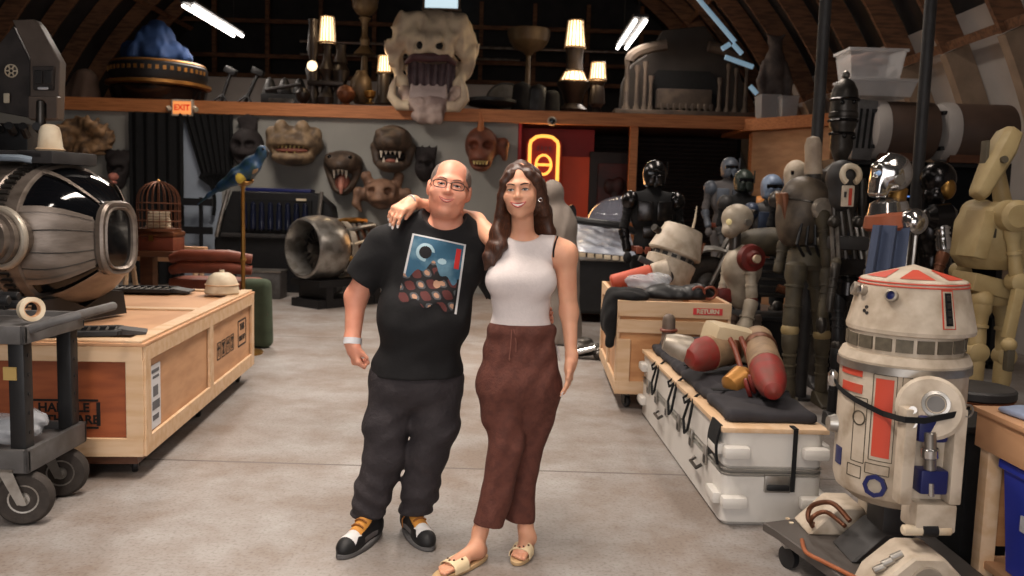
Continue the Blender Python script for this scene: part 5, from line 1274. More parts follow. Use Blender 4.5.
# brass candle column, jars and globes
def turned(name, lab, cat, px, Y, prof, m_, group=None):
    o = lp(px,100,Y); k = Y/F; zz = lambda py: lp(px,py,Y).z-ZL; t = thing(name, lab, cat, (o.x,Y,ZL), 0, group)
    b_ = [(r_*k,max(0,zz(py))) for py, r_ in prof]; h_ = len(b_)*2//3
    MB().lathe(b_[:h_+1], n=24).build('base', m_, t); MB().lathe(b_[h_:], n=24).build('top', m_, t); return t
M['obrass'] = mat('old_brass', (78,62,44), .5, .3, .25, 6)
turned('candle_column','tall old brass column topped with a wide bowl, behind the jars','column',364,15.9,[(100,10),(94,8),(86,4),(56,3),(55,11),(53,10),(46,4),(40,5),(36,3),(24,3),(18,6),(16,4),(14,8),(8,12),(0,13),(-2,13)],M['obrass'])
turned('brass_jar','tan bellied jar on the loft between the lamps','jar',361,15.3,[(104,6),(100,9),(90,11),(80,10),(74,6),(71,5)],M['obrass'])
turned('globe','dark globe on a foot on the loft under the tallest lamp','globe',346,14.95,[(105,5),(103,3),(101,6),(96,9),(92,9),(87,6),(85,1)],M['copper'],'dark globes on the loft')
turned('globe','dark globe on the loft beside the long black machine','globe',303,15.0,[(105,5),(103,3),(101,5),(97,7),(93,7),(89,4),(87,1)],M['col'],'dark globes on the loft')
turned('goblet','small brass goblet in front of the tan jar','goblet',370,15.0,[(104,5),(102,2),(99,2),(97,5),(92,6),(91,5)],M['brass'])
# great horned beast head hanging over the beam
Y_ = 14.75; k = Y_/F; o = lp(432,66,Y_)
t = thing('beast_head', 'huge pale horned beast head with gaping mouth propped over the loft beam', 'creature head', (o.x, Y_+.3, ZL))
q = lambda x, y, d=0: Vector((o.x+x*k, Y_-d*k, o.z-y*k))   # photo pixels from the middle of the head
s_ = SDF(.024,.12)
s_.ell(q(0,-36,-6),(38*k,26*k,17*k)); s_.ell(q(-22,-35,4),(17*k,16*k,14*k)); s_.ell(q(22,-35,4),(17*k,16*k,14*k)); s_.ell(q(0,-22,8),(30*k,20*k,11*k))
for e in (-1,1):
    s_.chain([q(e*30,-30,4),q(e*37,-16,0),q(e*34,0,-2),q(e*28,16,2),q(e*25,24,6)],[8*k,7*k,5*k,4.5*k,4*k]); s_.chain([q(e*20,-16,14),q(e*30,-18,8),q(e*38,-4,4)],[5*k,6*k,4*k])
    s_.cap(q(e*12,-12,18),q(e*16,-22,16),7*k,6*k)
s_.ell(q(0,-12,14),(22*k,12*k,8*k)); s_.ell(q(0,6,-12),(27*k,12*k,30*k))
for e in (-1,1): s_.ell(q(e*9,-21,22),(7*k,5*k,5*k),k=.04); s_.ell(q(e*12,-42,10),(10*k,9*k,8*k),k=.04); s_.ell(q(e*25,-41,8),(9*k,8*k,9*k),k=.06)
for e in (-1,1): s_.ell(q(e*9,-15,26),(4*k,5*k,4*k),op=-1,k=.04)
s_.ell(q(0,9,8),(24*k,20*k,20*k),op=-1,k=.05)
s_._a(2, fold((1,.3,.8), 11, .03), (0,0,0),(0,0,0),0); s_.cut((0,Y_+.6,0),(0,1,0))
bone = mat('weathered_bone', (226,206,176), .6, 0, .12, 2.5, c2=(150,122,110), amt=.75, lo=.42, hi=.66, bump=.3, bscale=8)
s_.build('skull', bone, t)
mb = MB(); mb.sheet(lambda u, v: q(-23+46*u, -5+32*v+3*math.sin(u*PI), 2-4*math.sin(u*PI)+1.6*math.cos(u*44)), 60, 8, .03); mb.build('throat', mat('grey_throat', (112,94,98), .6, 0, .2, 5, c2=(70,56,60), amt=.7), t, world=True)
mb = MB(); mb.tube([q(-24,0,14),q(-16,-5,20),q(0,-4,24),q(16,-5,20),q(24,0,14)],[2*k,4*k,4.5*k,4*k,2*k],12); mb.build('upper_lip', mat('plum_lip', (82,52,56), .5, 0, .2, 5), t, world=True)
for e in (-1,1):
    MB().ell(q(e*9,-15,25.5),(3.6*k,2*k,3.6*k)).build('eye_socket', M['maw'], t, world=True); MB().ell(q(e*20,-26,16),(3*k,2*k,2*k)).build('nostril', M['maw'], t, world=True)
s_ = SDF(.022,.06); s_.ell(q(0,40,27),(21*k,11*k,8*k)); s_.ell(q(-6,51,30),(9*k,9*k,8*k)); s_.ell(q(7,51,30),(9*k,9*k,8*k)); s_.cap(q(-25,26,10),q(-17,40,26),6*k,6*k); s_.cap(q(25,26,10),q(17,40,26),6*k,6*k)
for e in (-1,1): s_.cap(q(e*9,46,36),q(e*14,42,34),3*k,3*k,.03)
s_.wrinkle(fold((1,.2,.9),16,.02)); s_.build('lower_jaw', mat('mauve_bone', (190,168,158), .6, 0, .15, 3, c2=(126,104,102), amt=.75, lo=.4, hi=.62, bump=.3, bscale=8), t)
s_ = SDF(.02,.05); s_.ell(q(0,32,26),(17*k,8*k,7*k))
for i in range(9): s_.cap(q(-16+4*i,34,30),q(-16+4*i,22+2*(i % 2),28),2.4*k,1.4*k)
s_.build('lower_palate', mat('pale_palate', (170,152,148), .6, 0, .1, 6), t)
for e in (-1,1):
    mb = MB(); mb.tube([q(e*18,42,30),q(e*28,42,30),q(e*35,34,30),q(e*34,24,29),q(e*31,15,28)],[5*k,5.5*k,4.5*k,3*k,.8*k],12); mb.build('tusk', bone, t, world=True)
    mb = MB(); mb.tube([q(e*36,-8,2),q(e*43,-14,4),q(e*46,-22,4)],[4*k,2.6*k,.6*k],10); mb.build('horn', bone, t, world=True)
# dish, tray, bowl, black shapes
turned('serving_dish','wide dark round dish on the loft beside the beast head','dish',490,15.0,[(113,12),(111,13),(108,10),(106,22),(103,26),(100,26),(99,22)],M['blackp'])
s_ = lp(506,88,15.9); t = thing('round_shield', 'grey round shield leaning behind the dark dish on the loft', 'shield', (s_.x,15.9,ZL)); MB().lathe([(.0,.06),(.2,.05),(.36,.0),(.36,-.02),(0,-.0)],(0,0,.36),(0,-1,.15),30).build('face', M['grey'], t); MB().torus((0,0,.36),(0,-1,.15),.36,.02,30,6).build('rim', M['dgrey'], t)
turned('tall_bowl','dark bowl on a slim stem near the two-tiered lamp','bowl',527,16.2,[(112,12),(108,10),(104,3),(56,2.5),(52,6),(49,14),(42,19),(34,21),(30,21)],M['obrass'])
def hump(px, w, h, lab, sd):
    o = lp(px,113,15.3); o.z = ZL; k = 15.3/F; r_ = random.Random(sd); s_ = SDF(.02,.06); w, h = w*k, h*k
    s_.ell(o+Vector((0,0,h*.35)),(w*.5,.2,h*.36)); s_.ell(o+Vector((w*.05,0,h*.72)),(w*.36,.18,h*.26))
    for i in range(5): s_.cap(o+Vector((w*(i-2)*.18,-.1,h*.8)),o+Vector((w*(i-2)*.24,-.12,h*(.2+.1*r_.random()))),.06,.05)
    for e in (-1,1): s_.cap(o+Vector((e*w*.3,-.05,h*.55)),o+Vector((e*w*.4,-.12,0)),.07,.06)
    s_.cut((0,0,ZL+.003),(0,0,-1)); sdf_thing('armour_stand', lab, 'armour', s_, M['black' if sd % 2 else 'blackp'], o, 'dark armour on the loft')
hump(521,15,38,'dark hunched armour nearest the round shield on the loft',1); hump(537,14,36,'dark hunched armour under the bowl stem on the loft',2); hump(551,11,30,'dark armour below the two-tiered lamp on the loft',3)
q_ = lp(552,121,14.4); t = thing('camera_dome', 'small black and white camera ball clipped to the loft beam', 'camera', (q_.x,14.42,q_.z-.06)); MB().ell((0,0,.06),(.08,.07,.08)).build('ball', M['white'], t); MB().lathe([(.0,.02),(.05,.01),(.055,-.02)],(0,-.06,.06),(0,-1,0),16).build('lens', M['blackg'], t)
# dark arched facade
Y_ = 15.8; k = Y_/F; o = lp(685,117,Y_); t = thing('temple_facade', 'large dark stone arched facade model with columns on the loft', 'model building', (o.x,Y_+.2,ZL)); q = lambda x: x*k; zz = lambda py: lp(685,py,Y_).z-ZL
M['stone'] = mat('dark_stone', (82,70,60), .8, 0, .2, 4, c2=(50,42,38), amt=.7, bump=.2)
MB().box((0,-.1,max(.06,zz(112)/2)),(q(142),.7,max(.12,zz(112))),bev=.02).build('plinth', M['stone'], t)
prof = [(-62,zz(112)),(-60,zz(80)),(-52,zz(62)),(-38,zz(52)),(-30,zz(40)),(-22,zz(26)),(20,zz(20)),(34,zz(38)),(44,zz(48)),(56,zz(62)),(62,zz(80)),(64,zz(112))]
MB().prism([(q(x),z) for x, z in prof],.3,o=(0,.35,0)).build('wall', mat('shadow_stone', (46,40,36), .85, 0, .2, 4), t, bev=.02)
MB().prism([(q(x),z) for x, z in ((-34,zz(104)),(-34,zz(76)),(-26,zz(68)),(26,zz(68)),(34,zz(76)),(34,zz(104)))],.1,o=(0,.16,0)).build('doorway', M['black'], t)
MB().box((0,.05,zz(98)),(q(54),.25,zz(88)-zz(108)),bev=.02).build('altar', M['stone'], t)
for x, y0, w in ((-58,60,5),(-48,66,4),(-40,62,4),(-34,76,4),(34,76,4),(42,62,4),(50,66,4),(60,60,5)):
    MB().lathe([(q(w)*.75,zz(112)),(q(w)*.75,zz(108)),(q(w)*.5,zz(106)),(q(w)*.42,zz(y0+8)),(q(w)*.7,zz(y0+3)),(q(w)*.7,zz(y0))],(q(x),-.1,0),n=12).build('column', M['stone'], t)
MB().tube([(q(math.cos(a)*56),-.1,zz(62)+q(math.sin(a)*18)) for a in np.linspace(PI,PI*.62,10)],.1,8).build('arch', M['stone'], t); MB().tube([(q(math.cos(a)*56),-.1,zz(62)+q(math.sin(a)*18)) for a in np.linspace(PI*.38,0,10)],.1,8).build('arch', M['stone'], t)
for i in range(9): MB().box((q(-24+6*i),-.32,zz(108)),(q(3),.06,q(7)),bev=.01).build('baluster', M['stone'], t)
# white bins and a grey figure at the end of the loft
def bin_(name, lab, c, w, d, h, m_, group=None, lid=True, stuff=None, rz=0.):
    t = thing(name, lab, 'storage bin', c, rz, group); mb = MB(); e = .03; n = 4
    r4 = lambda x, y, z: [Vector((a*x,b_*y,z)) for a, b_ in ((-1,-1),(1,-1),(1,1),(-1,1))]
    mb.loft([r4(w/2*.86,d/2*.86,0), r4(w/2,d/2,h), r4(w/2*.97,d/2*.97,h), r4(w/2*.83,d/2*.83,.01)]); mb.build('tub', m_, t, bev=.004)
    mb = MB(); mb.box((0,0,h),(w*1.05,d*1.05,.03),bev=.01) if lid else [mb.box(a,b_,bev=.005) for a, b_ in (((0,-d/2,h),(w*1.06,.03,.03)),((0,d/2,h),(w*1.06,.03,.03)),((-w/2,0,h),(.03,d*1.06,.03)),((w/2,0,h),(.03,d*1.06,.03)))]
    mb.build('lid' if lid else 'rim', m_, t)
    if stuff:
        s_ = SDF(.02,.05); r_ = random.Random(3)
        for i in range(9): s_.ell((w*.6*(r_.random()-.5),d*.6*(r_.random()-.5),h*(.3+.6*r_.random())),(w*.14,d*.16,h*.14))
        s_.build('contents', stuff, t, world=False)
    return t
c = lp(766,127,14.2); k = 14.2/F
bin_('storage_bin','white bin on the corner of the side loft, below the grey figure',(lp(766,127,14.3).x,14.3,3.065),19*k,.4,22*k,M['bin'],'white bins',stuff=M['copper'])
bin_('storage_bin','white bin on the side loft beside the grey figure bin',(lp(786,125,14.0).x,14.0,3.065),16*k,.35,19*k,M['bin'],'white bins',stuff=M['paper'])
o = lp(772,104,14.5); o.z = 3.065; k = 14.5/F; s_ = SDF(.018,.05); q = lambda x, y, d=0: Vector((o.x+x*k,14.5-d*k,lp(772,104-y,14.5).z))
s_.ell(q(0,55,2),(6*k,6*k,8*k)); s_.ell(q(-1,62,0),(7*k,6*k,6*k)); s_.cap(q(0,46),q(0,30),9*k,10*k); s_.ell(q(0,22),(11*k,7*k,12*k)); s_.chain([q(-9,40),q(-13,22,3),q(-11,4,4)],[4*k,4*k,3*k]); s_.chain([q(9,40),q(14,22,3),q(14,4,4)],[4*k,4*k,3*k]); s_.cap(q(-5,18),q(-6,-26),6*k,5*k); s_.cap(q(6,18),q(7,-26),6*k,5*k); s_.cut((0,0,3.068),(0,0,-1))
for e in (-1,1): s_.cap(q(e*5,66),q(e*9,70),2*k,1*k)
sdf_thing('creature_figure','grey standing creature figure with long arms at the end of the loft','figure',s_,mat('grey_hide', (96,84,78), .7, 0, .2, 5, c2=(60,50,48), amt=.7),o)
# ================================================================== RED BOOTH AND THE DARK BAY
YS = 14.9
c = P(543,180,YS); t = thing('neon_sign', 'glowing yellow neon sign with curved glyphs in a rounded frame on the red booth', 'sign', (c.x, YS+.1, P(543,222,YS).z)); k = YS/F
M['neon'] = mat('neon_amber', (255,190,84), .4, 0, .02, emit=1.5); M['signback'] = mat('sign_red_back', (150,36,24), .5, 0, .1, 4)
def q(x, y, d=0): return Vector((c.x+x*k, YS-d, c.z-y*k))
out = [(-14,42),(-14,-34),(-13,-38),(-8,-42),(-3,-43),(3,-43),(8,-42),(13,-38),(14,-34),(14,42)]
MB().prism([((x*1.25)*k, (-y)*k) for x, y in [(-14,42),(-14,-36),(-9,-43),(9,-43),(14,-36),(14,42)]], .06, o=(c.x, YS+.06, c.z)).build('back_panel', M['signback'], t, world=True)
MB().tube([q(*p) for p in out], .03, 10).build('outer_tube', M['neon'], t, world=True)
MB().tube([q(7.5*math.cos(a), -15+9.5*math.sin(a)) for a in np.linspace(0,2*PI,25)[:-1]], .022, 8, closed=True).build('ring_glyph', M['neon'], t, world=True); MB().tube([q(-7,-15),q(7,-15)], .022, 8).build('bar_glyph', M['neon'], t, world=True)
MB().tube([q(-6,22),q(-6,6),q(-3,3),q(2,3),q(6,6),q(6,22)], .022, 8).build('arch_glyph', M['neon'], t, world=True); MB().tube([q(0,8),q(0,22)], .022, 8).build('stem_glyph', M['neon'], t, world=True)
for x in (-6,-2,2,6): MB().box(q(x,-31), (.035,.02,.07)).build('small_glyph', mat('faint_glyph', (122,60,62), .6) if x == -6 else bpy.data.materials['faint_glyph'], t, world=True)
l = bpy.data.lights.new('neon_glow','AREA'); l.size = .5; l.size_y = 1.4; l.shape = 'RECTANGLE'; l.energy = 24; l.color = (1,.5,.18); o_ = bpy.data.objects.new('neon_glow', l); COL.objects.link(o_); o_.location = (c.x, YS-.12, c.z); o_.rotation_euler = (-PI/2,0,0)
t = thing('orange_lit_panel', 'orange-lit panel beside the neon sign', 'board', (P(580,250,15.3).x, 15.3, 0)); z_ = P(580,157,15.3).z; MB().box((0,0,z_/2),(P(602,200,15.3).x-P(558,200,15.3).x,.08,z_),bev=.01).build('board', mat('orange_lit_board', (226,78,34), .5, 0, .06, 3), t); MB().box((0,-.045,.15),(.7,.02,.1),bev=.005).build('kick_strip', M['dred'], t)  # orange light falling on the panel is put into its colour
# grey-green gowned figure behind the woman
o = P(556,250,9.6); o = Vector((o.x,9.6,0)); s_ = SDF(.02,.08); q2 = lambda px, py, d=0: P(px,py,9.6-d)
s_.ell(q2(552,194),(.13,.13,.17)); s_.ell(q2(556,222),(.22,.17,.24)); s_.chain([q2(556,235), q2(556,270), Vector((q2(556,270).x,9.6,.05))],[.24,.26,.32]); s_.cut((0,0,.003),(0,0,-1)); s_.wrinkle(fold((1,.3,.1),22,.012))
sdf_thing('draped_figure', 'grey cloth-draped figure standing behind the woman in the tank top', 'figure', s_, mat('grey_drape', (122,112,104), .85, 0, .12, 4), o)
# dark relief slab leaning in the bay
t = thing('relief_slab', 'dark red slab with a raised relief standing left of the timber post'.replace('left of','beside'), 'slab', (P(610,260,15.2).x,15.25,0)); z_ = P(610,152,15.2).z; w_ = P(634,200,15.2).x-P(586,200,15.2).x
MB().box((0,.05,z_/2),(w_,.16,z_),bev=.02).build('slab', mat('slab_grey', (44,38,38), .6, .2, .2, 4), t); MB().box((0,-.06,z_*.52),(w_*.66,.1,z_*.8),bev=.03).build('inner_panel', mat('slab_red', (76,30,28), .55, 0, .3, 3, c2=(30,22,22), amt=.8), t)
s_ = SDF(.02,.06); b0 = t.location; r_ = random.Random(5)
for i in range(10): s_.ell((b0.x+(r_.random()-.5)*w_*.4, b0.y-.1, z_*(.3+.5*r_.random())),(.1,.08,.14))
s_.build('relief', bpy.data.materials['slab_red'], t)
for z in (.3,.7): MB().box((w_*.43,-.06,z_*z),(.08,.04,.3)).build('control_box', M['dsteel'], t)
# open-wheeled hover car under clear sheeting: dark body, domed canopy, silver bonnet, row of white keys on the flank
Yc = 11.2; k = Yc/F; cx = P(610,240,Yc).x; t = thing('prop_car', 'low black prop car with clear domed canopy and foil-covered bonnet behind the woman', 'vehicle', (cx,Yc+.4,0))
zz = lambda py: P(600,py,Yc).z; xx = lambda px: P(px,240,Yc).x
MB().prism([(xx(545),.12),(xx(690),.12),(xx(690),zz(236)),(xx(642),zz(258)),(xx(560),zz(252)),(xx(545),zz(250))],1.5,o=(0,Yc+.75,0)).build('body', M['blackp'], t, world=True, bev=.04)
mb = MB(); mb.sheet(lambda u, v: Vector((xx(552+84*u+6*v), Yc-.05+1.3*v, zz(252+5*u)+.02+.36*v*(1-.2*u)+.015*math.sin(u*21+v*9)*math.sin(v*14))), 26, 16, .012)
mb.build('bonnet', mat('silver_foil', (168,176,194), .3, .1, .15, 3, c2=(226,230,238), amt=.8, bump=.3, bscale=6), t, world=True)
MB().ell((xx(630),Yc+.75,zz(222)),(.5,.5,.36),lo=0,hi=.5).build('canopy', mat('canopy_glass', (150,152,166), .08, 0, .1, 3, alpha=.5), t, world=True)
mb = MB(); mb.tube([(xx(561),Yc+.2,zz(219)),(xx(585),Yc+.1,zz(222)),(xx(620),Yc+.15,zz(225)),(xx(640),Yc+.3,zz(232))],.05,8); mb.tube([(xx(566),Yc+.25,zz(214)),(xx(574),Yc+.2,zz(212))],.09,10); mb.build('dash_rim', M['blackp'], t, world=True)
for i in range(9): MB().box((xx(566+8.3*i),Yc-.03,zz(254+.55*i)),(.085,.1,.055),bev=.008).build('key', M['ivory'], t, world=True)
MB().box((xx(600),Yc-.02,zz(259)),(xx(642)-xx(556),.08,.05),bev=.01).build('sill', M['steel'], t, world=True)
for x in (572,668):
    for y in (.3,1.3): MB().cyl((xx(x),Yc+y-.12,.2),(xx(x),Yc+y+.12,.2),.2,n=22,bev=.03).build('wheel', M['rubber'], t, world=True)
# ================================================================== RIGHT SIDE: generic robots and armoured mannequins
def limb(root, name, a, b, r0, r1, m_, bands=2, n=14, wst=.8):
    a, b = Vector(a), Vector(b); L = (b-a).length; mb = MB()
    pr = [(r0*.7,0),(r0,L*.05),(r0,L*.22),(r0*wst*.75+r1*.25,L*.3),((r0+r1)/2*wst,L*.55),(r1,L*.75),(r1,L*.93),(r1*.7,L)]
    mb.lathe(pr, a, b-a, n)
    for i in range(bands):
        t = .35+.3*i/max(1,bands-1) if bands > 1 else .5; r_ = (r0+(r1-r0)*t)*.98; mb.lathe([(r_*.7,L*t-.012),(r_,L*t-.008),(r_,L*t+.008),(r_*.7,L*t+.012)], a, b-a, n)
    return mb.build(name, m_, root, world=True)
def ball(root, name, c, r, m_): return MB().ell(c, r, n=16, m=10).build(name, m_, root, world=True)
def struts(root, name, a, b, r, m_, off=.02):
    a, b = Vector(a), Vector(b); d = (b-a).normalized(); s_ = d.cross(Vector((0,1,0))).normalized()*off
    for q in (-1, 1): MB().cyl(a+s_*q, b+s_*q, r, n=8).build(name, m_, root, world=True)
def floor_at(p, Y=None): return Vector((p.x, p.y if Y is None else Y, 0))
def foot_(root, p, m_, L=.22, w=.09, yaw=-PI/2):
    d = Vector((math.cos(yaw), math.sin(yaw), 0)); mb = MB()
    mb.prism([(-.07,0),(L*.75,0),(L*.75,.03),(L*.4,.06),(.03,.11),(-.06,.1)], w, Matrix((d, Vector((-d.y,d.x,0)), Vector((0,0,1)))).transposed(), (p.x,p.y,.0)); return mb.build('foot', m_, root, world=True, bev=.008)
# -- armoured mannequins at the back
def suit(lab, px, ytop, Y, w, cols, helm, pose=0., visor=None, group='armoured mannequins at the back', shoulder=None, belt=True):
    k = Y/F; top = P(px, ytop, Y); t = thing('armoured_mannequin', lab, 'armour', (top.x, Y, 0), 0, group)
    h = top.z; hh = .27; W_ = w*k; u = lambda x, y, z: Vector((top.x+x, Y+y, z)); zs = h-hh-.07
    s_ = SDF(.014,.05)
    s_.ell(u(0,0,zs-.2),(W_*.4,.14,.24)); s_.ell(u(0,.02,zs-.5),(W_*.32,.13,.2)); s_.cap(u(-W_*.33,0,zs-.05),u(W_*.33,0,zs-.05),.075); s_.cap(u(0,0,zs),u(0,0,h-.18),.06)
    s_.build('tunic', cols[0], t)
    hs = SDF(.009,.02); c = u(0,-.02,h-.135); hs.ell(c,(.118,.135,.135)); hs.box(c+Vector((0,-.01,-.07)),(.2,.21,.14),None,.05)
    if helm == 'T': hs.box(c+Vector((0,-.135,.0)),(.165,.05,.04),None,.015,op=-1,k=.01); hs.box(c+Vector((0,-.135,-.08)),(.035,.05,.14),None,.012,op=-1,k=.01)
    hs.cut(c+Vector((0,0,-.14)),(0,0,-1)); hs.build('helmet', cols[1], t)
    MB().box(c+Vector((0,-.108,.0)),(.17,.02,.045),bev=.008).box(c+Vector((0,-.1,-.075)),(.04,.02,.13),bev=.008).build('visor', visor or M['blackg'], t, world=True)
    MB().cyl(c+Vector((.125,0,-.03)),c+Vector((.125,0,.12)),.009,n=8).build('antenna', cols[1], t, world=True)
    for e in (-1,1):
        mb = MB(); mb.ell(u(e*W_*.4,-.01,zs-.07),(.095,.1,.1),n=18,m=10); mb.build('shoulder_plate', (shoulder if (shoulder and e > 0) else cols[2]), t, world=True)
        el = u(e*(W_*.47+.02),.0,zs-.36); wr = u(e*(W_*.44-.0),-.1,zs-.58); 
        limb(t,'upper_arm',u(e*W_*.42,0,zs-.1),el,.06,.05,cols[0]); limb(t,'forearm',el,wr,.055,.045,cols[2]); ball(t,'glove',wr+Vector((0,-.02,-.06)),(.045,.05,.06),cols[0])
        hp = u(e*.1,.02,zs-.62); kn = u(e*.12,-.02,(zs-.62)*.52); an = u(e*.13,.02,.08)
        limb(t,'thigh',hp,kn,.1,.075,cols[0]); limb(t,'shin',kn,an,.075,.055,cols[2]); ball(t,'knee_pad',kn+Vector((0,-.05,0)),(.06,.04,.07),cols[2]); foot_(t,an,cols[0])
        MB().box(u(e*W_*.17,-.135,zs-.17),(W_*.28,.05,.2),(0,0,e*.12),bev=.02).build('chest_plate', cols[2], t, world=True)
    MB().box(u(0,-.14,zs-.38),(W_*.4,.04,.12),bev=.02).build('belly_plate', cols[2], t, world=True)
    if belt:
        MB().lathe([(W_*.36,-.03),(W_*.38,-.02),(W_*.38,.02),(W_*.36,.03)],u(0,.01,zs-.55),(0,0,1),24,sc=(1,.5),cap=False).build('belt', M['leather'], t, world=True)
        for x in (-.5,-.2,.2,.5): MB().box(u(x*W_*.5,-.17,zs-.56),(.06,.04,.07),bev=.01).build('pouch', M['leather'], t, world=True)
    return t
M['gunm'] = mat('gunmetal', (52,50,50), .22, .85, .2, 6); M['bluegrey'] = mat('blue_grey_paint', (98,106,118), .45, .2, .15, 8, c2=(70,70,74), amt=.6); M['jack'] = mat('grey_jacket', (96,92,92), .85, 0, .15, 6)
M['dgreen'] = mat('dark_green_paint', (44,52,46), .4, .2, .2, 8); M['oshould'] = mat('orange_plate', (206,136,70), .45, 0, .1, 8)
suit('black glossy armoured mannequin with dark visor standing beside the prop car', 655, 160, 8.6, 56, (M['black'],M['gunm'],M['gunm']), 'T', group=None)
suit('grey jacketed mannequin with blue-grey helmet, furthest back by the plywood wall', 730, 157, 11.2, 44, (M['jack'],M['bluegrey'],M['bluegrey']), 'T')
suit('mannequin with dark green helmet and one orange shoulder plate', 744, 169, 10.2, 42, (M['black'],M['dgreen'],M['dgrey']), 'T', shoulder=M['oshould'])
suit('mannequin in dark blue armour with blue and white helmet by the plywood wall', 772, 174, 9.3, 46, (M['dgrey'],mat('blue_white_paint', (120,136,160), .4, .1, .1, 5, c2=(44,58,86), amt=.8),mat('navy_plate', (52,62,82), .4, .3, .2, 8)), 'T')
suit('mannequin in dark armour with white cap beside the capped cylinder robot', 796, 160, 8.75, 40, (M['black'],M['white'],M['dsteel']), '')
# -- dark equipment rack that closes the view behind the robots
c = P(905,250,8.6); t = thing('equipment_rack', 'tall black equipment rack with small blue lights behind the chrome robots', 'rack', (c.x,8.9,0))
MB().box((.15,.3,1.05),(1.7,.05,2.1)).build('back_panel', M['black'], t)
for x in (-.7,.15,1.0): MB().box((x,.0,1.05),(.06,.5,2.1)).build('upright', M['blackp'], t)
for z in (.06,.55,1.05,1.55,2.07): MB().box((.15,.0,z),(1.7,.5,.04)).build('shelf', M['blackp'], t)
r_ = random.Random(11)
led = mat('blue_light', (90,130,200), .4, emit=1.2)
for i in range(16): MB().box((-.6+1.5*r_.random(),-.245,.6+1.35*r_.random()),(.05+.05*r_.random(),.01,.015)).build('indicator', led, t)
for i in range(14):
    x = -.55+.235*(i % 7); z = (.57,1.07)[i//7]; MB().box((x,-.02,z+.16),(.2,.36,.3),bev=.01).build('module', [M['blackp'],M['dgrey'],M['dsteel']][i % 3], t)
# -- big drums, vent and clear bins stacked on the rack
RT = 2.09
def drum(lab, px0, px1, cy, Y, r):
    a = P(px0,cy,Y); b = P(px1,cy,Y); t = thing('fan_drum', lab, 'drum', ((a.x+b.x)/2,Y,RT), 0, 'pale-faced brown drums'); L = b.x-a.x; z = r+.02; x0 = -L/2
    MB().lathe([(r*.96,0),(r,.02),(r,L)],(x0+.12,0,z),(1,0,0),36).build('shell', mat('drum_brown', (72,54,44), .6, 0, .15, 5) if 'drum_brown' not in bpy.data.materials else bpy.data.materials['drum_brown'], t)
    MB().lathe([(r*.2,-.02),(r*.7,-.012),(r*.97,.02),(r*1.02,.06),(r*1.02,.14),(r*.9,.14)],(x0,0,z),(1,0,0),36).build('end_cap', M['lining'], t)
    for y in (-.6,.6): MB().box((x0+.0,-r*.3,z+y*r),(.05,r*.8,.04),bev=.01).build('clip', M['blackp'], t)
    for y in (-1,1): MB().box((0,y*r*.5,.05),(L*.7,.06,.1)).build('chock', M['wood'], t)
rd = .29
drum('brown drum with pale end cap between the two dark posts', 866, 916, 133, 8.75, rd); drum('brown drum with pale end cap behind the tan snouted robot', 934, 992, 138, 8.75, rd)
t = thing('vent_panel', 'grey slotted vent panel standing against the nearer pale drum', 'panel', (P(862,150,8.6).x,8.6,RT)); z_ = P(862,100,8.6).z-RT
MB().box((0,0,z_/2),(.2,.08,z_),(0,.06,0),bev=.01).build('plate', M['grey'], t)
for i in range(3): MB().box((-.06+.06*i,-.042,z_*.52),(.025,.01,z_*.66),(0,.06,0)).build('slot', M['black'], t)
zt = RT+2*rd+.04
b1 = bin_('storage_bin','wide clear plastic bin resting on the drums under another bin',(P(872,100,8.8).x,8.75,zt+.005),.66,.45,.16,M['bin'],'clear bins on the drums')
b2 = bin_('storage_bin','clear plastic bin full of crumpled brown stuff, topmost of the stack',(P(866,90,8.8).x,8.75,zt+.185),.56,.4,.27,M['bin'],'clear bins on the drums',lid=False,stuff=mat('brown_stuff', (128,100,88), .8, 0, .2, 6))
# -- robots
def pts(Y, **kw): return {n: P(v[0], v[1], Y+(v[2] if len(v) > 2 else 0)) for n, v in kw.items()}
# tall robot with banded steel cylinder head
Y = 7.5; k = Y/F; c = P(843,120,Y); t = thing('cylinder_robot', 'tall thin robot with banded steel cylinder head rising above the others', 'robot', (c.x,Y,0)); zz = lambda py: P(843,py,Y).z
MB().lathe([(4*k,zz(79)),(8*k,zz(82)),(12*k,zz(90)),(13*k,zz(96)),(13*k,zz(112)),(14*k,zz(113)),(14*k,zz(117)),(13*k,zz(118)),(13*k,zz(126)),(11*k,zz(130)),(11*k,zz(148)),(8*k,zz(156)),(5*k,zz(162))],(c.x,Y,0),(0,0,1),26).build('head', M['dsteel'], t, world=True)
for py in (100,121,134): MB().torus((c.x,Y,zz(py)),(0,0,1),13.3*k if py < 125 else 11.4*k,.014,26,6).build('head_band', M['gunm'], t, world=True)
MB().lathe([(.02,0),(.035,.02),(.03,.05),(.01,.07)],(c.x,Y,zz(79)),(0,0,1),12).build('cap', M['steel'], t, world=True)
for x, y in ((-6,104),(5,103),(-2,137),(7,138)): ball(t,'sensor',Vector((c.x+x*k,Y-12*k,zz(y))),.02,M['blackg'])
MB().lathe([(.06,zz(162)),(.16,zz(172)),(.17,zz(200)),(.11,zz(232)),(.09,zz(262))],(c.x,Y,0),(0,0,1),18).build('torso', M['dsteel'], t, world=True)
for e in (-1,1):
    limb(t,'arm',(c.x+e*.2,Y,zz(178)),(c.x+e*.26,Y,zz(290)),.045,.035,M['dsteel'],3); limb(t,'leg',(c.x+e*.09,Y,zz(258)),(c.x+e*.12,Y,.09),.07,.05,M['dsteel'],3); foot_(t,Vector((c.x+e*.12,Y,0)),M['dgrey'])
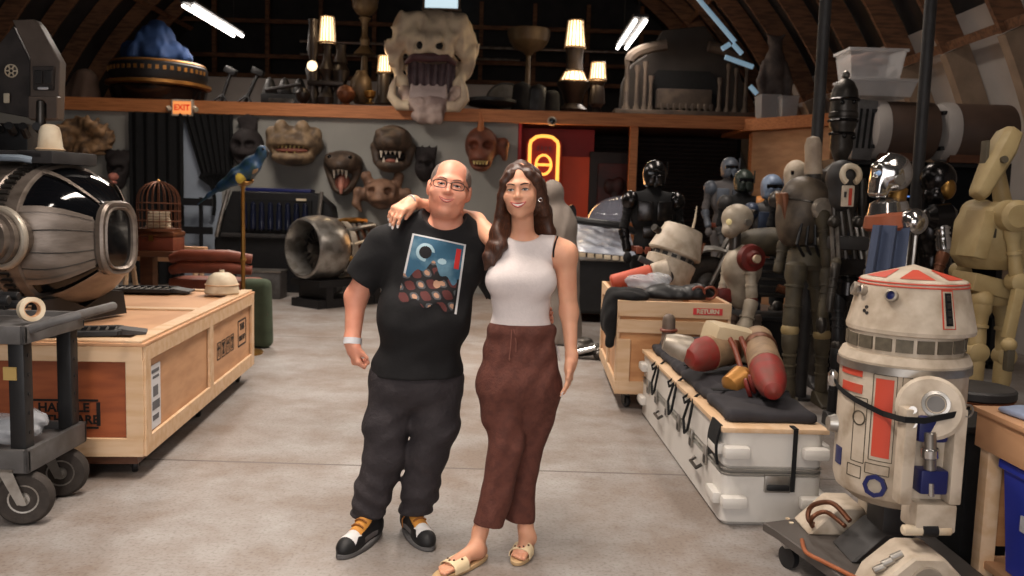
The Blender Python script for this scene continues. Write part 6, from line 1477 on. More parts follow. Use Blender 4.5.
# olive barrel-chested robot with pale capped cylinder head, seen from the side
Y = 6.7; J = pts(Y, hd=(813,140), nk=(813,178), ch=(803,215), sh=(822,210,-.2), pv=(806,258), el=(828,268,-.22), wr=(822,318,-.3), hp=(797,262,-.1), kn=(790,330,-.14), hp2=(815,262,.14), kn2=(822,335,.1))
t = thing('barrel_chested_robot', 'olive barrel-chested robot with pale capped cylinder head', 'robot', (J['pv'].x,Y,0)); k = Y/F
a = J['nk']; b = J['hd']; MB().lathe([(8.5*k,0),(8.5*k,.02),(8*k,.1),(8.3*k,.22),(6*k,.28),(0,.295)],a+Vector((0,0,.03)),b-a,20).build('head', mat('pale_cap', (176,158,138), .55, 0, .1, 6, c2=(120,100,84), amt=.6), t, world=True); MB().lathe([(.05,-.06),(.07,-.02),(.06,.04)],a,(0,0,1),14).build('neck', M['dsteel'], t, world=True)
s_ = SDF(.012,.05); s_.ell(J['ch']+Vector((-.02,0,.02)),(.17,.2,.27),(0,R(-8),0)); s_.ell(J['ch']+Vector((.02,0,.14)),(.17,.18,.16)); s_.ell(J['ch']+Vector((-.1,0,-.05)),(.1,.16,.2)); s_.build('torso', mat('olive_grey_shell', (98,86,72), .5, .1, .12, 7, c2=(56,48,42), amt=.8, bump=.08), t)
MB().lathe([(.06,0),(.085,.02),(.085,.1),(.06,.12)],J['sh']+Vector((0,.08,0)),(0,-1,.1),18).build('shoulder_joint', M['hullpale'], t, world=True); MB().box(J['ch']+Vector((-.17,-.02,.06)),(.05,.2,.22),(0,R(-8),0),bev=.02).build('chest_panel', M['copper'], t, world=True)
limb(t,'upper_arm',J['sh'],J['el'],.06,.05,M['dolive']); limb(t,'forearm',J['el'],J['wr'],.055,.04,M['dolive'],3); ball(t,'hand',J['wr']+Vector((0,0,-.05)),(.04,.05,.07),M['dsteel'])
s2 = J['ch']+Vector((.0,.22,.08)); limb(t,'upper_arm',s2,s2+Vector((-.06,.02,-.3)),.06,.05,M['dolive']); limb(t,'forearm',s2+Vector((-.06,.02,-.3)),s2+Vector((-.12,-.05,-.55)),.05,.04,M['dolive'])
MB().lathe([(.12,-.09),(.15,-.05),(.14,.05),(.1,.09)],J['pv'],(0,0,1),20).build('pelvis', M['dolive'], t, world=True)
for i in range(3): MB().tube([J['ch']+Vector((-.06+.05*i,-.17,-.05)),J['ch']+Vector((-.1+.07*i,-.2,-.22)),J['pv']+Vector((-.06+.06*i,-.12,.02))],.012,8).build('cable', M['blackp'], t, world=True)
MB().torus(J['ch']+Vector((0,0,.1)),(.15,0,1),.19,.012,30,6).build('shell_seam', M['dsteel'], t, world=True)
for h_, k_ in (('hp','kn'),('hp2','kn2')):
    limb(t,'thigh',J[h_],J[k_],.085,.065,M['dolive']); ball(t,'knee_joint',J[k_],.07,M['olive']); f_ = floor_at(J[k_])+Vector((.03,.02,.08)); limb(t,'shin',J[k_],f_,.065,.05,M['dolive'],3); foot_(t,f_,M['dolive'],.26,.12)
# slim black robot with a white ring face and a striped plate
Y = 6.15; J = pts(Y, hd=(843,185), sh=(834,222,-.08), sh2=(858,222,.05), el=(836,262,-.12), wr=(829,312,-.2), el2=(866,268,0), wr2=(862,318,-.1), pv=(848,290), kn=(838,345,-.06), kn2=(858,345,.06)); k = Y/F
t = thing('ring_faced_robot', 'slim black robot with white ring face and red striped plate', 'robot', (J['pv'].x,Y,0)); h_ = J['hd']
s_ = SDF(.009,.03); s_.ell(h_+Vector((0,.03,.05)),(.11,.13,.13)); s_.ell(h_+Vector((0,.01,-.07)),(.09,.1,.12)); s_.build('head', M['dgrey'], t)
MB().torus(h_+Vector((.01,-.105,.07)),(.1,-1,.15),.062,.022,26,8,R(-60),R(240)).build('face_ring', M['ivory'], t, world=True)
MB().box(h_+Vector((.0,-.1,-.08)),(.085,.03,.15),bev=.008).build('face_plate', M['white'], t, world=True); MB().box(h_+Vector((.012,-.117,-.085)),(.022,.006,.12)).build('red_stripe', M['red'], t, world=True); MB().box(h_+Vector((-.024,-.117,-.07)),(.016,.006,.04)).build('grey_mark', M['dgrey'], t, world=True)
for x in (-.05,0,.05): MB().cyl(h_+Vector((x,.02,-.15)),J['pv']+Vector((x*1.4,.02,.1)),.018,n=8).build('spine_rod', M['dsteel'], t, world=True)
MB().box(J['pv']+Vector((0,.02,.34)),(.3,.16,.1),bev=.03).build('shoulder_yoke', M['dgrey'], t, world=True); MB().box(J['pv']+Vector((0,.02,.17)),(.2,.16,.12),bev=.02).build('chest_box', M['gunm'], t, world=True); MB().lathe([(.06,-.08),(.11,-.03),(.1,.06),(.05,.1)],J['pv'],(0,0,1),18).build('pelvis', M['gunm'], t, world=True)
for s0, e0, w0, k0 in (('sh','el','wr','kn'),('sh2','el2','wr2','kn2')):
    ball(t,'shoulder_joint',J[s0],.045,M['dsteel']); struts(t,'upper_arm_rod',J[s0],J[e0],.013,M['steel']); ball(t,'elbow_joint',J[e0],.035,M['dolive']); limb(t,'forearm',J[e0],J[w0],.035,.028,M['dsteel'],3)
    hpt = J['pv']+Vector((J[k0].x-J['pv'].x,0,-.02)); limb(t,'thigh',hpt,J[k0],.06,.045,M['blackp'],3); ball(t,'knee_joint',J[k0],.05,M['dsteel']); f_ = floor_at(J[k0])+Vector((0,.04,.08)); limb(t,'shin',J[k0],f_,.05,.035,M['blackp'],3); foot_(t,f_,M['dgrey'])
# chrome-headed robot with a blue cape, facing away from the barrel robot
Y = 5.3; k = Y/F; J = pts(Y, hd=(889,177), nk=(898,205), ch=(893,238), sh=(913,222,-.14), el=(908,272,-.16), wr=(905,318,-.2), sh2=(878,222,.16), pv=(893,290), kn=(885,350,-.05), kn2=(903,350,.08))
t = thing('chrome_robot', 'chrome-headed robot in a red collar and blue cape behind the striped barrel robot', 'robot', (J['pv'].x,Y,0)); h_ = J['hd']
s_ = SDF(.006,.015); s_.ell(h_+Vector((.02,0,.02)),(.118,.105,.125)); s_.box(h_+Vector((-.055,0,-.02)),(.09,.15,.22),(0,R(4),0),.03,.03); s_.box(h_+Vector((-.1,-.04,.02)),(.04,.06,.03),None,.01,op=-1,k=.01); s_.cap(h_+Vector((.0,0,.135)),h_+Vector((.1,0,.1)),.012,.012,.02); s_.build('head', M['chrome'], t)
ball(t,'eye',h_+Vector((-.085,-.055,.02)),(.02,.02,.014),mat('pale_blue_lens', (150,180,220), .1, 0, .05, emit=.3)); MB().lathe([(.045,-.07),(.055,0),(.045,.07)],h_+Vector((.06,0,-.13)),(.3,0,1),14).build('neck', M['brass'], t, world=True); MB().cyl(h_+Vector((.02,-.1,-.02)),h_+Vector((.02,-.118,-.02)),.03,n=16).build('ear_disc', M['steel'], t, world=True)
s_ = SDF(.012,.04); s_.ell(J['ch']+Vector((0,0,.06)),(.15,.13,.16)); s_.ell(J['ch']+Vector((0,0,-.14)),(.11,.1,.16)); s_.build('torso', M['dsteel'], t)
MB().lathe([(.15,-.05),(.17,-.03),(.155,.04),(.13,.06)],J['ch']+Vector((-.03,0,.1)),(-.1,0,1),24,sc=(1,.9)).build('collar', mat('rust_collar', (150,82,54), .55, .1, .15, 6), t, world=True); MB().lathe([(.1,.0),(.13,-.03),(.11,.05),(.05,.08)],J['ch']+Vector((-.04,0,.17)),(-.1,0,1),24).build('gorget', M['chrome'], t, world=True)
mb = MB(); mb.sheet(lambda u, v: J['ch']+Vector((-.2+.21*u-.06*v+.03*u*v, -.17-.03*math.sin(u*14)+.02*v, .08-.75*v)), 26, 12, .008); mb.build('cape', mat('blue_grey_cape', (78,88,112), .8, 0, .1, 4), t, world=True)
ball(t,'shoulder_joint',J['sh'],.085,M['chrome']); ball(t,'shoulder_joint',J['sh2'],.075,M['steel']); struts(t,'upper_arm_rod',J['sh'],J['el'],.014,M['steel'],.022); ball(t,'elbow_joint',J['el'],.04,M['dsteel']); limb(t,'forearm',J['el'],J['wr'],.04,.03,M['steel'],3)
limb(t,'upper_arm',J['sh2'],J['sh2']+Vector((-.02,.02,-.3)),.04,.035,M['steel']); limb(t,'forearm',J['sh2']+Vector((-.02,.02,-.3)),J['sh2']+Vector((-.04,-.04,-.55)),.04,.03,M['steel']); MB().lathe([(.07,-.08),(.12,-.03),(.1,.06)],J['pv'],(0,0,1),18).build('pelvis', M['dsteel'], t, world=True)
for k0 in ('kn','kn2'):
    hpt = J['pv']+Vector((J[k0].x-J['pv'].x,J[k0].y-J['pv'].y,-.02)); limb(t,'thigh',hpt,J[k0],.07,.05,M['dsteel']); ball(t,'knee_joint',J[k0],.055,M['steel']); f_ = floor_at(J[k0])+Vector((0,.03,.08)); limb(t,'shin',J[k0],f_,.05,.04,M['dsteel']); foot_(t,f_,M['dsteel'])
# dark chrome robot behind it with a bright forearm
Y = 6.3; k = Y/F; J = pts(Y, hd=(938,182), ch=(936,238), sh=(941,216,-.16), el=(944,252,-.2), wr=(932,292,-.3), sh2=(922,216,.15), pv=(935,292), kn=(926,352), kn2=(945,352))
t = thing('chrome_robot', 'dark chrome robot with brass cheek and bright steel arm, second from the tan robot'.replace(', second from the tan robot',' beside the tan snouted robot'), 'robot', (J['pv'].x,Y,0)); h_ = J['hd']
s_ = SDF(.007,.02); s_.ell(h_+Vector((0,0,.02)),(.125,.12,.13)); s_.ell(h_+Vector((-.03,-.02,-.1)),(.08,.09,.08)); s_.build('head', M['gunm'], t)
ball(t,'cheek',h_+Vector((.03,-.085,-.05)),(.06,.05,.08),M['brass']); MB().cyl(h_+Vector((0,0,-.2)),h_+Vector((0,0,-.08)),.05,n=14).build('neck', M['dsteel'], t, world=True)
s_ = SDF(.012,.04); s_.ell(J['ch']+Vector((0,0,.04)),(.18,.13,.2)); s_.ell(J['ch']+Vector((0,0,-.2)),(.12,.1,.18)); s_.build('torso', M['gunm'], t)
MB().lathe([(.05,-.1),(.09,-.06),(.09,.06),(.05,.1)],J['sh'],(1,0,.1),18).build('shoulder_joint', M['gunm'], t, world=True); limb(t,'upper_arm',J['sh'],J['el'],.06,.055,M['chrome'],3); ball(t,'elbow_joint',J['el'],.045,M['steel']); limb(t,'forearm',J['el'],J['wr'],.045,.035,M['copper'],3); ball(t,'hand',J['wr']+Vector((0,0,-.04)),(.04,.04,.06),M['dsteel'])
limb(t,'upper_arm',J['sh2'],J['sh2']+Vector((-.05,0,-.3)),.06,.05,M['gunm']); limb(t,'forearm',J['sh2']+Vector((-.05,0,-.3)),J['sh2']+Vector((-.02,-.08,-.56)),.045,.035,M['gunm']); MB().lathe([(.07,-.08),(.13,-.03),(.1,.06)],J['pv'],(0,0,1),18).build('pelvis', M['gunm'], t, world=True)
for k0 in ('kn','kn2'):
    hpt = J['pv']+Vector((J[k0].x-J['pv'].x,0,-.02)); limb(t,'thigh',hpt,J[k0],.07,.05,M['copper']); ball(t,'knee_joint',J[k0],.055,M['dsteel']); f_ = floor_at(J[k0])+Vector((0,.03,.08)); limb(t,'shin',J[k0],f_,.05,.04,M['gunm']); foot_(t,f_,M['gunm'])
# tan robot with a long drooping snout
Y = 4.75; k = Y/F; J = pts(Y, sn=(977,197,-.12), hb=(1009,134), nk=(1003,205,.08), ch=(992,238), sh=(1012,216,-.2), el=(1017,282,-.2), wr=(1009,345,-.25), sh2=(978,214,.22), pv=(988,292), hp=(982,300,-.1), kn=(976,352,-.12), hp2=(1003,300,.12), kn2=(1004,356,.1))
t = thing('snouted_robot', 'tan plastic robot with long drooping snout beside the trestle stand', 'robot', (J['pv'].x,Y,0))
a, b = J['hb'], J['sn']; d = (b-a).normalized(); sd = d.cross(Vector((0,1,0))).normalized(); nn = d.cross(sd)
def hr(f_, w, h): o = a+(b-a)*f_; return [o+sd*(w*x)+nn*(h*y) for x, y in ((-1,-.55),(-.7,-1),(.7,-1),(1,-.55),(1,.6),(.6,1),(-.6,1),(-1,.6))]
MB().loft([hr(-.06,.025,.04),hr(0,.052,.07),hr(.25,.062,.08),hr(.6,.056,.062),hr(.93,.045,.046),hr(1,.034,.034)]).build('head', M['olive'], t, world=True, bev=.004)
MB().cyl(a+(b-a)*.42-nn*.02+sd*.0+Vector((0,-.06,0)),a+(b-a)*.42+Vector((0,-.09,0)),.02,n=14).build('sensor', M['dolive'], t, world=True); MB().box(a+(b-a)*.5+sd*-.06,(.02,.06,.2),bev=.006).build('cheek_seam', M['dolive'], t, world=True)
MB().tube([a+Vector((.02,.03,-.02)),a+Vector((.0,.08,-.2)),J['nk']],[.035,.04,.05],12).build('neck', M['olive'], t, world=True)
ch = J['ch']; W_ = lambda x, y, z: ch+Vector((x,y,z))
mb = MB(); mb.loft([[W_(x*s_*w,y*s2*.17,z) for x, y in ((-1,-.7),(-.7,-1),(.7,-1),(1,-.7),(1,.7),(.7,1),(-.7,1),(-1,.7))] for z, w, s_, s2 in ((-.17,.13,1,.8),(-.1,.17,1,1),(.08,.16,1,1),(.17,.12,1,.9),(.2,.07,1,.6))]); mb.build('torso', M['olive'], t, world=True, bev=.008)
MB().box(W_(-.13,-.08,.02),(.08,.2,.26),(0,R(10),0),bev=.012).build('chest_plate', M['olive'], t, world=True); MB().box(W_(-.1,-.165,.03),(.05,.02,.05),bev=.004).build('clasp', M['dolive'], t, world=True); MB().box(W_(-.04,-.0,-.26),(.22,.26,.1),(0,R(12),0),bev=.015).build('waist', M['olive'], t, world=True)
for s0, e0, w0 in (('sh','el','wr'),('sh2',None,None)):
    p = J[s0]; MB().lathe([(.06,-.07),(.085,-.05),(.085,.05),(.06,.07)],p,(0,1,0),20).build('shoulder_joint', M['olive'], t, world=True); q1 = J[e0] if e0 else p+Vector((-.05,.05,-.34)); q2_ = J[w0] if w0 else p+Vector((-.08,-.02,-.66))
    limb(t,'upper_arm',p+Vector((0,0,-.04)),q1,.042,.036,M['olive'],1); MB().lathe([(.03,-.05),(.05,-.04),(.05,.04),(.03,.05)],q1,(0,1,0),18).build('elbow_joint', M['olive'], t, world=True); MB().box((q1+q2_)/2,(.055,.05,(q1-q2_).length*.8),(0,math.atan2((q2_-q1).x,-(q2_-q1).z)*-1,0),bev=.01).build('forearm', M['olive'], t, world=True); ball(t,'wrist_joint',q2_,.04,M['olive']); MB().box(q2_+Vector((0,-.01,-.08)),(.04,.05,.12),bev=.01).build('hand', M['dolive'], t, world=True)
MB().box(J['pv'],(.2,.2,.14),bev=.02).build('pelvis', M['olive'], t, world=True)
for h_, k0 in (('hp','kn'),('hp2','kn2')):
    ball(t,'hip_joint',J[h_],.06,M['olive']); limb(t,'thigh',J[h_],J[k0],.055,.045,M['olive'],1); MB().lathe([(.035,-.05),(.055,-.04),(.055,.04),(.035,.05)],J[k0],(0,1,0),18).build('knee_joint', M['olive'], t, world=True); f_ = floor_at(J[k0])+Vector((.02,.05,.1)); limb(t,'shin',J[k0],f_,.05,.04,M['olive'],2); foot_(t,f_,M['olive'],.26,.1)
# beige round-headed robot with a red-brown shoulder
Y = 7.3; k = Y/F; J = pts(Y, hd=(736,222), ch=(742,268), sh=(750,258,-.17), sh2=(728,262,.1), el=(752,300,-.2), wr=(742,336,-.3), pv=(742,312))
t = thing('round_headed_robot', 'beige round-headed robot with red-brown shoulder disc beside the motorbike', 'robot', (J['pv'].x,Y,0)); h_ = J['hd']
s_ = SDF(.008,.025); s_.ell(h_+Vector((.01,0,.03)),(.135,.13,.125)); s_.ell(h_+Vector((-.05,-.03,-.07)),(.075,.09,.07)); s_.build('head', mat('beige_shell', (176,164,146), .5, .1, .08, 6, c2=(126,112,96), amt=.6), t)
ball(t,'eye',h_+Vector((-.085,-.1,-.0)),(.026,.02,.026),mat('amber_lens', (226,206,150), .2, emit=.3)); MB().cyl(h_+Vector((.06,-.115,.0)),h_+Vector((.07,-.145,.0)),.03,n=16).build('ear_disc', M['steel'], t, world=True); MB().cyl(h_+Vector((0,0,-.24)),h_+Vector((0,0,-.08)),.05,n=14).build('neck', M['dsteel'], t, world=True)
bs = bpy.data.materials['beige_shell']; s_ = SDF(.012,.05); s_.ell(J['ch'],(.17,.15,.2)); s_.ell(J['ch']+Vector((0,0,-.2)),(.11,.1,.16)); s_.build('torso', bs, t)
MB().lathe([(.0,.1),(.05,.1),(.07,.07),(.11,.06),(.12,.0),(.08,-.02)],J['sh'],(.2,-1,0),24).build('shoulder_disc', M['dred'], t, world=True); MB().cyl(J['sh']+Vector((.02,-.1,0)),J['sh']+Vector((.03,-.125,0)),.035,n=14).build('shoulder_hub', M['ivory'], t, world=True)
limb(t,'upper_arm',J['sh'],J['el'],.06,.05,bs); ball(t,'elbow_joint',J['el'],.05,M['dred']); limb(t,'forearm',J['el'],J['wr'],.06,.07,bs,1); s2 = J['sh2']; limb(t,'upper_arm',s2,s2+Vector((-.05,-.05,-.3)),.05,.045,bs); limb(t,'forearm',s2+Vector((-.05,-.05,-.3)),s2+Vector((-.06,-.1,-.58)),.045,.035,M['dsteel']); MB().box(s2+Vector((-.04,-.1,-.28)),(.12,.1,.12),bev=.02).build('elbow_box', M['dred'], t, world=True)
for e in (-1,1):
    hp = J['pv']+Vector((e*.1,0,-.02)); kn = Vector((hp.x+e*.02,Y-.05,.42)); limb(t,'thigh',hp,kn,.07,.055,M['rust']); ball(t,'knee_joint',kn,.06,M['dsteel']); f_ = Vector((kn.x,Y,.08)); limb(t,'shin',kn,f_,.055,.045,M['rust']); foot_(t,f_,M['rust'])
# motorbike-like machine behind it
Y = 8.12; k = Y/F; w0 = P(708,285,Y); t = thing('motorbike', 'dusty grey-brown motorbike with wide silver mudguard behind the round-headed robot', 'motorbike', (w0.x+.55,Y,0)); rw = .27; w0.z = rw; bike = t; BZ = P(708,284,Y).z-rw
for x in (0,1.35): 
    MB().torus((w0.x+x,Y,rw),(0,1,0),rw-.085,.085,36,12).build('tyre', M['rubber'], t, world=True); MB().lathe([(.04,-.06),(.1,-.05),(.16,-.02),(rw-.15,-.03),(rw-.13,0),(rw-.15,.03),(.04,.06)],(w0.x+x,Y,rw),(0,1,0),28).build('hub', M['dsteel'], t, world=True)
mb = MB(); mb.sheet(lambda u, v: Vector((w0.x+(rw+.06)*math.cos(R(200-170*u)),Y-.16+.32*v,rw+(rw+.06)*math.sin(R(200-170*u))+.03*math.sin(PI*v))), 20, 6, .02); mb.build('mudguard', M['steel'], t, world=True)
s_ = SDF(.016,.06); q = lambda x, z, y=0: Vector((w0.x+x,Y+y,z)); s_.ell(q(.62,rw+.42),(.42,.17,.14)); s_.ell(q(1.15,rw+.4),(.3,.16,.1)); s_.build('tank', M['dolive'], t)
MB().box(q(.65,rw+.08),(.55,.3,.36),bev=.05).build('motor', M['dgrey'], t, world=True)
for i in range(5): MB().box(q(.65,rw-.06+.07*i,-.01),(.42,.36,.02),bev=.006).build('cooling_fin', M['dsteel'], t, world=True)
for y in (-.1,.1): MB().tube([q(0,rw,y),q(.2,rw+.45,y),q(.32,rw+.7,y)],.025,8).build('fork', M['steel'], t, world=True)
MB().tube([q(.32,rw+.7,-.35),q(.3,rw+.72,0),q(.32,rw+.7,.35)],.02,8).build('handlebar', M['blackp'], t, world=True); MB().tube([q(.6,rw,-.2),q(.9,rw-.08,-.22),q(1.5,rw,-.22)],.04,10).build('exhaust', M['copper'], t, world=True)

bike.location.z = BZ
t = thing('display_plinth','low black display plinth under the motorbike','plinth',(w0.x+.68,8.12,0)); MB().box((0,0,BZ/2-.02),(2.0,.5,BZ-.04),bev=.01).build('body', M['black'], t); MB().box((0,0,BZ-.02),(2.04,.54,.04),bev=.008).build('top', M['blackp'], t)
# ================================================================== RIGHT FOREGROUND
# open plywood crate on castors
A1 = Vector((.835,6.42,0)); t = cr2 = thing('open_crate', 'small open plywood crate on castors packed with a bag, behind the white road case', 'crate', A1, R(88.5))
def crate2(root, L, Wd, z0, z1):     # local x into the picture, y to the left (negative is to the right)
    for y, nm in ((-.0, 'side_panel'), (-Wd, 'side_panel')): MB().box((L/2, y, (z0+z1)/2), (L, .018, z1-z0)).build(nm, M['ply'], root)
    for x in (.0, L): MB().box((x, -Wd/2, (z0+z1)/2), (.018, Wd, z1-z0)).build('end_panel', M['plyshade2'], root)
    MB().box((L/2, -Wd/2, z0+.01), (L-.02, Wd-.02, .02)).build('bottom_panel', M['ply'], root)
    bt = .1
    for y in (.017, -Wd-.017):
        f_ = MB(); f_.box((L/2, y, z1-bt/2),(L+.06,.022,bt)).box((L/2, y, z0+bt/2),(L+.06,.022,bt))
        for p in (0,.5,1): f_.box((bt/2-.02+(L-bt+.04)*p, y, (z0+z1)/2),(bt,.022,z1-z0-2*bt))
        f_.build('side_frame', M['pine'], root, bev=.003)
    for x in (-.017, L+.017):
        f_ = MB(); f_.box((x, -Wd/2, z1-bt*.6),(.022,Wd+.05,bt*1.2)).box((x, -Wd/2, z1-bt*1.95),(.022,Wd+.05,bt)).box((x, -Wd/2, z0+bt/2),(.022,Wd+.05,bt))
        for y in (-bt/2+.02, -Wd+bt/2-.02): f_.box((x, y, (z0+z1)/2-bt),(.022,bt,z1-z0-3*bt-.09))
        f_.build('end_frame', M['pine'], root, bev=.003)
M['plyshade2'] = mat('amber_plywood', (196,146,100), .6, 0, .1, 3, c2=(160,104,62), amt=.6, stretch=(1,1,4))
crate2(t, 1.55, .8, .13, .85)
for x in (.1,1.45):
    for y in (-.08,-.72): castor(t, (x,y,0), .045, yaw=.5)
M['redink'] = mat('red_sticker', (206,60,62), .6); MB().box((-.031,-.65,.785),(.004,.22,.05)).build('red_sticker', M['redink'], t)
sign_text('sticker_lettering', 'RETURN', .045, tuple(A1+Matrix.Rotation(R(88.5),3,'Z') @ Vector((-.0345,-.65,.785))), (math.sin(R(88.5)),-math.cos(R(88.5)),0), (-math.cos(R(88.5)),-math.sin(R(88.5)),0), M['ivory'], t, .002)
MB().box((.4,-.4,.69),(.76,.77,.02)).build('inner_shelf', M['ply'], t)
# black cloth hanging over its corner, black bag and clear bag on top
s_ = SDF(.012,.04); o = Vector((.86,6.6,.85)); q = lambda x, y, z: o+Vector((x,y,z))
s_.ell(q(.06,.0,.02),(.16,.22,.06)); s_.ell(q(-.08,.0,-.12),(.07,.2,.2)); s_.cap(q(-.08,-.1,-.1),q(-.1,-.14,-.34),.05,.035); s_.cap(q(-.07,.1,-.1),q(-.1,.1,-.25),.06,.04); s_._a(2, fold((.3,1,.4),40,.007),(0,0,0),(0,0,0),0)
sdf_thing('black_jacket','black jacket hanging over the corner of the open crate','jacket',s_,M['black'],Vector((.86,6.6,.5)))
s_ = SDF(.012,.04); o = Vector((1.3,6.6,.855)); s_.ell(o+Vector((0,0,.03)),(.28,.14,.07)); s_.ell(o+Vector((-.14,0,.06)),(.1,.1,.05)); s_.ell(o+Vector((.13,-.02,.07)),(.1,.09,.05)); s_._a(2, fold((1,.4,.2),50,.006),(0,0,0),(0,0,0),0); s_.cut((0,0,.856),(0,0,-1))
bg_ = sdf_thing('black_bag','black soft bag lying along the front edge of the open crate','bag',s_,M['blackp'],o)
for x, r_ in ((.13,.035),(.22,.03)): MB().torus((x,-.1,.06),(0,1,.3),.05,.01,20,6).build('strap', M['leather'], bg_)
s_ = SDF(.01,.03); o = P(648,284,6.78); s_.ell(o,(.17,.13,.07)); s_.ell(o+Vector((.09,.03,.04)),(.1,.09,.05)); s_.ell(o+Vector((-.1,0,.02)),(.09,.08,.05)); s_._a(2, fold((1,.7,1),60,.009),(0,0,0),(0,0,0),0)
sdf_thing('plastic_bag','crumpled clear plastic bag on top of the open crate','bag',s_,M['plasticbag'],Vector((o.x,o.y,o.z-.07)))
# leaning pale robot in the crate: tilted barrel and truncated cap
Y = 7.2; b_, tp_ = P(666,276,Y), P(687,220,Y+.05); axr = (tp_-b_).normalized(); k = Y/F; L = (tp_-b_).length
t = thing('leaning_robot','pale barrel robot lying tilted in the open crate','robot', Vector((P(664,300,Y).x,Y,.155)))
mb = MB(); mb.lathe([(24*k*.85,-.62),(24*k,-.5),(24.5*k,-.02),(25*k,0),(25*k,.05),(23*k,.06)], b_+axr*L*.18, axr, 32); mb.build('barrel', M['white'], t, world=True)
MB().lathe([(21*k,.05),(21*k,.1)], b_+axr*L*.18, axr, 32).build('neck_ring', M['hullpale'], t, world=True)
Fx = frame(axr)
for i in range(14):
    a = 2*PI*i/14; MB().box(b_+axr*(L*.18+.076)+Fx @ Vector((21*k*math.cos(a),21*k*math.sin(a),0)), (.012,.045,.03), Fx @ Matrix.Rotation(a,3,'Z')).build('vent_slot', M['dgrey'], t, world=True)
MB().lathe([(26*k,.1),(27*k,.115),(20*k,.33),(19*k,.345),(0,.37)], b_+axr*L*.18, axr, 32).build('cap', M['white'], t, world=True)
for a in (250, 300): MB().box(b_+axr*(L*.18+.22)+Fx @ Vector((24*k*math.cos(R(a)),24*k*math.sin(R(a)),0)), (.02,.05,.12), Fx @ Matrix.Rotation(R(a),3,'Z')).build('cap_stripe', M['copper'], t, world=True)
pa = P(655,226,Y-.2); MB().cyl(P(659,231,Y-.18),P(654,227,Y-.22),.03,n=14).build('lens', M['dsteel'], t, world=True); MB().tube([P(693,228,Y),P(695,220,Y),P(697,206,Y)],[.012,.01,.005],8).build('antenna', M['ivory'], t, world=True)
MB().cyl(P(667,277,Y-.18),P(667,277,Y-.22),.055,n=20,bev=.01).build('leg_disc', M['dgrey'], t, world=True); MB().box(P(655,266,Y-.16),(.3,.08,.05),(0,R(25),0),bev=.01).build('side_strap', M['dgrey'], t, world=True)
a, b = P(611,283,6.95), P(652,273,6.95); t = thing('red_canister','worn red cylinder with white end lying across the open crate','canister', Vector(((a.x+b.x)/2,6.95,min(a.z,b.z)-.07))); MB().cyl(a,b,.066,.075,n=24,bev=.015).build('barrel', mat('red_orange', (196,84,58), .5, 0, .12, 6), t, world=True); d = (b-a).normalized(); MB().cyl(b,b+d*.14,.078,.085,n=24,bev=.01).build('end_sleeve', M['white'], t, world=True)
# strange grey prop pieces on the floor behind the crate
s_ = SDF(.01,.03); o = G(592,358); o.z = 0; q = lambda x, y, z: o+Vector((x,y,z)); s_.cap(q(-.15,0,.08),q(.1,0,.1),.07,.06); s_.cap(q(.05,-.1,.05),q(.25,-.05,.12),.05,.05); s_.ell(q(-.08,.05,.16),(.09,.08,.05)); s_.cut((0,0,.001),(0,0,-1))
gp = sdf_thing('metal_scrap','grey metal prop pieces on the floor beside the open crate','prop',s_,M['dsteel'],Vector(o)); MB().cyl((-.16,-.08,.07),(.02,-.1,.12),.03,n=14).build('pipe', M['chrome'], gp); MB().tube([(.1,-.12,.1),(.2,-.14,.16),(.3,-.1,.08)],.018,8).build('hose', M['blackp'], gp)
# ---- white road case
C0 = Vector((1.065,4.08,0)); CWc, CLc, CHc = .5, 2.25, .5; cang = math.atan2(2.2,.0-.03)
rc = thing('road_case','long white moulded road case with black straps, topped with a dark padded board','case', C0, R(1.5))
def rbox(mb, x0, x1, y0, y1, z0, z1, r_, n=5):
    def ring_(z, ins=0):
        pts = []
        for cx, cy, a0 in ((x1-r_,y1-r_,0),(x0+r_,y1-r_,90),(x0+r_,y0+r_,180),(x1-r_,y0+r_,270)):
            for i in range(n+1):
                a = R(a0+90*i/n); pts.append(Vector((cx+(r_-ins)*math.cos(a), cy+(r_-ins)*math.sin(a), z)))
        return pts
    e = .02; return mb.loft([ring_(z0,.02), ring_(z0+e), ring_(z1-.0)])
MB_ = MB(); rbox(MB_,0,CWc,0,CLc,.0,.25,.05); MB_.build('base_shell', M['case'], rc)
MB_ = MB(); rbox(MB_,0,CWc,0,CLc,.284,.47,.05); MB_.build('lid_shell', M['case'], rc)
MB_ = MB(); rbox(MB_,-.006,CWc+.006,-.006,CLc+.006,.246,.266,.052); rbox(MB_,-.006,CWc+.006,-.006,CLc+.006,.268,.288,.052); MB_.build('metal_rim', M['alu'], rc)
def bump(c, d, name='bumper'): MB().box(c, d, bev=min(d)*.35).build(name, M['case'], rc)
for z in (.13,.38):
    for x in (.055, CWc-.055): bump((x,-.022,z),(.13,.07,.06))
    bump((-.015,.1,z),(.05,.16,.06)); bump((-.015,CLc-.1,z),(.05,.16,.06)); bump((CWc+.015,.1,z),(.05,.16,.06))
for y in (.3,.62,.95,1.3,1.65,1.95):
    MB().box((-.012,y,.268),(.012,.045,.1),bev=.003).build('latch', M['steel'], rc); MB().box((-.016,y,.248),(.012,.03,.04)).build('latch_lever', M['dsteel'], rc)
for y in (.45,1.5): MB().tube([(-.006,y-.07,.19),(-.035,y-.065,.17),(-.035,y+.065,.17),(-.006,y+.07,.19)],.01,8).build('side_handle', M['dsteel'], rc)
MB().box((CWc/2+.02,-.012,.22),(.13,.02,.085),bev=.006).build('handle_plate', M['steel'], rc); MB().box((CWc/2+.02,-.024,.205),(.11,.02,.03),bev=.008).build('end_handle', M['blackp'], rc)
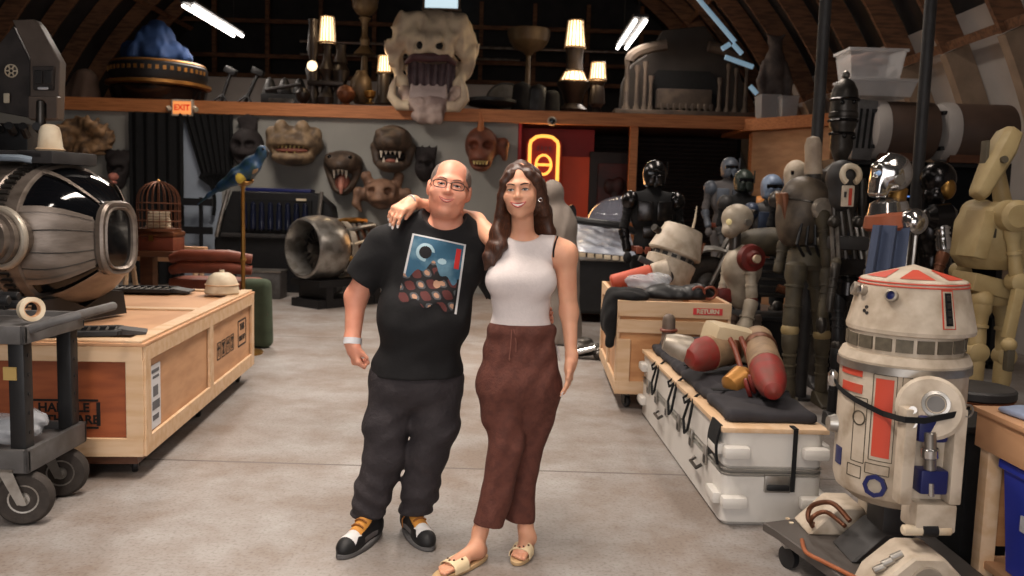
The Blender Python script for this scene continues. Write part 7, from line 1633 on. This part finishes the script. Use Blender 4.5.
# the board and pads on top
bd = thing('padded_board','long plywood board with dark padding lying on the white road case','board', C0+Vector((0,0,.472)), R(1.5))
MB().box((CWc/2,CLc/2-.01,.012),(CWc+.03,CLc,.024),bev=.003).build('board', M['pine'], bd)
s_ = SDF(.012,.03); s_.box((CWc/2+.015,CLc/2+.03,.05),(CWc-.05,CLc-.12,.06),None,.025); s_.box((CWc/2+.03,CLc/2-.1,.075),(CWc-.12,CLc*.5,.07),(0,.0,.05),.03); s_.box((CWc/2+.03,CLc-.35,.1),(.38,.5,.09),(0,.0,0),.04); s_._a(2, fold((.5,1,0),20,.009),(0,0,0),(0,0,0),0); s_.cut((0,0,.026),(0,0,-1)); s_.build('pad', mat('charcoal_pad', (44,42,46), .9, 0, .2, 10), bd, world=False)
mb = MB(); mb.sheet(lambda u, v: Vector((-.012-.03*math.sin(PI*v)*.5-.01*v,.02+.16*u,.03-.2*v*(1-.15*math.sin(u*3)))), 8, 10, .012); mb.build('hanging_cloth', M['black'], bd)
def strap(pts, name='strap', par=None): MB().tube(pts, .008, 6).build(name, M['black'], par or bd)
for y in (.62,1.05,1.6):
    strap([(-.01,y,.02),(-.03,y-.04,-.05),(-.04,y-.02,-.15),(-.04,y+.05,-.19),(-.035,y+.11,-.12),(-.02,y+.06,-.01),(.03,y+.03,.045)]); strap([(-.012,y+.05,.01),(-.03,y+.12,-.03),(-.03,y+.16,-.01),(-.01,y+.12,.02)])
mb = MB(); mb.box((.34,-.03,-.13),(.022,.004,.31),(0,.0,0)); mb.box((.34,-.0,.03),(.022,.07,.006)); mb.build('webbing', M['black'], bd)
for y in (.5,1.2): MB().box((CWc/2+.02,y,.104),(.42,.035,.006)).build('pad_strap', M['black'], bd)
# twin-nosed rocket pack on the pad
def W3(px, py, Y): return P(px, py, Y)
a1, b1 = W3(757,338,5.2), W3(773,390,4.28); a2, b2 = W3(738,345,5.12), W3(690,358,4.92)
jp = thing('rocket_pack','beige rocket pack with red noses and webbing lying on the padded board','rocket pack', Vector((1.36,4.9,.58)))
M['beige'] = mat('worn_beige', (148,122,94), .55, 0, .1, 9, c2=(88,66,50), amt=.7, lo=.45, hi=.7); M['rednose'] = mat('scuffed_red_nose', (128,36,30), .55, 0, .12, 12, c2=(96,62,50), amt=.6)
def rocket(a, b, r, name):
    d = (b-a).normalized(); L = (b-a).length
    MB().lathe([(r*.5,-.04),(r*.8,0),(r,.04),(r,L*.58),(r*1.04,L*.6),(r*1.04,L*.64)],a,d,24).build(name, M['beige'], jp, world=True)
    MB().lathe([(r*1.02,L*.64),(r*.98,L*.8),(r*.8,L*.93),(r*.5,L*1.02),(0,L*1.05)],a,d,24).build('red_nose', M['rednose'], jp, world=True)
    MB().lathe([(r*1.03,L*.2),(r*1.07,L*.21),(r*1.07,L*.28),(r*1.03,L*.29)],a,d,24,cap=False).build('band', M['copper'], jp, world=True)
rocket(a1,b1,.092,'tank'); rocket(a2,b2,.102,'tank')
c = W3(722,345,5.1); MB().box(c+Vector((.06,.0,.02)),(.36,.2,.2),(.1,R(12),.3),bev=.05).build('pack_body', mat('pale_pack', (186,168,138), .55, 0, .06, 6), jp, world=True)
for px0, py0, px1, py1 in ((729,337,742,372),(741,338,752,372)): MB().tube([W3(px0,py0,5.0),W3((px0+px1)/2,(py0+py1)/2-4,4.9),W3(px1,py1,4.8)],.016,8).build('harness', M['leather'], jp, world=True)
e0 = W3(727,388,4.6); MB().lathe([(.03,0),(.06,.02),(.075,.12),(.05,.16)],e0,(.7,.4,.35),18).build('nozzle', mat('ochre_brass', (172,122,62), .4, .5, .15, 8), jp, world=True); MB().tube([e0+Vector((.1,.05,.06)),W3(748,388,4.6),W3(757,383,4.55)],[.035,.03,.03],12).build('elbow_pipe', M['dred'], jp, world=True)
for x, y in ((748,388),(752,384),(757,381)): MB().torus(W3(x,y,4.55),(.8,-.2,.3),.045,.012,18,6).build('hose_ring', M['dred'], jp, world=True)
MB().cyl(W3(760,395,4.55),W3(752,412,4.45),.016,n=8).build('strut', M['dsteel'], jp, world=True); MB().cyl(W3(700,352,5.0),W3(708,345,5.0),.06,n=20,bev=.01).build('side_cap', M['gunm'], jp, world=True); MB().lathe([(.075,0),(.08,.02),(.07,.1),(.045,.16)],W3(690,350,5.0),(-.9,.1,.25),18).build('rear_bell', M['hullpale'], jp, world=True)
gr_ = thing('boot_pair','tan strapped boot prop standing at the far end of the padded board','boot', Vector((W3(668,350,5.9).x,5.9,.575)))
s_ = SDF(.01,.03); o = Vector((W3(668,350,5.9).x,5.9,.575)); s_.cap(o+Vector((0,0,.05)),o+Vector((0,.02,.2)),.05,.045); s_.cap(o+Vector((.0,-.02,.045)),o+Vector((.03,-.14,.035)),.045,.035); s_.cut((0,0,.577),(0,0,-1)); s_.build('shoe', M['rust'], gr_); MB().torus(o+Vector((0,.01,.13)),(0,0,1),.052,.012,20,6).build('strap', M['leather'], gr_, world=True)
# ---- dolly with the striped barrel robot
DZ = .15; dl = thing('dolly','dark flat dolly on castors carrying the striped barrel robot','dolly', Vector((1.55,3.35,0)))
yw = math.atan2(.6,-.12); dx = Vector((-.1,1,0)).normalized(); dy_ = Vector((1,.1,0))
pl = [(1.2,3.66),(1.17,3.74),(1.6,3.9),(1.9,3.9),(1.9,2.75),(1.42,2.75)]
mb = MB(); n = len(pl); mb.add([Vector((x,y,z)) for z in (DZ-.04,DZ) for x, y in pl],[list(range(n)),list(range(n,2*n))]+[(j,(j+1)%n,n+(j+1)%n,n+j) for j in range(n)]); mb.build('deck', mat('dolly_deck', (84,78,74), .5, .1, .15, 5), dl, world=True, bev=.004)
edge_pts = [Vector((x,y,DZ+.004)) for x, y in pl[:3]]
for i in range(3):
    for j in range(2): MB().cyl(Vector((1.3+.06*i,3.74+.05*j,DZ)),Vector((1.3+.06*i,3.74+.05*j,DZ+.004)),.011,n=10).build('bolt', M['ivory'], dl, world=True)
for x, y in ((1.25,3.6),(1.2,3.66),(1.82,3.8),(1.82,2.85),(1.5,2.85)):
    if (x, y) == (1.2,3.66): continue
    MB().lathe([(.03,-.016),(.05,-.014),(.05,.014),(.03,.016)],(x,y,.05),(.9,.4,0),20).build('castor', M['blackp'], dl, world=True); MB().box((x,y,.105),(.06,.06,.012)).build('castor_plate', M['steel'], dl, world=True)
RX, RY = 1.612, 3.42; rr = .24
k = RY/F; zz = lambda py: P(903,py,RY-.1).z
t = rb1 = thing('barrel_robot','large white barrel robot with orange-red stripes and tapered cap on the dark dolly','robot', Vector((RX,RY,DZ)))
zt, zn0, zn1, zc0, zc1 = zz(342), zz(345), zz(322), zz(320), zz(281)
zt, zn1 = P(903,352,RY).z, P(903,329,RY).z; zb = P(880,497,RY-.15).z
BX = Vector((RX-.01,RY,0)); at = lambda r_, a, z: BX+Vector((r_*math.cos(R(a)), r_*math.sin(R(a)), z))   # -90 faces the camera, -180 image left
MB().lathe([(rr*.62,zb-.05),(rr*.7,zb-.045),(rr*.95,zb),(rr,zb+.04),(rr,zt-.06)],BX,(0,0,1),48).build('barrel', M['white'], t, world=True)
MB().lathe([(rr*1.0,zt-.062),(rr*1.05,zt-.06),(rr*1.05,zt-.03),(rr*1.0,zt-.028)],BX,(0,0,1),48,cap=False).build('metal_ring', M['steel'], t, world=True)
MB().lathe([(rr*1.03,zt-.03),(rr*1.04,zt-.02),(rr*.98,zt+.01),(rr*.9,zt+.012)],BX,(0,0,1),48).build('collar', M['white'], t, world=True)
MB().lathe([(rr*.9,zt+.0),(rr*.9,zn1)],BX,(0,0,1),48).build('neck', M['white'], t, world=True)
for i in range(18): 
    a = 20*i+5; MB().box(at(rr*.9,a,(zt+zn1)/2+.006),(.012,.062,.05),(0,0,R(a))).build('neck_vent', mat('vent_mesh', (96,88,74), .6, .2, .2, 40) if i == 0 else bpy.data.materials['vent_mesh'], t, world=True)
zc1 = P(905,279,RY-.0).z; zpk = P(905,264,RY).z; HX_ = Vector((RX+.005,RY,0))
MB().lathe([(rr*.94,zn1-.005),(rr*1.0,zn1+.0),(rr*1.01,zn1+.015),(rr*.83,zc1),(rr*.81,zc1+.004),(0,zpk)],HX_,(0,0,1),48).build('cap', M['white'], t, world=True, angle=12)
ath = lambda f_, a, off=0: HX_+Vector(((rr*(1.01+(.83-1.01)*f_)+off)*math.cos(R(a)),(rr*(1.01+(.83-1.01)*f_)+off)*math.sin(R(a)),zn1+.015+(zc1-zn1-.015)*f_))
M['orangered'] = mat('orange_red_stripe', (192,72,52), .5, 0, .1, 8, c2=(170,100,80), amt=.5, lo=.55, hi=.8)
for f_ in (.9,.965): MB().torus((HX_.x,HX_.y,ath(f_,0).z),(0,0,1),rr*(1.01-.18*f_)+.001,.0035,48,6).build('cap_line', M['orangered'], t, world=True)
for i in range(6):
    a = 60*i+10; mb = MB(); P3 = lambda r_, a_: HX_+Vector((rr*r_*math.cos(R(a_)),rr*r_*math.sin(R(a_)),zpk+.0025-(zpk-zc1-.004)*r_/.81))
    mb.add([P3(.3,a-8),P3(.3,a+8),P3(.74,a+21),P3(.74,a+7),P3(.74,a-7),P3(.74,a-21)],[(0,1,2,3,4,5)]); mb.add([p+Vector((0,0,-.006)) for p in (P3(.3,a-8),P3(.3,a+8),P3(.74,a+21),P3(.74,a+7),P3(.74,a-7),P3(.74,a-21))],[(5,4,3,2,1,0)]); mb.build('top_wedge', M['orangered'], t, world=True)
def slot(a, w, f0, f1, m_, off, name):
    mb = MB(); vs = [ath(f_, a+s_*w, o_) for o_ in (off-.006, off) for f_, s_ in ((f0,-1),(f0,1),(f1,1),(f1,-1))]; mb.add(vs,[(0,1,2,3),(4,5,6,7),(0,1,5,4),(1,2,6,5),(2,3,7,6),(3,0,4,7)]); mb.build(name, m_, t, world=True)
slot(-80,6.5,.1,.88,M['orangered'],.002,'slot_border'); slot(-80,5.2,.12,.85,M['white'],.0035,'slot_frame'); slot(-80,3.4,.17,.82,M['black'],.005,'slot')
for i in range(4): slot(-80,1.6,.22+.15*i,.32+.15*i,M['dsteel'],.008,'slot_stud')
for f_, a, r_ in ((.7,-134,.024),(.74,-170,.02),(.74,-186,.028)):
    c = ath(f_,a); n_ = Vector((math.cos(R(a)),math.sin(R(a)),.25)).normalized(); MB().lathe([(r_,-.01),(r_,.022),(r_*.72,.026),(r_*.7,.01)],c,n_,22,cap=False).build('sensor_ring', M['hullpale'], t, world=True); MB().lathe([(r_*.7,.0),(r_*.7,.012),(0,.016)],c,n_,18).build('lens', M['blue'], t, world=True)
for f_, a in ((.42,-160),(.34,-162),(.3,-158)): MB().cyl(ath(f_,a,-.003),ath(f_,a,.004),.007,n=8).build('paint_chip', M['dgrey'], t, world=True)
def panel(a, w, z0, z1, m_, off, name, n=6):
    mb = MB(); g = [[at(rr+o_, a-w+2*w*i/n, z) for i in range(n+1)] for o_ in (off-.004, off) for z in (z0, z1)]
    vs = g[0]+g[1]+g[2]+g[3]; N = n+1; fs = []
    for i in range(n): fs += [(i,i+1,N+i+1,N+i),(2*N+i,3*N+i,3*N+i+1,2*N+i+1),(N+i,N+i+1,3*N+i+1,3*N+i),(i,2*N+i,2*N+i+1,i+1)]
    fs += [(0,N,3*N,2*N),(n,2*N+n,3*N+n,N+n)]; mb.add(vs, fs); return mb.build(name, m_, t, world=True)
zA = lambda py: P(880,py,RY-.22).z
panel(-129,8,zA(460),zA(381),M['orangered'],.003,'orange_panel'); panel(-100,11,zA(466),zA(376),M['hullpale'],.0012,'panel_frame') if False else None
panel(-166,15,zA(383),zA(373),M['orangered'],.004,'orange_flash'); panel(-164,14,zA(400),zA(391),M['orangered'],.004,'orange_flash'); panel(-166,16,zA(371),zA(366),M['blue'],.004,'blue_band')
for a, w, z0, z1 in ((-151,7,470,404),(-129,10.5,464,377),(-131,11,478,468),(-154,8,486,474),(-110,4,490,377)):
    for s_ in (-1,1): panel(a+s_*w,.35,zA(z0),zA(z1),M['dolive'],.0015,'panel_seam',2)
    for z in (z0,z1): panel(a,w,zA(z)-.0015,zA(z)+.0015,M['dolive'],.0015,'panel_seam')
c = at(rr,-131,zA(489)); n_ = Vector((math.cos(R(-131)),math.sin(R(-131)),0)); MB().lathe([(.046,-.01),(.046,.012),(.03,.014),(.028,.004)],c,n_,8,cap=False).build('octagon_port', M['blue'], t, world=True); MB().lathe([(.03,0),(.028,.008),(0,.01)],c,n_,20).build('port_cap', M['hullpale'], t, world=True)
c = at(rr,-152,zA(425)); n_ = Vector((math.cos(R(-152)),math.sin(R(-152)),0)); MB().torus(c,n_,.028,.003,24,6).build('round_mark', M['dolive'], t, world=True); panel(-178,6,zA(480),zA(462),M['blue'],.004,'blue_panel')
c = at(rr+.005,-192,zA(442)); MB().lathe([(.03,-.01),(.04,0),(.03,.03)],c,(-1,0,0),16).build('side_port', M['steel'], t, world=True)
# leg on the camera side: shoulder disc, twin-rail strut, ankle, wedge foot
LX = P(930,410,3.05); LD = Vector((.22,-1,0)).normalized(); LS = Vector((1,.22,0)).normalized(); ly = 3.1
q = lambda px, py, d=0: P(px, py, ly-d)
MB().cyl(q(930,408,-.12),q(930,408,.03),.118,n=40,bev=.012).build('shoulder_disc', M['white'], t, world=True); MB().lathe([(.05,.0),(.048,.018),(.036,.02),(.034,.006)],q(936,404,.03),q(936,404,.1)-q(936,404,.03),26,cap=False).build('shoulder_port', M['steel'], t, world=True); MB().cyl(q(936,404,.025),q(936,404,.036),.03,n=20).build('port_centre', M['dsteel'], t, world=True)
for x in (905,954): MB().box((q(x,455)+q(x,455,.06))/2,(.045,.07,.36),bev=.008).build('leg_rail', M['white'], t, world=True)
MB().box(q(930,455,-.03),(.16,.06,.36),bev=.006).build('leg_back', M['white'], t, world=True); MB().box(q(930,428,.015),(.115,.07,.1),bev=.02).build('blue_housing', M['blue'], t, world=True); MB().cyl(q(930,432,.05),q(930,470,.05),.022,n=16,bev=.004).build('leg_piston', M['steel'], t, world=True); MB().cyl(q(930,448,.05),q(930,458,.05),.032,n=16,bev=.004).build('piston_collar', M['chrome'], t, world=True); MB().box(q(930,480,.03),(.1,.07,.09),bev=.008).build('blue_block', M['blue'], t, world=True); MB().cyl(q(931,483,.06),q(931,496,.06),.012,n=12).build('nozzle', M['chrome'], t, world=True)
for y in (410,424): MB().cyl(q(913,y,.05),q(913,y,.062),.014,n=14).build('bolt', M['steel'], t, world=True)
MB().box(q(928,513,.0),(.15,.13,.11),bev=.012).build('ankle', M['white'], t, world=True); MB().cyl(q(902,530,.05),q(951,530,.05),.02,n=18,bev=.006).build('ankle_tube', M['ivory'], t, world=True); MB().cyl(q(921,530,.05),q(936,530,.05),.026,n=18).build('ankle_clamp', M['blackp'], t, world=True)
ff = q(915,560); fx = [(-.2,DZ),(.16,DZ),(.13,DZ+.09),(.05,DZ+.17),(-.06,DZ+.17),(-.17,DZ+.07)]
MB().prism([(ff.x+x,z) for x, z in fx],.2,None,(0,ly-.02,0)).build('foot', M['white'], t, world=True, bev=.01); MB().cyl((ff.x+.0,ly-.125,DZ+.02),(ff.x+.0,ly-.11,DZ+.02),.07,n=28).build('foot_disc', M['hullpale'], t, world=True) if False else None
MB().lathe([(.062,0),(.06,.012),(0,.014)],(ff.x-.01,ly-.12,DZ+.075),(0,-1,0),28).build('foot_disc', M['hullpale'], t, world=True)
for x, z in ((-.13,.115),(-.16,.09),(-.1,.14)): MB().cyl((ff.x+x-.02,ly-.06,DZ+z),(ff.x+x+.02,ly-.06,DZ+z+.02),.014,n=12).build('foot_plug', M['steel'], t, world=True)
# far leg and front foot under the barrel
bl = P(845,500,RY+.05); MB().box((BX.x+.06,RY+.27,DZ+.3),(.14,.1,.6),bev=.01).build('far_leg', M['white'], t, world=True); MB().prism([(bl.x-.1,DZ),(bl.x+.2,DZ),(bl.x+.14,DZ+.13),(bl.x+.03,DZ+.13)],.2,None,(0,RY+.28,0)).build('far_foot', M['white'], t, world=True, bev=.008)
MB().box((BX.x-.0,RY,(DZ+.1+zb)/2),(.14,.16,zb-DZ-.1),bev=.01).build('centre_strut', M['dgrey'], t, world=True); MB().prism([(BX.x-.2,DZ),(BX.x+.08,DZ),(BX.x+.05,DZ+.11),(BX.x-.07,DZ+.13)],.22,None,(0,RY,0)).build('centre_foot', M['dgrey'], t, world=True, bev=.008)
# strap round the robot
mb = MB(); pts_ = [at(rr+.012,a,z) for a, z in ((-200,zA(397)),(-185,zA(400)),(-170,zA(403)),(-155,zA(407)),(-140,zA(411)),(-128,zA(415)))]+[q(897,418,.03),q(905,420,.07),q(925,421,.07),q(950,416,.075),q(968,411,.06)]
zz_ = Vector((0,0,.011)); mb.loft([[p-zz_,p-zz_+Vector((0,.006,0)),p+zz_+Vector((0,.006,0)),p+zz_] for p in pts_]); so = mb.build('tie_strap', M['black'], org=pts_[4]); tag(so,'black tie strap drawn round the striped barrel robot','strap')
MB().torus(pts_[-1]-pts_[4],(.3,-1,0),.022,.004,20,6).build('hook', M['steel'], so); MB().lathe([(.018,-.02),(.022,0),(.02,.03),(.01,.045)],pts_[0]-pts_[4]+Vector((-.01,0,.0)),(-.2,-.3,1),14).build('buckle', M['chrome'], so)
# hoses on the dolly
def hose(pts, r, m_, lab, grp='hoses on the dolly'):
    w = [Vector(p) for p in pts]; fine = []
    for i in range(len(w)-1):
        p0, p1, p2, p3 = w[max(i-1,0)], w[i], w[i+1], w[min(i+2,len(w)-1)]
        for j in range(6):
            u = j/6; fine.append(.5*((2*p1)+(p2-p0)*u+(2*p0-5*p1+4*p2-p3)*u*u+(3*p1-p0-3*p2+p3)*u**3))
    fine.append(w[-1]); mb = MB(); mb.tube(fine, r, 10); solo('hose', mb, m_, lab, 'hose', grp)
hz = DZ+.013
hose([G(850,521,hz+.12),G(832,503,hz+.16),G(812,506,hz+.1),G(809,520,hz+.04),G(826,530,hz),G(848,528,hz)],.011,M['copper'],'brown coiled hose nearest the white case on the dolly')
hose([G(845,526,hz+.08),G(826,512,hz+.1),G(812,518,hz+.07),G(815,528,hz+.01),G(840,532,hz)],.01,M['copper'],'second brown hose coil below the first on the dolly')
hose([G(802,540,hz),G(806,552,hz),G(822,561,hz),G(850,575,hz),G(880,590,hz)],.009,M['orange'],'thin orange hose along the dolly edge')
hose([G(850,546,hz),G(862,546,hz+.02),G(878,555,hz+.01),G(890,562,hz+.02)],.011,M['dred'],'dark red hose at the barrel robot foot')
hose([G(848,546,hz+.0),G(864,553,hz),G(876,558,hz+.01),G(888,566,hz+.02)],.01,M['orange'],'orange-brown hose beside the dark red one at the barrel robot foot')
# round grey stool and black tall box behind the robot
t = thing('stool','round dark stool behind the striped barrel robot','stool', Vector((P(972,420,4.0).x,4.0,0))); z_ = P(975,388,3.95).z; MB().lathe([(.17,z_-.05),(.18,z_-.04),(.18,z_-.01),(.17,z_)],(0,0,0),(0,0,1),32).build('seat', M['dgrey'], t); MB().lathe([(.165,z_-.065),(.178,z_-.05),(.165,z_-.05)],(0,0,0),(0,0,1),32,cap=False).build('trim_band', M['orange'], t)
for a in (45,135,225,315): MB().cyl((.1*math.cos(R(a)),.1*math.sin(R(a)),z_-.05),(.16*math.cos(R(a)),.16*math.sin(R(a)),0),.018,n=10).build('leg', M['blackp'], t)
t = thing('black_cabinet','narrow black cabinet between the barrel robot and the pine bench','cabinet', Vector((2.02,3.62,0))); MB().box((0,0,.33),(.2,.3,.66),bev=.01).build('body', M['black'], t); MB().box((0,0,.675),(.22,.32,.03),bev=.006).build('top', M['blackp'], t)
# ---- pine bench at the right edge
ex = P(978,400,3.3); zt = P(990,420,3.2).z; t = wb = thing('work_bench','pine timber bench at the edge of the aisle holding a blue bin','bench', Vector((2.2,3.05,0)))
xl = P(982,480,3.3).x
MB().box((xl+.35,3.05,zt+.01),(.76,.62,.02),bev=.003).build('bench_top', M['ply'], t, world=True)
MB().box((xl+.36,2.75,zt-.07),(.74,.04,.14),bev=.004).build('apron', M['ply'], t, world=True); MB().box((xl-.0,3.05,zt-.07),(.03,.6,.14),bev=.004).build('apron', M['ply'], t, world=True)
for x, y in ((xl+.03,3.3),(xl+.03,2.79),(xl+.68,3.3),(xl+.68,2.79)): MB().box((x,y,zt/2-.06),(.06,.06,zt-.12),bev=.004).build('leg', M['pine'], t, world=True)
MB().box((xl+.36,3.05,.18),(.68,.56,.03),bev=.003).build('shelf', M['ply'], t, world=True); MB().box((xl+.36,3.3,.5),(.66,.02,.5)).build('back_board', M['plyshade2'], t, world=True)
# grey-blue cloth on the bench, blue bins below
s_ = SDF(.008,.03); o = Vector((xl+.36,3.05,zt+.02)); s_.box(o+Vector((0,0,.012)),(.66,.5,.03),(0,0,.1),.012); s_.box(o+Vector((.1,.08,.035)),(.4,.3,.03),(0,0,.2),.012); s_._a(2, fold((1,1.3,0),24,.005),(0,0,0),(0,0,0),0); s_.cut((0,0,zt+.021),(0,0,-1))
sdf_thing('moving_blanket','folded pale grey-blue blanket on the pine bench','blanket',s_,mat('pale_blue_blanket', (140,152,178), .9, 0, .08, 10),o)
M['binblue'] = mat('blue_plastic', (42,58,168), .4, 0, .08, 6)
def tote(lab, c, w, d, h, rz=0.):
    t = thing('blue_bin', lab, 'bin', c, rz); r4 = lambda k_, z: [Vector((w/2*k_*a,d/2*k_*b,z)) for a, b in ((-1,-1),(1,-1),(1,1),(-1,1))]
    MB().loft([r4(.84,0),r4(1,h),r4(.95,h),r4(.8,.015)]).build('tub', M['binblue'], t, bev=.004); mb = MB()
    for a, b, c_, e_ in ((0,-d/2,w*1.06,.03),(0,d/2,w*1.06,.03),(-w/2,0,.03,d*1.06),(w/2,0,.03,d*1.06)): mb.box((a,b,h),(c_,e_,.035))
    mb.build('rim', M['binblue'], t, bev=.004); MB().box((-w/2*.945,-d*.05,h*.55),(.012,d*.3,h*.14),bev=.001).build('label', M['paper'], t); return t
tote('blue plastic bin with white label on the pine bench shelf', Vector((xl+.19,3.04,.197)), .34,.32,.42)
s_ = SDF(.009,.03); o = Vector((xl+.19,3.04,.6)); s_.ell(o+Vector((0,0,.03)),(.14,.12,.06)); s_.ell(o+Vector((-.05,0,.06)),(.09,.08,.05)); s_._a(2, fold((1,.6,1),60,.008),(0,0,0),(0,0,0),0)
sdf_thing('plastic_bag','crumpled clear plastic bag in the blue bin','bag',s_,M['plasticbag'],o)
